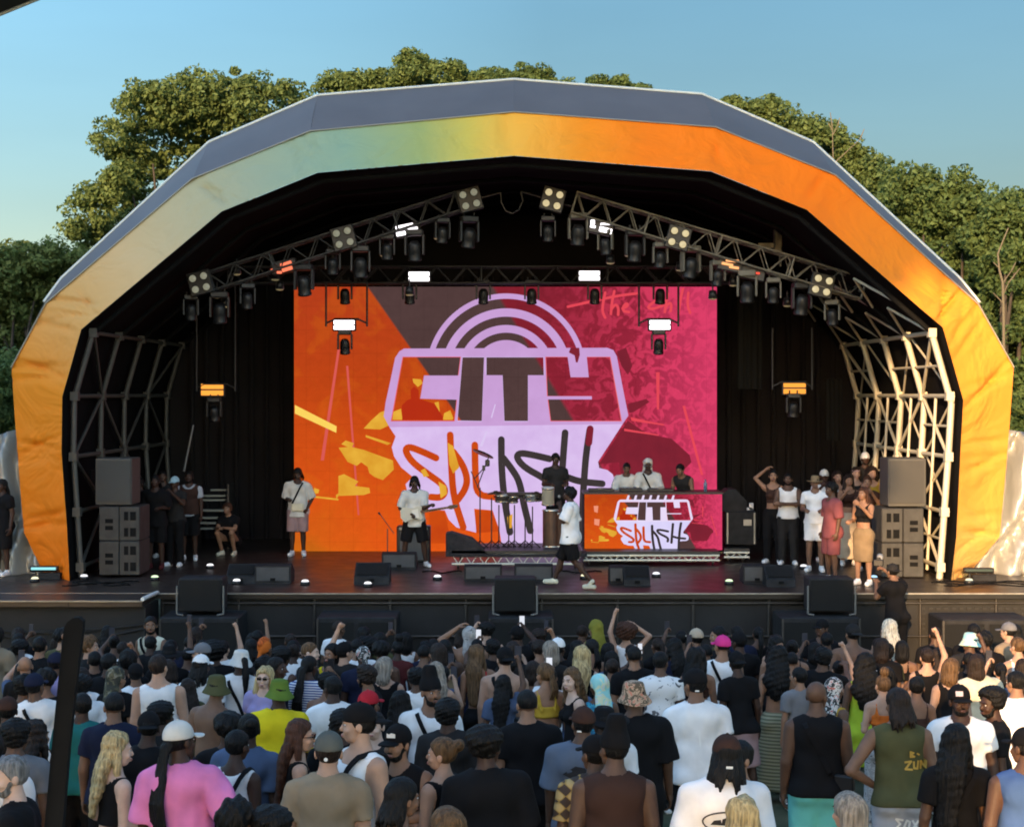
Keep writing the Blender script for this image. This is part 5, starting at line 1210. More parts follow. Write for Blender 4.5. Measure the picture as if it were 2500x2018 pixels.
def body_mesh(p, J, h):
    fem, g = p['fem'], p['g']; lo, hi = bnd(J, .22); v = Vol(lo, hi, h); nk = J['neck']; trunk(v, p, J)
    for n_ in 'LR':
        s_ = -1 if n_ == 'L' else 1; sh = J['sh' + n_]; v.cone(sh * .45 + nk * .55 + np.array([0, -.01, -.01]), nk + np.array([0, 0, .05]), .045, .045, .04)
        r = (.9 if fem else 1.0) * (1 + (g - 1) * .7)
        v.cone(sh, J['el' + n_], .056 * r, .041 * r, .03); v.cone(J['el' + n_], J['wr' + n_], .043 * r, .027 * r, .012)
        v.cone(J['hip' + n_], J['kn' + n_], .088 * (1 + (g - 1) * .6), .057, .035); kn, an = J['kn' + n_], J['an' + n_]
        v.cone(kn, an, .054, .036, .02); v.ell(kn * .68 + an * .32 + np.array([0, -.025, 0]), (.045, .045, .10), .04)
        v.cone(an + np.array([0, -.02, -.03]), J['toe' + n_], .038, .028, .02)
    v.cone(nk + np.array([0, -.01, -.04]), J['head'] + J['Rh'] @ np.array([0, -.015, -.06]), .060 if not fem else .05, .054 if not fem else .045, .03)
    parts = [(*v.surf(), 0)]
    for (a, f, m) in HEAD[1 if fem else 0]: parts.append(((a @ J['Rh'].T + J['head']).astype(np.float32), f, m))
    for n_ in 'LR':
        e, w_ = J['el' + n_], J['wr' + n_]; x = (w_ - e) / np.linalg.norm(w_ - e); s_ = -1 if n_ == 'L' else 1
        inward = np.array([-s_, 0, 0.]) if abs(x[2]) > .6 else np.array([0, 0, -1.]); z = -(inward - x * (inward @ x)); z /= np.linalg.norm(z); y = np.cross(z, x)
        a, f = HAND[J['hk' + n_]]
        want = np.array([0, 1, 0.]) if abs(x[2]) > .6 else np.array([-s_, 0, .3])
        if y @ want < 0: a = a * np.array([1, -1, 1]); f = f[:, ::-1]
        parts.append(((a @ np.stack([x, y, z]) + w_ + x * .005).astype(np.float32), f, 0))
    return parts
# ---- clothing
def neckhole(v, J, r, front=.03, dz=.045):
    c = J['neck'] + np.array([0, front, dz]); v.ell(c, (r, r * 1.05, r), neg=True)
def top_mesh(kind, p, J, h):
    fem, g = p['fem'], p['g']; lo, hi = bnd(J, .28); lo[2] = .3 if p['legs'] != 'crouch' else 0; v = Vol(lo, hi, h); pel = J['pel']
    up = (J['chest'] - pel) / np.linalg.norm(J['chest'] - pel)
    ex = {'tee': .021, 'big': .034, 'shirt': .030, 'tank': .013, 'vest': .016, 'waistcoat': .036, 'crop': .010, 'bra': .010, 'dress': .013, 'long': .026, 'jersey': .034}[kind]
    zh = {'tee': .87, 'big': .78, 'shirt': .80, 'tank': .88, 'vest': .89, 'waistcoat': .90, 'crop': 1.12, 'bra': 1.2, 'dress': .93, 'long': .84, 'jersey': .74}[kind]
    trunk(v, p, J, ex, zh, .02 if kind in ('big', 'jersey') else 0)
    nk = J['neck']; seed = p['seed']
    if kind in ('tee', 'big', 'shirt', 'long'):
        t = {'tee': .62, 'big': .95, 'shirt': .7, 'long': 1.0}[kind]; rr = {'tee': .072, 'big': .092, 'shirt': .082, 'long': .072}[kind] * (1 + (g - 1) * .7)
        for n_ in 'LR':
            sh, el = J['sh' + n_], J['el' + n_]; d = (el - sh); u = d / np.linalg.norm(d); e = sh + d * t
            v.cone(nk * .3 + sh * .7 + np.array([0, 0, .0]), nk * .75 + sh * .25, .058 + ex * .4, .055 + ex * .5, .03)
            v.cone(sh, sh + d * (t + .14), .057 + ex, rr, .025, plane=(u, float(u @ e)))
            if kind == 'long':
                w_ = J['wr' + n_]; v.cone(el, w_ * .93 + el * .07, .062, .045, .02)
            v.cone(sh * .45 + nk * .55, nk + np.array([0, 0, .02]), .052, .052, .03)
    elif kind in ('tank', 'vest', 'waistcoat', 'jersey', 'dress', 'crop'):
        for n_ in 'LR':
            sh = J['sh' + n_]; wd = .35 if kind in ('tank', 'dress', 'crop') else .75
            v.cone(nk * (1 - wd) + sh * wd, nk * .6 + sh * .4, .058 + ex * .4, .054 + ex * .4, .02)
            if kind in ('tank', 'dress', 'crop'): v.ell(sh + np.array([(1 if n_ == 'R' else -1) * .035, 0, -.05]), (.075, .13, .13), neg=True)
    else:
        for s_ in (-1, 1):
            c = J['chest']; v.cone(c + np.array([s_ * .09, .11, -.02]), nk + np.array([s_ * .10, .0, .035]), .012, .012, .0); v.cone(nk + np.array([s_ * .10, 0, .035]), c + np.array([s_ * .07, -.12, -.03]), .012, .012, 0)
    neckhole(v, J, {'tee': .075, 'big': .085, 'shirt': .07, 'long': .07, 'tank': .115, 'vest': .085, 'waistcoat': .12, 'jersey': .095, 'dress': .125, 'crop': .12, 'bra': .02}[kind], front=.03, dz=.05)
    v.rough({'big': .012, 'shirt': .010, 'tee': .008, 'long': .009}.get(kind, .004), 17, seed)
    if kind == 'bra':
        c = J['chest']
        def f(X, Y, Z): return np.where(np.sqrt((np.abs(X) - .085) ** 2) < .02, -1, Z - (c[2] + .02)) if True else 0
        v.cut(f)
    v.cut(lambda X, Y, Z: (pel[0] + up[0] * (zh - .93) - X) * up[0] + (pel[1] + up[1] * (zh - .93) - Y) * up[1] + (pel[2] + up[2] * (zh - .93) - Z) * up[2])
    return [(*v.surf(), 0)]
def bottom_mesh(kind, p, J, h):
    fem, g = p['fem'], p['g']; lo, hi = bnd(J, .26); hi[2] = J['pel'][2] + .2; v = Vol(lo, hi, h); pel = J['pel']; zw = pel[2] + (.09 if p.get('bare') else .0)
    if kind in ('shorts', 'bigshorts', 'hot', 'pants', 'jeans'):
        ex = {'shorts': .02, 'bigshorts': .035, 'hot': .012, 'pants': .022, 'jeans': .014}[kind]
        v.cone(pel + np.array([0, 0, .13]), pel, (.118 if fem else .142) * g + ex * .9, (.157 if fem else .152) * g + ex * .9, .03, .735)
        for n_ in 'LR':
            hp, kn, an = J['hip' + n_], J['kn' + n_], J['an' + n_]; d = kn - hp; u = d / np.linalg.norm(d)
            t = {'shorts': .80, 'bigshorts': 1.0, 'hot': .25, 'pants': 1, 'jeans': 1}[kind]
            v.ell(hp + np.array([0, -.06, 0]), (.088 + ex, .078 + ex, .09), .03)
            if kind in ('pants', 'jeans'): v.cone(hp, kn, (.088 + ex) * (1 + (g - 1) * .6), .062 + ex, .03); v.cone(kn, an + (an - kn) * .02, .062 + ex, .045 + ex * 1.2, .03)
            else: v.cone(hp, hp + d * (t + .15), (.090 + ex) * (1 + (g - 1) * .6), .075 + ex, .03, plane=(u, float(u @ (hp + d * t))))
    else:
        zl = {'mini': .62, 'skirt': .50, 'maxi': .14, 'dress': .55, 'pencil': .42}[kind]; fl = {'mini': .01, 'skirt': .05, 'maxi': .06, 'dress': .04, 'pencil': -.01}[kind]
        v.cone(pel + np.array([0, 0, .13]), pel + np.array([0, 0, -.02]), (.118 if fem else .142) * g + .014, .172 * g, .03, .75); v.cone(pel + np.array([0, 0, -.04]), np.array([pel[0], pel[1], zl - .1]), .168 * g, .17 + fl, .03, .80)
        for n_ in 'LR':
            v.ell(J['hip' + n_] + np.array([0, -.06, 0]), (.098, .09, .098), .03); d = J['kn' + n_] - J['hip' + n_]; v.cone(J['hip' + n_], J['hip' + n_] + d * .98, .102, .074, .05)
        v.cut(lambda X, Y, Z: zl - Z + 0 * X)
    v.rough(.0045, 20, p['seed'] + 3); v.cut(lambda X, Y, Z: Z - zw + 0 * X)
    return [(*v.surf(), 0)]
def shoe_mesh(J, n_, h=.011):
    an, toe = J['an' + n_], J['toe' + n_]; v = Vol(np.minimum(an, toe) - .12, np.maximum(an, toe) + .12, h); d = toe - an; d[2] = 0; d /= np.linalg.norm(d)
    heel = an - d * .03; heel = np.array([heel[0], heel[1], toe[2] - .0]); tp = np.array([toe[0], toe[1], toe[2]])
    v.cone(heel, tp, .045, .045, .0); v.cone(an + np.array([0, 0, -.0]), heel * .4 + tp * .6, .048, .032, .03)
    z0 = toe[2] - .038; v.cut(lambda X, Y, Z: z0 - Z + 0 * X); return [(*v.surf(), 0)]
# ---- hair and hats, in head coordinates
def hair_geo(kind, seed=1):
    z0 = -.62 if kind in ('braids', 'longstraight', 'long', 'curlylong', 'pony') else -.26
    big = .24 if kind in ('bigafro', 'curlylong', 'topbun') else .19
    v = Vol((-big, -big - .04, z0), (big, .16, .30 if kind == 'topbun' else .24), .0105 if z0 > -.3 else .0125)
    hl = ((0, .90, -1.0), -.040 + .0)      # hairline plane: keep what lies behind and above it
    def cap(ex, k=.0): v.ell((0, -.012, .028), (.076 + ex, .096 + ex, .090 + ex), k); v.cut(lambda X, Y, Z: (.80 * Y - .62 * Z - (.022)) + 0 * X); v.cut(lambda X, Y, Z: -.095 - Z + 0 * X + 0 * Y)
    if kind == 'short': cap(.007); v.rough(.004, 110, seed)
    elif kind == 'fade': cap(.0035); v.cut(lambda X, Y, Z: -.02 - Z + 0 * X + 0 * Y)
    elif kind == 'curly': cap(.024); v.rough(.013, 85, seed)
    elif kind == 'afro': v.ell((0, -.02, .05), (.118, .118, .105), 0); v.cut(lambda X, Y, Z: (.80 * Y - .55 * Z - .022) + 0 * X); v.rough(.013, 70, seed)
    elif kind == 'bigafro': v.ell((0, -.03, .05), (.165, .150, .135), 0); v.cut(lambda X, Y, Z: (.80 * Y - .45 * Z - .03) + 0 * X); v.rough(.018, 60, seed)
    elif kind == 'mohawk': v.ell((0, -.02, .08), (.05, .10, .09), .01); v.rough(.007, 70, seed)
    elif kind in ('bun', 'topbun'):
        cap(.006); c = (0, -.12, .07) if kind == 'bun' else (0, -.04, .16); v.ell(c, (.048, .045, .045) if kind == 'bun' else (.055, .055, .06), .015); v.rough(.002, 90, seed)
    elif kind == 'pony':
        cap(.006); v.ell((0, -.115, .03), (.03, .03, .03), .01); v.cone((0, -.13, .03), (0, -.17, -.14), .035, .04, .015); v.cone((0, -.17, -.14), (0, -.18, -.36), .038, .015, .01); v.rough(.003, 70, seed)
    elif kind == 'bob': cap(.016); v.cone((0, -.06, 0), (0, -.065, -.10), .095, .10, .03, .65); v.rough(.004, 55, seed)
    elif kind in ('long', 'longstraight'):
        cap(.014); v.cone((0, -.05, .02), (0, -.115, -.20), .092, .105, .03, .55); v.cone((0, -.115, -.20), (0, -.155, -.40 if kind == 'long' else -.52), .105, .07, .03, .45)
        for s_ in (-1, 1): v.cone((s_ * .075, -.01, .0), (s_ * .095, .0, -.24), .028, .03, .02)
        v.rough(.012 if kind == 'long' else .007, 48, seed)
    elif kind == 'curlylong': cap(.03); v.cone((0, -.05, 0), (0, -.10, -.24), .12, .15, .04, .62); v.cone((0, -.10, -.24), (0, -.14, -.38), .15, .09, .03, .55); v.rough(.013, 46, seed)
    elif kind == 'locs':
        cap(.012); g = np.random.default_rng(seed); n = 17
        for i in range(n):
            a = math.pi * (1.06 - 1.12 * i / (n - 1)) ; x, y = .085 * math.cos(a), -.02 - .085 * abs(math.sin(a)); e = (x * 1.15 + g.uniform(-.02, .02), y - .045 + g.uniform(-.01, .01), -.17 + g.uniform(-.05, .05))
            m_ = (x * 1.2, y - .03, -.10); v.cone((x * .8, y * .8, .05), m_, .016, .014, .004); v.cone(m_, e, .014, .009, .003)
        v.rough(.002, 90, seed)
    elif kind == 'braids':
        cap(.006); g = np.random.default_rng(seed); v.ell((0, -.11, -.03), (.045, .035, .04), .02)
        for i in range(15):
            x = (i / 14 - .5) * .085; y = -.125 + g.uniform(-.012, .012); q = [np.array([x * .6, y, -.03]), np.array([x, -.165 + g.uniform(-.01, .01), -.20]), np.array([x * 1.25, -.20 + g.uniform(-.01, .01), -.36]), np.array([x * 1.4 + g.uniform(-.01, .01), -.19, -.50 + g.uniform(-.07, .05)])]
            for u, w_ in zip(q[:-1], q[1:]): v.cone(u, w_, .0115, .010, .003)
    elif kind == 'braidtail':
        cap(.008); g = np.random.default_rng(seed)
        for i in range(9): x = g.uniform(-.02, .02); v.cone((x, -.11, .0), (x * 2, -.15, -.14), .014, .014, .004); v.cone((x * 2, -.15, -.14), (x * 3, -.12, -.24), .014, .009, .003)
    elif kind == 'beard': v.ell((0, .034, -.078), (.056, .052, .040), .02); v.cone((-.055, .02, -.03), (-.03, .05, -.09), .016, .02, .01); v.cone((.055, .02, -.03), (.03, .05, -.09), .016, .02, .01); v.ell((0, .090, -.048), (.03, .012, .006), .005); v.ell((0, .10, -.064), (.02, .02, .006), neg=True); v.rough(.002, 90, seed)
    a, f = v.surf()
    return [(a, f, 0)]
def hat_geo(kind, seed=1):
    v = Vol((-.20, -.20, -.30), (.20, .26, .22), .0095)
    if kind in ('cap', 'capback'):
        v.ell((0, -.012, .036), (.088, .106, .098), 0); v.cut(lambda X, Y, Z: .018 - Z + 0 * X + 0 * Y); w_ = Vol((-.12, .02, -.03), (.12, .24, .08), .007)
        w_.ell((0, .105, .024), (.078, .082, .030), 0); w_.cut(lambda X, Y, Z: np.abs(Z - (.030 - 9 * X * X * .35 - (Y - .1) * .15)) - .006); w_.cut(lambda X, Y, Z: .085 - Y - abs(X) * .12 + 0 * Z)
        parts = [(*v.surf(), 0), (*w_.surf(), 0)]; b_ = Vol((-.02, -.03, .12), (.02, .01, .15), .004); b_.ell((0, -.012, .135), (.010, .010, .006), 0); parts.append((*b_.surf(), 0))
        if kind == 'capback': parts = [(a * np.array([-1, -1, 1]) + np.array([0, -.02, 0]), f, m) for a, f, m in parts]
        return parts
    if kind == 'beanie': v.ell((0, -.014, .04), (.090, .108, .112), 0); v.cut(lambda X, Y, Z: .012 - Z + 0 * X + 0 * Y); v.rough(.002, 60, seed)
    elif kind == 'durag': v.ell((0, -.012, .032), (.083, .101, .096), 0); v.cut(lambda X, Y, Z: (.55 * Y - .84 * Z - (-.000)) + 0 * X); v.cone((0, -.10, -.02), (.01, -.15, -.14), .022, .028, .02); v.rough(.003, 60, seed)
    elif kind == 'scarf': v.ell((0, -.02, .035), (.094, .112, .102), 0); v.cone((0, -.06, 0), (0, -.09, -.22), .085, .11, .03, .55); v.cut(lambda X, Y, Z: (.85 * Y - .45 * Z - .03) + 0 * X); v.rough(.006, 40, seed)
    elif kind == 'tallhat': v.ell((0, -.014, .035), (.088, .105, .10), 0); v.cone((0, -.02, .08), (0, -.03, .17), .075, .06, .02); v.cut(lambda X, Y, Z: .012 - Z + 0 * X + 0 * Y)
    elif kind == 'visorband': v.ell((0, -.012, .05), (.084, .102, .06), 0); v.cut(lambda X, Y, Z: np.abs(Z - .05) - .022 + 0 * X + 0 * Y)
    elif kind in ('bucket', 'fedora', 'wide'):
        mb = MB()
        if kind == 'bucket': pr = [(0, .128), (.045, .128), (.074, .118), (.082, .10), (.096, .030), (.100, .025), (.135, -.028), (.137, -.032), (.130, -.030), (.097, .015), (.09, .02)]
        elif kind == 'fedora': pr = [(0, .125), (.04, .135), (.066, .13), (.078, .11), (.090, .035), (.092, .03), (.155, .028), (.165, .038), (.164, .032), (.15, .018), (.09, .02)]
        else: pr = [(0, .12), (.06, .12), (.08, .10), (.092, .03), (.10, .025), (.20, .02), (.20, .014), (.09, .015)]
        g = np.random.default_rng(seed); n = 26; vs = []
        for (r, z) in pr:
            for i in range(n):
                t = 2 * math.pi * i / n; wob = 1 + (.035 * math.sin(3 * t + seed) + .02 * math.sin(5 * t)) * (r > .1); vs.append((r * math.cos(t) * .93 * wob, r * math.sin(t) * 1.10 * wob - .012, z + (.008 * math.sin(2 * t + seed) if r > .1 else 0)))
        fs = [(j * n + i, j * n + (i + 1) % n, (j + 1) * n + (i + 1) % n, (j + 1) * n + i) for j in range(len(pr) - 1) for i in range(n)]
        return [(np.array(vs, np.float32), np.array(fs, np.int32)[:, ::-1], 0)]
    a, f = v.surf(); return [(a, f, 0)]
# ---- cloth, skin and hair materials
def skinm(k):
    c = {'d': (.050, .024, .015), 'e': (.10, .052, .032), 'b': (.18, .095, .058), 'm': (.26, .14, .085), 't': (.42, .25, .17), 'l': (.56, .37, .28)}[k]
    return mat("skin_" + k, c, .55, var=.18, vscale=7, bump=.12, bscale=60, spec=.3)
M_eye = mat("eye_white", (.55, .53, .5), .3); M_iris = mat("eye_dark", (.015, .01, .008), .25)
def lipm(k): return mat("lips_" + k, {'d': (.07, .025, .022), 'e': (.10, .04, .033), 'b': (.15, .06, .05)}.get(k, (.33, .13, .11)), .45)
HC = {'k': (.0045, .004, .004), 'n': (.018, .011, .008), 'r': (.055, .022, .012), 'c': (.10, .055, .025), 'y': (.42, .31, .15), 'w': (.60, .54, .42), 'g': (.16, .155, .15), 'o': (.45, .09, .015), 'p': (.5, .12, .4), 'G': (.24, .20, .16)}
def hairm(k):
    if "hair_" + k in MATS: return MATS["hair_" + k]
    m = mat("hair_" + k, HC[k], .6, bump=.0, spec=.22); n = m.node_tree.nodes; l = m.node_tree.links; b = n["Principled BSDF"]
    tc = n.new("ShaderNodeTexCoord"); mp = n.new("ShaderNodeMapping"); mp.inputs["Scale"].default_value = (60, 60, 7); nz = n.new("ShaderNodeTexNoise"); nz.inputs["Scale"].default_value = 1; nz.inputs["Detail"].default_value = 3
    l.new(tc.outputs["Object"], mp.inputs[0]); l.new(mp.outputs[0], nz.inputs["Vector"]); mr = n.new("ShaderNodeMapRange"); mr.inputs[1].default_value = .3; mr.inputs[2].default_value = .7; mr.inputs[3].default_value = .45; mr.inputs[4].default_value = 1.6
    l.new(nz.outputs[0], mr.inputs[0]); q = n.new("ShaderNodeVectorMath"); q.operation = 'SCALE'; q.inputs[0].default_value = HC[k]; l.new(mr.outputs[0], q.inputs["Scale"]); l.new(q.outputs[0], b.inputs["Base Color"])
    bp = n.new("ShaderNodeBump"); bp.inputs["Strength"].default_value = 1.0; bp.inputs["Distance"].default_value = .02; l.new(nz.outputs[0], bp.inputs["Height"]); l.new(bp.outputs[0], b.inputs["Normal"]); return m
CL = {'white': (.74, .73, .72), 'offw': (.55, .54, .50), 'black': (.0065, .0062, .007), 'char': (.019, .018, .018), 'navy': (.010, .013, .032), 'grey': (.16, .16, .17), 'lgrey': (.36, .37, .40), 'yellow': (.72, .55, .015), 'lime': (.30, .42, .03),
      'pink': (.68, .20, .42), 'hotpink': (.62, .04, .22), 'red': (.42, .02, .03), 'khaki': (.25, .19, .125), 'olive': (.075, .072, .030), 'brown': (.045, .022, .016), 'tan': (.20, .14, .08), 'teal': (.015, .13, .13), 'mint': (.14, .50, .45), 'blue': (.05, .10, .24), 'royal': (.02, .06, .30),
      'denim': (.07, .10, .17), 'cream': (.60, .56, .42), 'rose': (.20, .06, .065), 'dusty': (.30, .20, .20), 'beige': (.42, .34, .25), 'mustard': (.40, .26, .03), 'orange': (.55, .13, .02), 'ggrey': (.09, .095, .085), 'pblue': (.35, .50, .55), 'green': (.10, .16, .025), 'slate': (.10, .12, .16), 'maroon': (.09, .02, .02), 'violet': (.30, .26, .45), 'oliveY': (.19, .18, .03)}
def clothm(k):
    nm = "cloth_" + k
    if nm in MATS: return MATS[nm]
    if k in CL:
        m = mat(nm, CL[k], .88, var=.16, vscale=5, bump=.75, bscale=4.5, spec=.15)
        for q in m.node_tree.nodes:
            if q.type == 'TEX_NOISE' and abs(q.inputs['Scale'].default_value - 4.5) < .01: q.noise_type = 'RIDGED_MULTIFRACTAL'; q.inputs['Detail'].default_value = 3; q.inputs['Distortion'].default_value = .6
        return m
    m = mat(nm, (.5, .5, .5), .85); n = m.node_tree.nodes; l = m.node_tree.links; b = n["Principled BSDF"]; tc = n.new("ShaderNodeTexCoord")
    def two(fac, c0, c1, c2=None):
        mx = n.new("ShaderNodeValToRGB"); mx.color_ramp.interpolation = 'CONSTANT'; e = mx.color_ramp.elements; e[0].color = (*c0, 1); e[1].position = .5; e[1].color = (*c1, 1)
        if c2: q = e.new(.62); q.color = (*c2, 1)
        l.new(fac, mx.inputs[0]); l.new(mx.outputs[0], b.inputs["Base Color"])
    if k in ('plaid', 'plaidw'):
        ws = []
        for ax in 'XZ':
            w_ = n.new("ShaderNodeTexWave"); w_.wave_type = 'BANDS'; w_.bands_direction = ax; w_.inputs["Scale"].default_value = 4.2; l.new(tc.outputs["Object"], w_.inputs["Vector"]); ws.append(w_.outputs[0])
        a = n.new("ShaderNodeMath"); a.operation = 'ADD'; l.new(ws[0], a.inputs[0]); l.new(ws[1], a.inputs[1]); h = n.new("ShaderNodeMath"); h.operation = 'MULTIPLY'; h.inputs[1].default_value = .5; l.new(a.outputs[0], h.inputs[0])
        two(h.outputs[0], (.05, .03, .02) if k == 'plaid' else (.25, .25, .25), (.32, .20, .05) if k == 'plaid' else (.55, .55, .52), (.42, .30, .12) if k == 'plaid' else (.6, .6, .6))
    elif k in ('stripe', 'stripeb'):
        w_ = n.new("ShaderNodeTexWave"); w_.wave_type = 'BANDS'; w_.bands_direction = 'Z'; w_.inputs["Scale"].default_value = 8 if k == 'stripe' else 12; w_.inputs["Distortion"].default_value = .6; l.new(tc.outputs["Object"], w_.inputs["Vector"])
        two(w_.outputs[0], (.12, .13, .075) if k == 'stripe' else (.02, .05, .22), (.30, .30, .20) if k == 'stripe' else (.6, .62, .66))
    else:
        nz = n.new("ShaderNodeTexNoise"); nz.inputs["Scale"].default_value = {'floral': 26, 'camo': 14, 'graphic': 13, 'iri': 9, 'patt': 22, 'lace': 16, 'bluep': 24}[k]; nz.inputs["Detail"].default_value = 2; nz.inputs["Distortion"].default_value = 1.2; l.new(tc.outputs["Object"], nz.inputs["Vector"])
        c = {'floral': ((.10, .07, .04), (.42, .28, .18), (.50, .16, .10)), 'camo': ((.03, .03, .02), (.10, .09, .05), (.2, .19, .15)), 'graphic': ((.70, .69, .68), (.70, .69, .68), (.10, .10, .11)), 'iri': ((.30, .62, .60), (.62, .66, .45), (.55, .60, .66)), 'patt': ((.03, .03, .03), (.5, .5, .48), (.4, .1, .08)), 'lace': ((.30, .29, .28), (.40, .39, .37), (.12, .11, .11)), 'bluep': ((.02, .16, .30), (.03, .3, .42), (.01, .08, .15))}[k]
        two(nz.outputs[0], *c)
    return m
def strap_mesh(o, J, g, side, wd=.019):
    """cross-body strap laid over one shoulder and under the other arm, resting on the clothes"""
    from mathutils.bvhtree import BVHTree
    src = [c_ for c_ in o.children if c_.name.split('.')[0] in ('tshirt', 'shirt', 'vest', 'tank_top', 'dress_top', 'bikini_top')]
    bvs = [BVHTree.FromPolygons([v.co for v in q.data.vertices], [tuple(p_.vertices) for p_ in q.data.polygons]) for q in src + [o]]
    n = 44; C0 = Vector((-.02 * side, J['chest'][1] * .5, 1.20)); e1 = Vector((side * .125, 0, .25)).normalized(); e2 = Vector((0, 1, 0)); nn = e1.cross(e2); rng = []
    for i in range(n):
        t = 2 * math.pi * i / n; d = e1 * math.cos(t) + e2 * math.sin(t); L = 0
        for bt in bvs:
            h_ = bt.ray_cast(C0, d, .6)
            st = C0
            for _ in range(4):
                if h_[0] is None: break
                L = max(L, (h_[0] - C0).length) if (h_[0] - C0).length < (.30 if math.cos(t) > .3 else .205 * g) else L
                st = h_[0] + d * .004; h_ = bt.ray_cast(st, d, .6)
        rng.append((L if L > .08 else .16 * g, d))
    Ls = [max(rng[(i + k) % n][0] for k in (-1, 0, 1)) for i in range(n)]; mb = MB()
    P_ = [C0 + rng[i][1] * (Ls[i] + .006) for i in range(n)]
    for i in range(n):
        a, b = P_[i], P_[(i + 1) % n]; da, db = rng[i][1] * .006, rng[(i + 1) % n][1] * .006; u = nn * wd
        mb.add([a - u + da, a + u + da, b + u + db, b - u + db, a - u - da, a + u - da, b + u - db, b - u - db], [(0, 1, 2, 3), (7, 6, 5, 4), (0, 3, 7, 4), (1, 5, 6, 2)])
    return mb
HATM = {}
def person(x, y, z, rz, H, lab, skin='e', hair='short', hc='k', top=None, tc='black', bot='shorts', bc='black', hat=None, hatc='black', fem=0, g=1.0, arms='down', legs='stand', lean=0.0, hy=0.0, hp=0.0, strap=None, shoes='white', beard=0, group=None, h=.0165, seed=1, glasses=0, tilt=(0, 0), extra=None):
    if isinstance(arms, str): arms = (arms, arms)
    g = round(g, 2); p = dict(bare=top in (None, 'bra', 'crop', 'dress'), bex={'shorts': .02, 'bigshorts': .035, 'pants': .022, 'jeans': .014, 'maxi': .016, 'skirt': .016}.get(bot, .012), fem=fem, g=g, arms=arms, legs=legs, lean=lean, hy=hy, hp=hp, seed=seed % 3)
    J = skel(p); key = (fem, g, arms, legs, lean, hy, hp, h); k2 = (fem, g, arms, legs, lean, h, seed % 3)
    me = cached(('body',) + key, lambda: mesh_np("person", body_mesh(p, J, h), [skinm('e'), M_eye, M_iris, lipm('e')]))
    o = bpy.data.objects.new("person", me); C.objects.link(o); o.location = (x, y, z); o.rotation_euler = (tilt[0], tilt[1], rz); s_ = H / 1.75; o.scale = (s_, s_, s_)
    for i, m in ((0, skinm(skin)), (3, lipm(skin))): o.material_slots[i].link = 'OBJECT'; o.material_slots[i].material = m
    tag(o, lab, "person", group)
    def child(name, me_, m, mtx=None):
        c = bpy.data.objects.new(name, me_); C.objects.link(c); c.parent = o
        if mtx is not None: c.matrix_local = mtx
        if len(c.material_slots): c.material_slots[0].link = 'OBJECT'; c.material_slots[0].material = m
        return c
    R = J['Rh']; M = Matrix([[*map(float, R[i]), float(J['head'][i])] for i in range(3)] + [[0, 0, 0, 1]])
    dm = clothm('black')
    if hair: child("hair", cached(('hair', hair, seed % 2), lambda: mesh_np("hair", hair_geo(hair, seed % 2), [hairm('k')])), hairm(hc), M)
    if beard: child("beard", cached(('hair', 'beard', 0), lambda: mesh_np("beard", hair_geo('beard'), [hairm('k')])), hairm('g' if beard == 2 else 'k'), M)
    if hat: child({'scarf': 'headscarf', 'durag': 'durag', 'beanie': 'beanie', 'visorband': 'headband'}.get(hat, 'cap' if 'cap' in hat else 'hat'), cached(('hat', hat, seed % 3), lambda: mesh_np("hat", hat_geo(hat, seed % 3), [dm])), clothm(hatc), M)
    tb = None
    if top:
        nm = {'tee': 'tshirt', 'big': 'tshirt', 'shirt': 'shirt', 'tank': 'tank_top', 'vest': 'vest', 'crop': 'crop_top', 'bra': 'bikini_top', 'dress': 'dress_top', 'long': 'long_sleeve_top', 'jersey': 'jersey'}[top]
        tb = child(nm, cached(('top', top, p['bex']) + k2, lambda: mesh_np(nm, top_mesh(top, p, J, h), [dm])), clothm(tc))
    if extra: child('waistcoat', cached(('top', 'waistcoat', p['bex']) + k2, lambda: mesh_np('waistcoat', top_mesh('waistcoat', p, J, h), [dm])), clothm(extra))
    if bot:
        nm = {'shorts': 'shorts', 'bigshorts': 'shorts', 'hot': 'shorts', 'pants': 'trousers', 'jeans': 'jeans'}.get(bot, 'skirt')
        child(nm, cached(('bot', bot, p['bare'], fem, g, legs, h, seed % 3), lambda: mesh_np(nm, bottom_mesh(bot, p, J, h * 1.05), [dm])), clothm(bc))
    if shoes:
        for n_ in 'LR': child("shoe", cached(('shoe', n_, legs, fem, g), lambda: mesh_np("shoe", shoe_mesh(J, n_), [dm])), clothm(shoes))
    if strap: strap_mesh(o, J, g, strap, .026 if g > 1.15 else .017).build("strap", clothm('black'), o); gb = MB(); gb.box((-strap * .17 * g, -.125, 1.00), (.16, .06, .12), bev=.02, R=Matrix.Rotation(strap * .5, 3, 'Z')); gb.build("bag", mat("bag_black", (.012, .011, .011), .5), o)
    if glasses:
        mb = MB()
        for q in (-1, 1): mb.box((q * .032, .101, .002), (.046, .008, .028), bev=.003); mb.tube((q * .055, .098, .006), (q * .082, .0, .0), .003, 5)
        mb.tube((-.012, .102, .006), (.012, .102, .006), .003, 5); c = mb.build("sunglasses", mat("glasses_black", (.01, .01, .01), .15), o); c.matrix_local = M
    return o, J
def hand_world(o, J, side, fwd=.07):
    e, w_ = J['el' + side], J['wr' + side]; d = (w_ - e) / np.linalg.norm(w_ - e); v = w_ + d * fwd; M = Matrix.LocRotScale(o.location, o.rotation_euler, o.scale); return M @ Vector([float(q) for q in v])
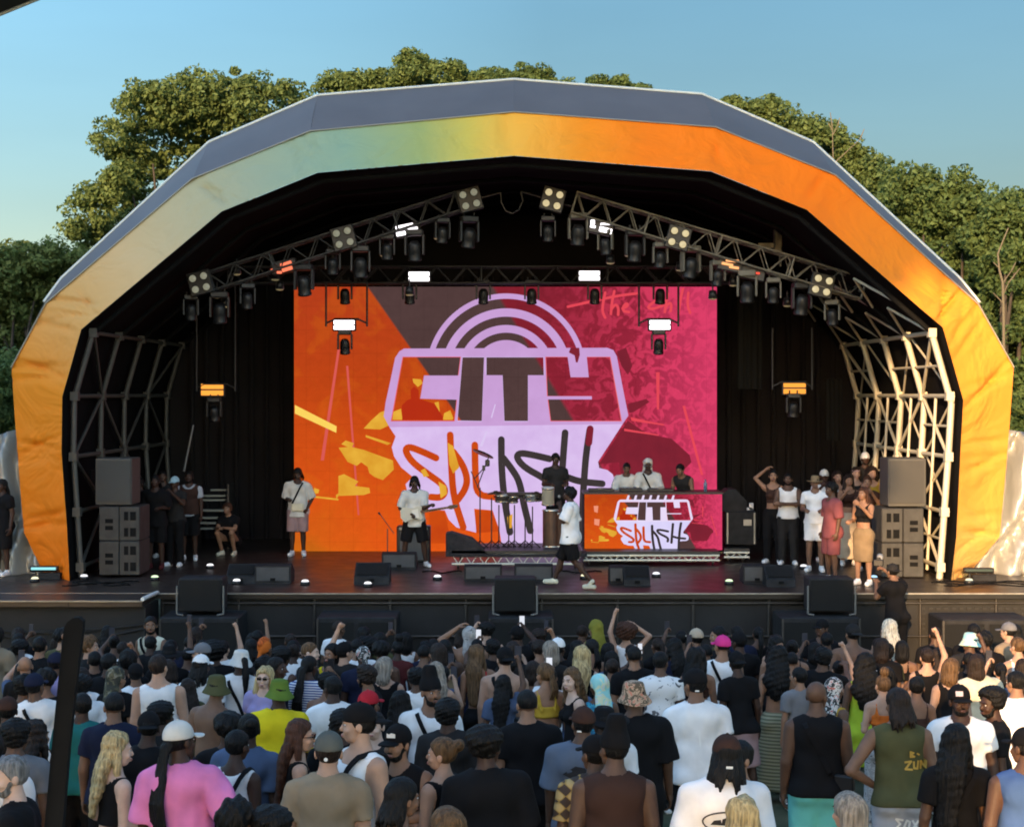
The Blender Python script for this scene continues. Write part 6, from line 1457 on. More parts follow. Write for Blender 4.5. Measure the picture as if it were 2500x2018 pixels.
def decal(o, polys, m, name="print", y0=-.8, dirn=1, off=.006):
    """printed marks laid on the back (or front) of the garment: thin patches that follow its surface"""
    from mathutils.bvhtree import BVHTree
    gar = [c_ for c_ in o.children if c_.name.split('.')[0] in ('tshirt', 'shirt', 'vest', 'tank_top', 'skirt', 'shorts', 'jersey', 'cap', 'hat', 'trousers')]
    if not gar: return
    bvs = []
    for c_ in gar:
        M = c_.matrix_local.copy(); bvs.append(BVHTree.FromPolygons([M @ v.co for v in c_.data.vertices], [tuple(p_.vertices) for p_ in c_.data.polygons]))
    mb = MB(); k = off
    for po in polys:
        k += .0005; pts = []; xs = [p_[0] for p_ in po]; zs = [p_[1] for p_ in po]
        for (x, z) in po:
            best = None
            for b_ in bvs:
                h_ = b_.ray_cast(Vector((x, y0 * dirn, z)), Vector((0, dirn, 0)), 2)
                if h_[0] is not None and (best is None or h_[0].y * dirn < best.y * dirn): best = h_[0]
            if best is None: best = Vector((x, -.14 * dirn, z))
            pts.append(best - Vector((0, k * dirn, 0)))
        tri = tessellate_polygon([[Vector((x, z, 0)) for x, z in po]]); mb.add(pts, [tuple(t) for t in tri])
    return mb.build(name, m, o)
def strokes2(lines, r):
    out = []
    for ln in lines:
        for a, b in zip(ln[:-1], ln[1:]):
            a, b = Vector(a), Vector(b); d = (b - a); n_ = Vector((-d.y, d.x)).normalized() * r; e = d.normalized() * r * .6
            mid = (a + b) / 2
            out += [[tuple(a - e + n_), tuple(mid + n_), tuple(mid - n_), tuple(a - e - n_)], [tuple(mid + n_), tuple(b + e + n_), tuple(b + e - n_), tuple(mid - n_)]]
    return out
def phone_in(o, J, side, lab, lit=None):
    c = hand_world(o, J, side, .06); r = thing("phone", lab, "phone", c + Vector((0, .012, .05)), o.rotation_euler.z); g = MB(); g.box((0, 0, 0), (.075, .010, .15), bev=.004); g.build("case", mat("phone_case", (.02, .02, .022), .3), r)
    g = MB(); g.box((0, -.0065, 0), (.068, .002, .14)); g.build("screen", emis(lit, {'phone_white': (.85, .9, 1), 'phone_warm': (1, .85, .5)}[lit], .9) if lit else mat("phone_glass", (.05, .05, .06), .1), r)
    return r
def cup_in(o, J, side, lab, m=None):
    c = hand_world(o, J, side, .055); r = thing("cup", lab, "cup", c + Vector((0, 0, -.04)), 0); g = MB(); g.lathe([(0, 0), (.032, 0), (.043, .12), (.045, .12), (.040, .115), (.030, .01)], n=16); g.build("shell", m or mat("cup_clear", (.5, .55, .52), .2), r)
    g = MB(); g.lathe([(0, .09), (.039, .09)], n=16); g.build("drink", mat("drink", (.35, .4, .15), .2), r); return r
# ------------------------------------------------------------------ people on the stage
D = math.radians
def on(x, yfeet, ytop, rz, lab, **k):
    Y = deckY(yfeet); H = k.pop('H', None) or (yfeet - ytop) / F * Y; z = k.pop('z', ZD); k.setdefault('h', .019)
    return person(PX(x, Y), Y, z, D(rz), H, lab, **k)
def at_(x, Y, z, rz, H, lab, **k): k.setdefault('h', .019); return person(PX(x, Y), Y, z, D(rz), H, lab, **k)
sing, SJ = on(1392, 1436, 1190, 78, "performer in a white t-shirt and black knee-length shorts striding across the stage front", skin='d', hair='curly', top='big', tc='white', bot='bigshorts', bc='black', arms=('mic', 'pockt'), legs='walk', g=1.08, shoes='cream', hy=0.0, H=1.74, h=.014)
def micro(o, J, side, lab):
    c = hand_world(o, J, side, .07); r = thing("microphone", lab, "microphone", c, 0); g = MB(); g.tube((0, 0, -.09), (0, 0, .07), .014, 8, r2=.018); g.build("body", M_matt, r); g = MB(); g.lathe([(0, 0), (.022, .015), (.026, .035), (.018, .055), (0, .06)], (0, 0, .065), 12); g.build("grille", M_steel, r)
micro(sing, SJ, 'L', "dark handheld microphone held by the striding performer")
gt, GJ = on(1012, 1384, 1162, 180, "guitarist in a loose white t-shirt and black shorts with head bowed before the screen", skin='d', hair='locs', top='big', tc='offw', bot='bigshorts', bc='black', arms=('neck', 'pick'), legs='wide', hp=-.45, H=1.76, shoes='white', h=.015)
def guitar(o, J, lab, body, rev=1):
    M = Matrix.LocRotScale(o.location, o.rotation_euler, o.scale); r = thing("electric_guitar", lab, "guitar", M @ Vector((.05, .20, 1.05)), o.rotation_euler.z)
    R = Matrix.Rotation(-.16 * -rev, 3, 'Y')
    out = [(.20, .02), (.22, .10), (.14, .12), (.06, .09), (-.02, .11), (-.14, .15), (-.20, .08), (-.21, -.05), (-.14, -.15), (-.02, -.12), (.06, -.10), (.16, -.15), (.22, -.11), (.19, -.04)]
    f = lambda u, v, w_: R @ Vector((-rev * u, w_, v))
    g = MB(); g.prism(out, f, .045); g.build("body", body, r)
    g = MB(); g.prism([(.02, -.09), (.15, -.10), (.14, .07), (.02, .06)], lambda u, v, w_: f(u, v, .046 + w_), .004); g.build("pickguard", mat("pickguard", (.6, .6, .55), .4), r)
    g = MB(); g.prism([(.18, -.025), (.72, -.02), (.72, .02), (.18, .025)], lambda u, v, w_: f(u, v, .02 + w_), .028); g.build("neck", mat("neck_wood", (.10, .05, .025), .5), r)
    g = MB(); g.prism([(.71, -.02), (.76, -.045), (.90, -.03), (.91, .03), (.76, .04), (.71, .02)], lambda u, v, w_: f(u, v, .02 + w_), .02); g.build("headstock", mat("neck_wood", (.10, .05, .025)), r)
guitar(gt, GJ, "cream electric guitar played by the man before the screen's lilac logo", mat("guitar_cream", (.45, .45, .38), .3))
bp_, BJ = on(727, 1357, 1136, 180, "performer in a white t-shirt and pale shorts standing at the screen's left edge", skin='d', hair='locs', top='big', tc='offw', bot='bigshorts', bc='dusty', arms=('pockt', 'bent'), hp=-.5, H=1.82, strap=-1, seed=2, h=.015)
g_ = MB(); g_.box((-.02, .17, .98), (.24, .09, .15), bev=.03); g_.build("waist_bag", clothm('cream'), bp_)
# percussionist and the people at the DJ desk stand on the risers
at_(1356, 32.4, ZD + .42, 190, 1.76, "percussionist in dark clothes standing behind the congas before the screen", skin='d', hair='short', top='tee', tc='char', bot='pants', bc='black', arms=('bent', 'bent'), hp=-.3)
at_(1530, 33.7, ZD + .24, 172, 1.70, "man in a white t-shirt at the left end of the DJ desk", skin='e', hair='fade', top='big', tc='offw', bot='pants', arms=('desk', 'desk'), g=1.12, hp=-.3)
at_(1582, 33.6, ZD + .24, 180, 1.78, "DJ with a white head cover and black cross strap behind the middle of the desk", skin='d', hair=None, hat='scarf', hatc='offw', top='big', tc='offw', bot='pants', arms=('desk', 'desk'), strap=1, hp=-.3)
at_(1676, 33.7, ZD + .24, 150, 1.76, "man in dark top leaning over the right end of the DJ desk", skin='b', hair='short', top='vest', tc='char', bot='pants', arms=('desk', 'desk'), lean=.45, hp=-.2)
# left group
at_(342, 32.6, ZD, 150, 1.68, "person in black standing nearest the left speaker stack", skin='d', hair='short', top='tee', tc='black', bot='pants', bc='black', arms=('cross', 'cross'), seed=1)
on(380, 1388, 1140, 175, "tall person in a long black outfit in the middle of the left stage group", skin='d', hair='locs', top='big', tc='black', bot='bigshorts', bc='black', arms=('bent', 'down'), shoes='maroon', seed=1, H=1.80)
at_(398, 33.6, ZD, 185, 1.78, "dark-haired man at the back of the left stage group", skin='e', hair='short', top='tee', tc='char', bot='pants', seed=2)
on(427, 1382, 1128, 165, "person in a pale blue cap and dark shirt in the left stage group", skin='d', hair='short', hat='cap', hatc='pblue', top='tee', tc='char', bot='pants', bc='black', arms=('phone', 'bent'), seed=0, H=1.74)
on(462, 1368, 1122, 180, "bearded man in a brown waistcoat over a white t-shirt by the steps", skin='d', hair='short', beard=1, top='tee', tc='lgrey', extra='brown', bot='bigshorts', bc='black', arms=('down', 'bent'), seed=1, H=1.80)
on(561, 1355, 1262, 168, "man crouching in black clothes at the edge of the dark drape", skin='m', hair='curly', hc='r', top='tee', tc='black', bot='shorts', bc='black', legs='crouch', shoes='cream', H=1.70)
at_(6, 30.2, ZD, 150, 1.78, "stagehand in black shirt and shorts at the very left edge of the stage wing", skin='d', hair='locs', top='tee', tc='black', bot='bigshorts', bc='black', arms=('down', 'bent'))
def skateboard():
    r = thing("light_staff", "slim pale pole leaning behind the left stage group", "pole", P(455, 1120, 33.5)); g = MB(); O = r.location; g.tube(P(449, 1150, 33.5) - O, P(472, 1037, 33.5) - O, .022); g.build("pole", mat("dull_grey_pole", (.16, .16, .15), .5), r)
skateboard()
# right group
at_(1888, 32.4, ZD, 160, 1.86, "woman with a hand to her head at the left end of the right stage group", skin='m', fem=1, hair='short', top='crop', tc='brown', bot='pants', bc='black', arms=('bent', 'onhead'), hy=.2)
on(1924, 1378, 1148, 170, "man in a white vest and dark baggy trousers with folded arms at right of stage", skin='e', hair='short', beard=1, top='tank', tc='white', bot='pants', bc='char', arms=('cross', 'cross'), g=1.1, shoes='white', H=1.80)
on(1990, 1395, 1138, 165, "man in a straw hat and white outfit in the right stage group", skin='b', hair='short', hat='fedora', hatc='tan', top='tee', tc='white', bot='shorts', bc='white', arms=('bent', 'bent'), H=1.80)
at_(2012, 32.8, ZD, 180, 1.83, "person with a white cap behind the man in the straw hat", skin='d', hair='short', hat='cap', hatc='offw', top='tee', tc='white', bot='pants', arms=('phone', 'phone'))
on(2030, 1420, 1170, 110, "man in a dusty red t-shirt and matching shorts facing the singer", skin='e', hair='afro', top='big', tc='rose', bot='bigshorts', bc='rose', arms=('down', 'down'), shoes='white', H=1.76, seed=1)
at_(2044, 33.0, ZD, 185, 1.80, "woman with sunlit face at the back of the right stage group", skin='t', fem=1, hair='long', hc='n', top='crop', tc='black', bot='skirt', arms=('phone', 'bent'))
at_(2072, 32.0, ZD, 180, 1.78, "woman in a pale long skirt half hidden behind the tan skirt", skin='m', fem=1, hair='longstraight', hc='n', top='crop', tc='brown', bot='maxi', bc='beige', arms=('bent', 'phone'))
on(2108, 1428, 1172, 140, "woman in a tan knee skirt and dark bikini top filming with her phone on stage", skin='m', fem=1, hair='long', hc='r', top='crop', tc='black', bot='pencil', bc='tan', arms=('phone', 'bent'), shoes='white', H=1.72)
at_(2118, 31.0, ZD, 165, 1.80, "woman with a long ponytail and leather backpack by the right speaker stack", skin='m', fem=1, hair='pony', hc='r', top='tee', tc='brown', bot='pants', bc='black', arms=('phone', 'phone'))
at_(2128, 33.4, ZD, 190, 1.86, "woman with bare sunlit shoulders at the back beside the right speaker stack", skin='t', fem=1, hair='curlylong', hc='n', top='dress', tc='mustard', bot='dress', bc='mustard')
at_(2090, 33.8, ZD, 180, 1.84, "woman with a pink headband at the back of the right stage group", skin='t', fem=1, hair='long', hc='n', hat='visorband', hatc='dusty', top='tank', tc='char', bot='skirt')
at_(2112, 34.8, ZD + .25, 180, 1.84, "bearded man in a white cap standing tallest at the back by the sunlit truss", skin='d', hair='short', beard=1, hat='beanie', hatc='white', top='tee', tc='char', bot='pants')
at_(2275, 31.8, ZD, 120, 1.66, "person half hidden behind the right speaker stack", skin='b', hair='long', hc='n', fem=1, top='tee', tc='olive', bot='pants')
# photographer in the pit, standing on a flight case and leaning on the stage lip
def case_():
    r = thing("flight_case", "low black case under the photographer's feet", "case", (PX(2185, 26.3), 26.3, 0)); g = MB(); g.box((0, 0, .19), (.9, .6, .38), bev=.02); g.build("shell", M_black, r)
    g = MB(); g.box((0, -.305, .30), (.5, .01, .03)); g.build("latch_strip", M_steel, r)
case_()
ph, PJ = at_(2188, 26.3, .38, 25, 1.78, "photographer in black with back turned leaning on the stage lip at right", skin='b', hair='short', hat='capback', hatc='char', top='tee', tc='black', bot='pants', bc='black', arms=('phone', 'high'), lean=.12, h=.015)
def camera_():
    c = hand_world(ph, PJ, 'R', .10); r = thing("photo_camera", "camera with a pale lens held up by the photographer at the stage lip", "camera", c + Vector((0, .05, .05)), D(-20)); g = MB(); g.box((0, 0, 0), (.16, .08, .11), bev=.012); g.box((0, 0, .07), (.07, .06, .04), bev=.01); g.build("body", M_black, r)
    g = MB(); g.lathe([(0, 0), (.045, 0), (.05, .12), (.055, .2), (.048, .2)], (0, .02, 0), 16, R=Matrix.Rotation(-1.1, 3, 'X')); g.build("lens", mat("lens_white", (.40, .38, .33), .4), r)
camera_()

# ------------------------------------------------------------------ the crowd on the slope
def solveY(ytop, H):
    lo, hi = 4.0, 27.0
    for _ in range(40):
        m_ = (lo + hi) / 2
        if HZ + F * (CZ - zg(m_) - H) / m_ > ytop: lo = m_
        else: hi = m_
    return lo
CROWD = []
def c(x, y, lab, rz=0, H=1.74, **k):
    Y = solveY(y, H); CROWD.append((PX(x, Y), Y))
    k.setdefault('h', .0145 if Y < 13 else .018); k.setdefault('shoes', 'white' if (int(x) % 3) else 'black')
    k.setdefault('seed', int(x * 7 + y) % 6)
    hs = 0; k.setdefault('tilt', (math.sin(x * 1.7) * .05, math.sin(x * 3.1 + y) * .045)); k.setdefault('hy', round(math.sin(x * 5.3) * 2.4) * .26)
    if k.get('hat') in ('cap', 'capback', 'beanie', 'durag', 'scarf'): hs = .02
    if k.get('hair') in ('afro',): hs = .05
    if k.get('hair') in ('bigafro', 'topbun'): hs = .09
    return person(PX(x, Y), Y, zg(Y), D(rz), H - hs, lab, **k)
B_ = dict(bot='pants', bc='black')
# near rows, left to right
c(62, 1846, "man with short grey hair in profile at the bottom left, wearing black", 95, 1.76, skin='l', hair='short', hc='g', top='tee', tc='black', beard=2, **B_)
c(-14, 1775, "person in a white t-shirt cut off by the left edge of the photo", 20, 1.80, skin='e', hair='short', top='tee', tc='white', **B_)
o, J = c(258, 1792, "blonde woman in a black crop top holding a drink at the bottom left", -50, 1.66, skin='l', fem=1, hair='long', hc='y', top='crop', tc='black', bot='jeans', bc='denim', arms=('bent', 'bent'), hy=-.4); cup_in(o, J, 'R', "clear cup of green drink in the blonde woman's hand")
o, J = c(458, 1758, "person in a pink t-shirt with long dark braids and a white cap", -10, 1.80, skin='d', hair='braids', hc='k', hat='cap', hatc='offw', top='big', tc='pink', bot='pants', bc='black', g=1.1, arms=('down', 'hip'), hy=-.5)
c(546, 1784, "dark-skinned woman in a white tank top just right of the pink t-shirt", -15, 1.64, skin='d', fem=1, hair='short', top='tank', tc='white', strap=1, **B_)
c(545, 1950, "black-haired head in the bottom row right of the pink t-shirt", 0, 1.70, skin='e', hair='curly', top='tee', tc='char', **B_)
c(668, 1960, "black-haired head in the bottom row left of the khaki t-shirt", 10, 1.70, skin='d', hair='afro', top='tee', tc='navy', **B_)
o6, J6 = c(783, 1785, "man in a grey-green cap worn backwards and a khaki t-shirt", 0, 1.80, skin='t', hair='short', hc='n', hat='cap', hatc='ggrey', top='tee', tc='khaki', g=1.12, bot='shorts', bc='char')
o, J = c(712, 1762, "woman with long brown hair and sunglasses in a black dress left of the khaki t-shirt", -75, 1.68, skin='t', fem=1, hair='longstraight', hc='r', top='dress', tc='black', bot='dress', bc='black', glasses=1, arms=('bent', 'bent')); cup_in(o, J, 'R', "plastic cup held by the woman in sunglasses", mat("cup_pale", (.5, .55, .58), .2))
c(866, 1716, "man in a white tank top and backwards black cap looking left with a cross strap", 130, 1.90, skin='t', hair='short', hat='capback', hatc='black', top='tank', tc='white', strap=-1, hy=-.6, bot='shorts', bc='black', g=1.05)
c(914, 1741, "pale dark-haired man whose face shows behind the white tank top", 165, 1.62, skin='l', hair='short', hc='k', top='tee', tc='char', **B_)
o5, J5 = c(972, 1762, "bearded man in a black vest and black cap facing the camera", 165, 1.74, skin='m', hair='short', beard=1, hat='cap', hatc='black', top='vest', tc='black', g=1.1, arms=('cross', 'bent'), **B_)
c(1047, 1655, "bearded man in a black beanie and white t-shirt facing the camera", 180, 1.84, skin='b', hair=None, beard=1, hat='tallhat', hatc='black', top='tee', tc='white', strap=1, **B_)
c(1073, 1792, "woman with a hair bun and black tank top turning left before the white t-shirt", 50, 1.66, skin='t', fem=1, hair='bun', hc='c', top='tank', tc='black', arms=('bent', 'bent'), hy=.5, bot='skirt', bc='black')
c(956, 1905, "person with thick dark locks in profile in the bottom row at centre left", -70, 1.68, skin='b', fem=1, hair='locs', hc='k', hat='visorband', hatc='black', top='tank', tc='black', **B_)
c(1098, 1968, "fair-haired head in the bottom row left of the black shirt", 10, 1.66, skin='t', fem=1, hair='bob', hc='c', top='tee', tc='tan', **B_)
c(1216, 1758, "broad man in a loose black shirt left of centre in the near row", 0, 1.82, skin='d', hair='afro', top='big', tc='black', g=1.12, **B_)
c(1297, 1684, "man with cropped hair in a plain black t-shirt at centre", 5, 1.80, skin='m', hair='fade', top='tee', tc='black', g=1.1, **B_)
o8, J8 = c(1410, 1720, "man in a dark brown cap and slate printed t-shirt", -12, 1.76, skin='e', hair='short', hat='cap', hatc='brown', top='big', tc='slate', **B_)
c(1448, 1795, "person in a mustard plaid shirt and black cap behind the brown vest", 15, 1.72, skin='e', hair='short', hat='cap', hatc='black', top='shirt', tc='plaid', **B_)
c(1500, 1784, "man in a dark brown vest with a square-topped black hat", 0, 1.80, skin='e', hair='short', hat='tallhat', hatc='black', top='vest', tc='brown', g=1.12, **B_)
c(1468, 1720, "person in a wide black cap and white shirt behind the slate t-shirt", 0, 1.72, skin='d', hair='short', hat='wide', hatc='black', top='tee', tc='white', **B_)
c(1565, 1662, "man in a patterned orange bucket hat and black t-shirt", 0, 1.86, skin='e', hair='short', hat='bucket', hatc='floral', top='big', tc='black', g=1.12, **B_)
o7, J7 = c(1711, 1630, "large man in a plain white t-shirt and black cap right of centre", 0, 1.92, skin='b', hair='short', hat='cap', hatc='black', top='tee', tc='white', g=1.13, **B_)
o, J = c(1748, 1790, "man in a brown cap and white t-shirt with an oval print on the back", 0, 1.80, skin='d', hair='locs', hat='cap', hatc='brown', top='big', tc='white', g=1.12, **B_)
o3 = o
def ring(cx, cz, rx, rz_, w_, n=28):
    return [[(cx + (rx + s1 * w_) * math.cos(t), cz + (rz_ + s1 * w_) * math.sin(t)) for s1, t in ((1, t0), (1, t1), (-1, t1), (-1, t0))] for t0, t1 in [(2 * math.pi * i / n, 2 * math.pi * (i + 1) / n) for i in range(n)]]
INKK = mat("ink_black", (.02, .018, .02), .8); INKW = mat("ink_white", (.75, .74, .7), .8); INKG = mat("ink_gold", (.50, .30, .05), .8); INKT = mat("ink_tan", (.45, .33, .18), .8)
c(1798, 1806, "woman in round dark sunglasses facing left behind the oval-print t-shirt", 155, 1.68, skin='m', fem=1, hair='short', glasses=1, top='tank', tc='black', **B_)
c(1830, 1935, "blonde head in the bottom row between the white t-shirt and mint shorts", 15, 1.62, skin='t', fem=1, hair='long', hc='y', top='tee', tc='offw', **B_)
c(1996, 1660, "bald man in a black vest and mint shorts with a black cross bag", -5, 1.86, skin='e', hair=None, top='vest', tc='black', bot='bigshorts', bc='mint', g=1.13, strap=-1)
c(2049, 1930, "grey-haired head in the bottom row right of the mint shorts", 0, 1.62, skin='t', fem=1, hair='bob', hc='G', top='tee', tc='grey', **B_)
o9, J9 = c(2209, 1684, "person with dark braids in an olive sleeveless top with a gold back print", -8, 1.82, skin='b', hair='locs', hc='n', top='vest', tc='olive', g=1.1, arms=('hip', 'bent'), bot='bigshorts', bc='lgrey')
c(2322, 1762, "woman with very long black hair and a pale bag strap at lower right", -5, 1.74, skin='e', fem=1, hair='longstraight', hc='k', top='tee', tc='black', strap=1, bot='pants', bc='black')
o4, J4 = c(2362, 1670, "bearded man in a black cap and white t-shirt facing the camera at right", 165, 1.82, skin='d', hair='short', beard=1, hat='cap', hatc='black', top='tee', tc='white', g=1.1, **B_)
c(2446, 1664, "bearded man with an afro in profile wearing black at the right edge", 80, 1.82, skin='d', hair='afro', beard=1, top='tee', tc='black', **B_)
c(2490, 1776, "person in a black cap and blue top cut off by the right edge", 0, 1.76, skin='e', hair='short', hat='cap', hatc='black', top='vest', tc='blue', **B_)
c(2153, 1626, "woman with a small bun and bare sunlit back in a grey patterned skirt", 0, 1.70, skin='t', fem=1, hair='topbun', hc='c', top='bra', tc='orange', bot='maxi', bc='lace', arms=('bent', 'bent'))
# second band
c(100, 1762, "woman with brown hair in profile and black shoulder strap by the leaning post's foot", -60, 1.64, skin='m', fem=1, hair='long', hc='n', top='bra', tc='black', **B_)
c(14, 1762, "dark-haired person in the second row at the left edge", 10, 1.70, skin='e', hair='curly', top='tee', tc='grey', **B_)
c(104, 1636, "person in a white t-shirt and navy cap left of the leaning post", 12, 1.76, skin='e', hair='short', hat='cap', hatc='navy', top='tee', tc='white', strap=-1, g=1.1, **B_)
c(190, 1688, "person in a teal top beside the leaning post with a red bag", 0, 1.70, skin='d', hair='short', top='tee', tc='teal', **B_)
c(273, 1692, "man with shaved hair in a navy t-shirt at left", -5, 1.76, skin='b', hair='fade', top='tee', tc='navy', g=1.1, **B_)
c(350, 1736, "person in a black cap with a red bandana at the neck behind the blonde woman", -20, 1.70, skin='d', hair='short', hat='capback', hatc='black', top='tee', tc='black', **B_)
c(398, 1706, "person with a round black crop of hair in front of the white tank top", -15, 1.70, skin='d', hair='afro', top='tee', tc='char', **B_)
c(403, 1596, "man with short brown hair in a white tank top at left", 0, 1.86, skin='t', hair='short', hc='n', top='tank', tc='white', g=1.1, bot='shorts', bc='grey')
c(498, 1650, "shirtless man in an olive bucket hat", -25, 1.78, skin='b', hair='short', hat='bucket', hatc='olive', g=1.1, bot='shorts', bc='navy')
c(537, 1724, "person with a black afro right of the bare brown back", 10, 1.72, skin='d', hair='afro', top='tee', tc='black', **B_)
c(592, 1735, "person with dark hair and a faded blue shirt left of the yellow shirt", -12, 1.72, skin='d', hair='bun', top='shirt', tc='denim', g=1.1, **B_)
c(664, 1662, "person in a green bucket hat and bright yellow shirt", 0, 1.78, skin='d', hair='short', hat='bucket', hatc='green', top='big', tc='yellow', bot='shorts', bc='navy', g=1.1)
c(816, 1652, "person with black hair in a white t-shirt left of the red cap", 10, 1.72, skin='d', hair='short', top='tee', tc='white', g=1.1, **B_)
c(812, 1738, "black-haired head between the brown-haired woman and the white tank top", 5, 1.70, skin='d', hair='curly', top='tee', tc='black', **B_)
c(918, 1682, "person in a bright red cap wearing black", -60, 1.74, skin='b', hair='short', hat='cap', hatc='red', top='tee', tc='black', **B_)
c(978, 1690, "person with long dark hair left of the man in the beanie", 0, 1.70, skin='d', fem=1, hair='longstraight', top='tee', tc='black', **B_)
c(1106, 1702, "person in a long dark coat right of the man in the beanie", -8, 1.74, skin='d', hair='curly', top='long', tc='char', **B_)
o, J = c(1084, 1614, "woman with long blonde hair and pale blue dress holding up a phone", -20, 1.68, skin='t', fem=1, hair='longstraight', hc='G', top='crop', tc='lgrey', bot='skirt', bc='pblue', arms=('bent', 'phone')); phone_in(o, J, 'R', "phone held up by the blonde woman in pale blue")
c(1231, 1575, "shirtless man in a black backwards cap with a thin black cross strap", -10, 1.84, skin='t', hair='short', hat='capback', hatc='black', g=1.12, strap=-1, bot='shorts', bc='lgrey')
c(1347, 1616, "woman with braids and a bare back in a thin yellow bikini string", 8, 1.74, skin='m', fem=1, hair='braidtail', hc='c', top='bra', tc='mustard', bot='hot', bc='denim')
c(1418, 1632, "fair woman with sunglasses pushed into her hair looking left", 110, 1.70, skin='l', fem=1, hair='long', hc='c', top='tank', tc='black', bot='skirt', bc='black')
c(1474, 1644, "person in a silver and pink scarf with a blue patterned bandana", 5, 1.66, skin='e', fem=1, hair=None, hat='scarf', hatc='iri', top='tank', tc='bluep', **B_)
c(1606, 1590, "person with black hair in a white t-shirt with grey photo prints", 0, 1.76, skin='e', hair='short', top='tee', tc='graphic', **B_)
c(1756, 1546, "man in a hot pink cap and sleeveless white shirt with a cross strap", -5, 1.86, skin='m', hair='fade', hat='cap', hatc='hotpink', top='vest', tc='white', strap=-1, bot='shorts', bc='white')
c(1818, 1588, "person in a black cap and black top right of the pink cap", 10, 1.76, skin='d', hair='short', hat='capback', hatc='black', top='tee', tc='black', bot='skirt', bc='dusty', fem=1)
c(1888, 1582, "woman with long curly black hair and a striped green skirt", 0, 1.74, skin='m', fem=1, hair='curlylong', top='bra', tc='black', bot='maxi', bc='stripe')
c(2036, 1654, "woman in a patterned headscarf beside the bald man", -60, 1.66, skin='e', fem=1, hair=None, hat='scarf', hatc='patt', top='crop', tc='mustard', **B_)
c(2096, 1596, "person with long dark curls in a lime green dress", 0, 1.74, skin='e', fem=1, hair='curlylong', top='dress', tc='lime', bot='dress', bc='lime')
c(2232, 1652, "person with a brown sunlit shoulder left of the honey-haired woman", 12, 1.64, skin='b', fem=1, hair='short', top='bra', tc='brown', **B_)
c(2308, 1606, "woman with honey-brown hair held by a white clip", -5, 1.70, skin='t', fem=1, hair='bob', hc='c', top='tank', tc='black', bot='skirt', bc='tan')
c(2392, 1594, "brown-haired person in a cream t-shirt behind the man in the black cap", 5, 1.72, skin='m', hair='bob', hc='n', top='big', tc='cream', g=1.1, **B_)
# third band
c(2150, 1560, "woman with swept dark hair in a black t-shirt below the platinum hair", -10, 1.74, skin='b', fem=1, hair='bob', hc='n', top='tee', tc='black', g=1.1, **B_)
c(1992, 1580, "dark-haired person pointing an arm up left of the grey top", -25, 1.74, skin='e', hair='curly', top='tee', tc='black', arms=('down', 'point'), **B_)
c(1960, 1625, "person in a grey ribbed top beside the striped green skirt", 5, 1.60, skin='m', fem=1, hair='short', top='tee', tc='grey', **B_)
c(2068, 1520, "shirtless broad man in a black cap in the front rows at right", 0, 1.88, skin='b', hair='short', hat='capback', hatc='char', g=1.12, bot='shorts', bc='black')
c(2008, 1510, "man in a black cap with a red bandana facing the camera near the speakers", 165, 1.80, skin='e', hair='short', hat='cap', hatc='black', top='tee', tc='black', **B_)
c(2156, 1512, "tall person with waist-length platinum hair in profile", 60, 1.84, skin='l', fem=1, hair='longstraight', hc='w', top='tank', tc='black', **B_)
c(2356, 1544, "person in a shiny pale blue and white bucket hat", 0, 1.76, skin='e', hair='short', hat='bucket', hatc='iri', top='tee', tc='char', **B_)
c(2376, 1522, "black-haired man in dark clothes behind the shiny bucket hat", -20, 1.80, skin='e', hair='fade', top='tee', tc='black', **B_)
o, J = c(2262, 1580, "brown-haired woman raising a hand with a white wristband", -10, 1.70, skin='t', fem=1, hair='short', hc='n', top='tank', tc='black', arms=('down', 'raised'), **B_)
c(2464, 1518, "person in a grey cap with sunlit face near the right edge", 30, 1.80, skin='t', hair='short', hat='cap', hatc='grey', top='tee', tc='khaki', **B_)
c(2497, 1556, "brown-haired woman at the right edge with a sunlit reddish back", 0, 1.74, skin='t', fem=1, hair='short', hc='c', top='bra', tc='white', bot='skirt', bc='rose')
c(2490, 1640, "person in a white t-shirt cut by the right edge behind the bearded men", 0, 1.72, skin='m', hair='short', top='big', tc='white', **B_)
c(1903, 1553, "woman with black hair looking back towards the camera", 175, 1.76, skin='m', fem=1, hair='long', top='tank', tc='char', **B_)
c(1937, 1560, "woman with bare shoulders right of the woman looking back", 0, 1.70, skin='m', fem=1, hair='bun', top='bra', tc='black', **B_)
c(1813, 1540, "person in a black cap with a white logo right of the pink cap", 8, 1.80, skin='d', hair='short', hat='cap', hatc='black', top='tee', tc='black', **B_)
c(1769, 1526, "dark-haired man in profile behind the pink cap", 75, 1.84, skin='m', hair='short', top='tee', tc='black', **B_)
c(1691, 1532, "person in a beige cap near the stage", 15, 1.80, skin='b', hair='short', hat='cap', hatc='beige', top='tee', tc='char', **B_)
c(1695, 1584, "woman with long black hair and bare brown back left of the sleeveless white shirt", 5, 1.74, skin='m', fem=1, hair='curlylong', top='bra', tc='brown', bot='skirt', bc='black')
c(1640, 1560, "person with long black hair in navy behind the printed white t-shirt", 0, 1.74, skin='e', fem=1, hair='longstraight', top='tee', tc='navy', **B_)
c(1538, 1508, "woman with piled auburn hair raising both arms near the stage", 0, 1.78, skin='t', fem=1, hair='bigafro', hc='r', top='tank', tc='white', arms=('raised', 'onhead'), **B_)
c(1553, 1573, "man with cropped black hair and a black t-shirt below the piled auburn hair", 5, 1.80, skin='m', hair='fade', top='tee', tc='black', g=1.1, **B_)
c(1455, 1512, "person wearing a long olive-yellow head scarf near the stage", 0, 1.80, skin='m', fem=1, hair=None, hat='scarf', hatc='oliveY', top='tank', tc='oliveY', bot='skirt', bc='black')
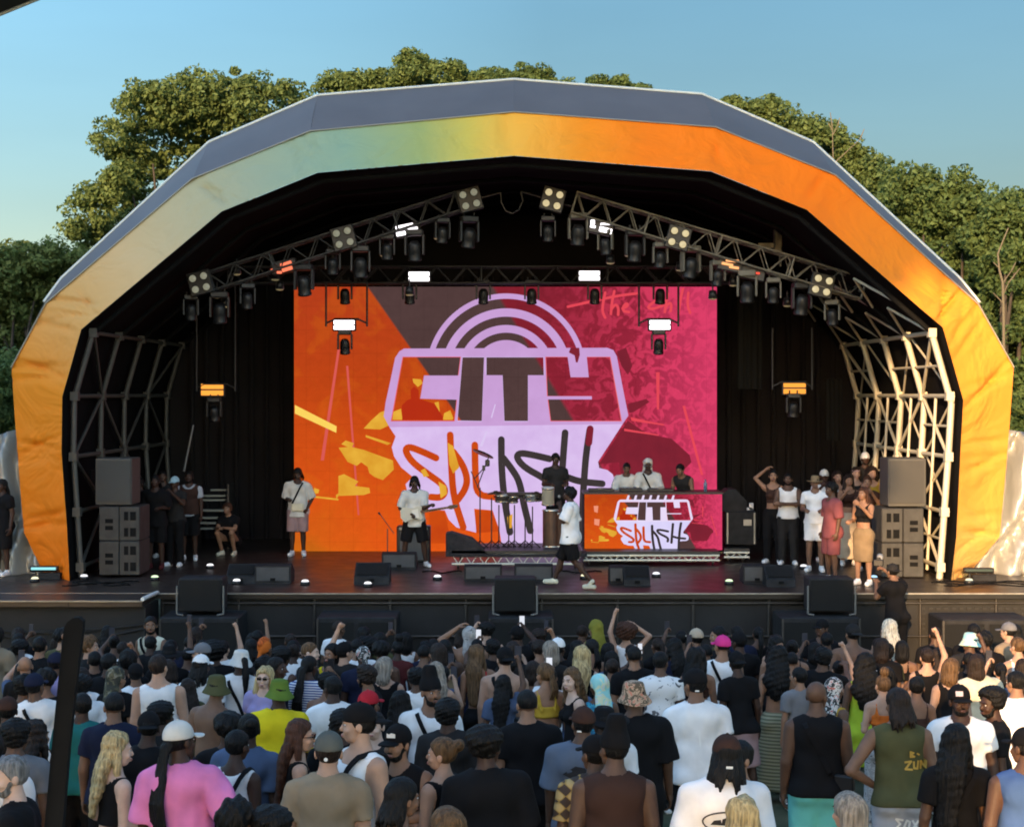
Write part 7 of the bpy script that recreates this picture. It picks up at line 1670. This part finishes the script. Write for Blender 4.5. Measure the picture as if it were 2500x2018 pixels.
c(1456, 1560, "woman with bare shoulders just below the olive-yellow scarf", 0, 1.72, skin='m', fem=1, hair='braidtail', top='bra', tc='black', **B_)
c(1370, 1556, "person in a crisp white cap near the stage", 0, 1.78, skin='d', hair='short', hat='capback', hatc='white', top='tee', tc='black', **B_)
c(1334, 1566, "person with ash blonde hair left of the white cap", 0, 1.74, skin='l', fem=1, hair='bob', hc='G', top='tee', tc='char', **B_)
c(1409, 1572, "person with sunlit yellow-blonde hair right of the white cap", 0, 1.74, skin='l', fem=1, hair='long', hc='y', top='tank', tc='black', **B_)
o, J = c(1276, 1522, "person in a black cap filming with a phone near the stage", 0, 1.80, skin='d', hair='short', hat='cap', hatc='black', top='tee', tc='black', arms=('down', 'high'), **B_); phone_in(o, J, 'R', "bright phone screen held over the crowd near the stage", 'phone_white')
o, J = c(1262, 1566, "woman with dark hair behind the shirtless man's cap, holding a phone", -10, 1.72, skin='t', fem=1, hair='bob', hc='n', top='tee', tc='char', arms=('down', 'phone'), **B_)
o, J = c(1150, 1524, "person with a grey net scarf on the head and one arm up on it", 0, 1.80, skin='m', hair=None, hat='scarf', hatc='lace', g=1.1, arms=('onhead', 'down'), strap=1, bot='shorts', bc='denim')
c(1178, 1575, "person with long light brown hair and bare shoulders left of the shirtless man", 5, 1.74, skin='m', fem=1, hair='longstraight', hc='c', top='bra', tc='red', **B_)
c(1052, 1572, "person with thick dark brown hair left of the net scarf", 0, 1.76, skin='m', fem=1, hair='bob', hc='n', top='tee', tc='tan', **B_)
c(1002, 1620, "person in a white t-shirt with dark hair left of the blonde woman with the phone", 5, 1.66, skin='e', hair='afro', top='tee', tc='white', **B_)
c(954, 1602, "woman with a cropped pale blonde bob near the middle", 0, 1.70, skin='t', fem=1, hair='bob', hc='G', top='tank', tc='black', **B_)
c(957, 1546, "person with a high dark topknot near the stage", 0, 1.74, skin='d', fem=1, hair='topbun', top='tee', tc='maroon', **B_)
c(916, 1620, "bearded man with dark curls in profile facing left", 85, 1.72, skin='b', hair='curly', hc='n', beard=1, top='tee', tc='black', **B_)
c(888, 1570, "person in a white and green patterned durag", 0, 1.76, skin='d', hair=None, hat='durag', hatc='patt', top='tee', tc='navy', **B_)
c(893, 1545, "person with a broad black afro behind the patterned durag", 0, 1.72, skin='d', hair='bigafro', top='tee', tc='black', **B_)
c(846, 1566, "man in a black cap raising his left fist towards the stage", -20, 1.76, skin='t', hair='short', hat='cap', hatc='black', top='tee', tc='char', arms=('raised', 'down'), **B_)
o, J = c(800, 1572, "woman in a yellow top facing the camera with her phone raised", 175, 1.72, skin='m', fem=1, hair='bob', top='tank', tc='yellow', arms=('phone', 'down'), **B_); phone_in(o, J, 'L', "phone raised by the woman in yellow", 'phone_warm')
c(750, 1569, "bald pink-skinned man near the stage", -70, 1.78, skin='l', hair='fade', hc='c', top='tee', tc='char', **B_)
c(742, 1602, "person with long black braids in a blue and white striped jacket", -15, 1.74, skin='d', fem=1, hair='braids', top='long', tc='stripeb', g=1.1, **B_)
c(692, 1603, "man with short dark hair in navy looking right", -80, 1.76, skin='d', hair='short', top='tee', tc='navy', **B_)
c(659, 1555, "person with an orange printed headscarf near the stage", 0, 1.76, skin='e', hair='mohawk', hc='o', hat='durag', hatc='orange', top='tee', tc='black', **B_)
c(626, 1627, "blonde woman in glasses looking back at the camera", 160, 1.68, skin='l', fem=1, hair='long', hc='y', glasses=1, top='tee', tc='violet', **B_)
c(574, 1584, "person in a pale bucket hat and white t-shirt with a black cross strap", 0, 1.78, skin='d', hair='pony', hat='bucket', hatc='offw', top='tee', tc='white', strap=-1, g=1.1, **B_)
c(488, 1594, "person in a white cap behind the olive bucket hat", 5, 1.76, skin='d', hair='locs', hat='cap', hatc='white', top='tee', tc='white', **B_)
c(478, 1566, "man in a grey cap looking left near the stage", 70, 1.76, skin='l', hair='short', hat='cap', hatc='grey', top='tee', tc='char', **B_)
c(538, 1554, "person with a full black afro near the stage left of the pale bucket hat", 0, 1.78, skin='d', hair='bigafro', top='tee', tc='black', **B_)
c(640, 1600, "person in lilac behind the blonde woman in glasses", 0, 1.70, skin='e', hair='curly', top='tee', tc='violet', **B_)
c(375, 1504, "man in a cream vest with cross strap standing above the crowd near the stage", 160, 1.84, skin='b', hair='short', beard=1, top='vest', tc='cream', strap=1, arms=('cross', 'bent'), bot='pants', bc='khaki')
c(400, 1570, "person in a wide black cap in front of the man in the cream vest", 0, 1.74, skin='d', hair='short', hat='wide', hatc='black', top='tee', tc='black', **B_)
c(345, 1612, "person in a white t-shirt bending left of the white tank top", 20, 1.66, skin='b', hair='short', hat='cap', hatc='black', top='tee', tc='white', g=1.1, **B_)
c(288, 1626, "person in a camouflage headwrap at left", -20, 1.70, skin='m', fem=1, hair=None, hat='scarf', hatc='camo', top='tee', tc='black', **B_)
c(226, 1551, "person with light brown curls near the stage left", -60, 1.76, skin='t', hair='curly', hc='c', top='tee', tc='char', **B_)
c(250, 1596, "person with black hair behind the camouflage headwrap", 0, 1.72, skin='d', hair='short', top='tee', tc='black', **B_)
c(210, 1640, "person in a white t-shirt right of the leaning post", 20, 1.68, skin='e', hair='afro', top='tee', tc='white', **B_)
c(300, 1585, "person in black with a small light on the head at left", 0, 1.74, skin='d', hair='curly', top='tee', tc='black', **B_)
c(100, 1553, "person with a yellowish hair clip holding a hand up at far left", -30, 1.78, skin='m', hair='short', top='tee', tc='black', arms=('down', 'high'), **B_)
c(82, 1598, "bald man with warm brown skin at far left", -10, 1.72, skin='m', hair=None, top='tee', tc='black', **B_)
c(118, 1590, "person in a navy cap behind the white t-shirt at far left", 0, 1.74, skin='e', hair='short', hat='cap', hatc='navy', top='shirt', tc='violet', **B_)
c(5, 1528, "big man in a grey-brown t-shirt at the left edge by the stage", -20, 1.88, skin='b', hair='curly', top='tee', tc='khaki', g=1.1, **B_)
c(40, 1650, "person with dark curls in black at the left edge of the second row", 0, 1.70, skin='e', hair='curly', top='tee', tc='black', **B_)
c(25, 1700, "person in a brown cap and black top above the dark-haired left-edge person", 5, 1.70, skin='d', hair='short', hat='cap', hatc='brown', top='tee', tc='black', **B_)
zc_ = 1.27
decal(o3, ring(.0, zc_, .145, .062, .005), INKK, "oval_print")
decal(o3, [[(-.10, zc_ - .02), (-.08, zc_ + .008), (-.04, zc_ + .014), (-.03, zc_ - .02)], [(-.035, zc_ - .02), (-.03, zc_ + .018), (-.008, zc_ + .028), (.0, zc_ + .048), (.006, zc_ + .028), (.03, zc_ + .02), (.04, zc_ - .02)], [(.04, zc_ - .02), (.045, zc_ + .012), (.08, zc_ + .008), (.115, zc_ - .02)], [(-.07, zc_ - .036), (-.02, zc_ - .034), (-.02, zc_ - .040), (-.07, zc_ - .041)], [(.0, zc_ - .035), (.07, zc_ - .035), (.07, zc_ - .041), (.0, zc_ - .040)]], INKK, "oval_print")
decal(o9, strokes2([[(.03, 1.22), (.075, 1.225), (.03, 1.17), (.08, 1.165)], [(.095, 1.22), (.095, 1.175), (.12, 1.17), (.128, 1.225)], [(.145, 1.17), (.148, 1.225), (.175, 1.18), (.18, 1.235)]], .0075) + strokes2([[(.07, 1.30), (.07, 1.26)], [(.07, 1.30), (.095, 1.29), (.072, 1.28), (.10, 1.262), (.07, 1.26)], [(.12, 1.285), (.135, 1.275)]], .006), INKG, "gold_print")
decal(o9, strokes2([[(.0, .79), (-.05, .80), (-.02, .76), (-.06, .72)], [(.03, .79), (.01, .74), (.04, .72), (.05, .78), (.03, .79)], [(.07, .79), (.11, .72)], [(.11, .79), (.07, .73)], [(.125, .78), (.14, .74)]], .008), INKW, "scribble_print")
for q_ in (o7, o8): decal(q_, [[(-.018, 1.60), (.018, 1.60), (.014, 1.612), (-.014, 1.612)]], INKW, "cap_badge")
decal(o8, [[(-.10 + i * .05, 1.14), (-.08 + i * .05, 1.14), (-.055 + i * .055, 1.24), (-.075 + i * .055, 1.25)] for i in range(4)] + [[(-.04, 1.05), (.03, 1.05), (.05, 1.10), (-.02, 1.12)]], INKT, "hand_print")
decal(o8, [[(-.12, 1.28), (-.02, 1.35), (.05, 1.34), (.10, 1.26), (.02, 1.29), (-.05, 1.25)], [(-.15, 1.15), (-.11, 1.24), (-.11, 1.12)], [(.10, 1.13), (.13, 1.23), (.12, 1.1)]], INKK, "hand_print")
decal(o7, [[(.0, 1.30), (.012, 1.30), (.02, 1.20), (.014, 1.16), (.006, 1.20)]], mat("bright_white", (.85, .85, .83), .7), "white_mark")
decal(o6, [[(.012 * math.cos(t), 1.615 + .012 * math.sin(t)) for t in [i * .7 for i in range(9)]]], INKW, "cap_badge")
decal(o3, [[(-.02, 1.585), (.02, 1.585), (.02, 1.60), (-.02, 1.60)]], INKW, "cap_badge")
decal(o5, [[(-.03, 1.695), (.03, 1.695), (.03, 1.725), (.012, 1.718), (.0, 1.728), (-.03, 1.722)]], INKW, "cap_badge", dirn=-1)
decal(o4, [[(-.028, 1.69), (.028, 1.69), (.028, 1.73), (-.028, 1.73)]], mat("ink_pale_pink", (.6, .5, .55), .8), "cap_badge", dirn=-1)
# the rest of the pack: dark-clothed people seen only in the gaps
gr = random.Random(21); nfill = 0
hk = ['short', 'curly', 'afro', 'locs', 'bun', 'bob', 'fade', 'longstraight', 'pony']
for Yr in [22.7, 22.0, 21.3, 20.6, 19.9, 19.2, 18.5, 17.8, 17.1]:
    half = 1250 / F * Yr + .3; x = -half
    while x < half:
        xx = x + gr.uniform(-.14, .14); YY = Yr + gr.uniform(-.28, .28); x += .60
        if min(((xx - a) ** 2 + (YY - b) ** 2) for a, b in CROWD) < .47 ** 2 or (Yr < 18.2 and xx > 1.2): continue
        CROWD.append((xx, YY)); hkind = gr.choice(hk); f_ = int(hkind in ('bun', 'bob', 'longstraight', 'pony'))
        H = gr.uniform(1.56, 1.68) if f_ else gr.uniform(1.60, 1.74); H -= (.04 if Yr < 20 else 0)
        tc = gr.choice(['black', 'char', 'white', 'black', 'bare', 'white', 'bare', 'black', 'olive', 'denim', 'bare', 'navy'])
        lab, grp = {'white': ("dark-haired person in a white top half hidden in the packed crowd", "white-topped people half hidden in the crowd"), 'bare': ("bare-backed person half hidden in the packed crowd", "bare-backed people half hidden in the crowd")}.get(tc, ("dark-haired person in dark clothes half hidden in the packed crowd", "dark-clothed people half hidden in the crowd"))
        am = gr.choice([('down', 'down')] * 4 + [('bent', 'down'), ('phone', 'down'), ('high', 'down'), ('hip', 'down'), ('down', 'raised'), ('bent', 'bent')])
        fo, fJ = person(xx, YY, zg(YY), D(gr.uniform(-35, 35)), H, lab, skin=gr.choice('deebmt' if tc != 'bare' else 'ebmt'), hair=hkind, hc=gr.choice('kkkn'), fem=f_, top=('bra' if f_ else None) if tc == 'bare' else gr.choice(['tee', 'tank', 'tee']), tc='black' if tc == 'bare' else tc, bot='pants', bc='black', seed=gr.randint(0, 5), group=grp, h=.019, shoes=None, arms=am, tilt=(gr.uniform(-.06, .06), gr.uniform(-.06, .06))); nfill += 1
        if am[0] in ('phone', 'high') or (am[1] == 'raised' and gr.random() < .5): ph_ = phone_in(fo, fJ, 'L' if am[0] in ('phone', 'high') else 'R', 'phone held up by someone in the packed crowd', gr.choice([None, 'phone_white', None])); ph_['group'] = 'phones held up in the packed crowd'
print("people", len(CROWD), "fill", nfill)
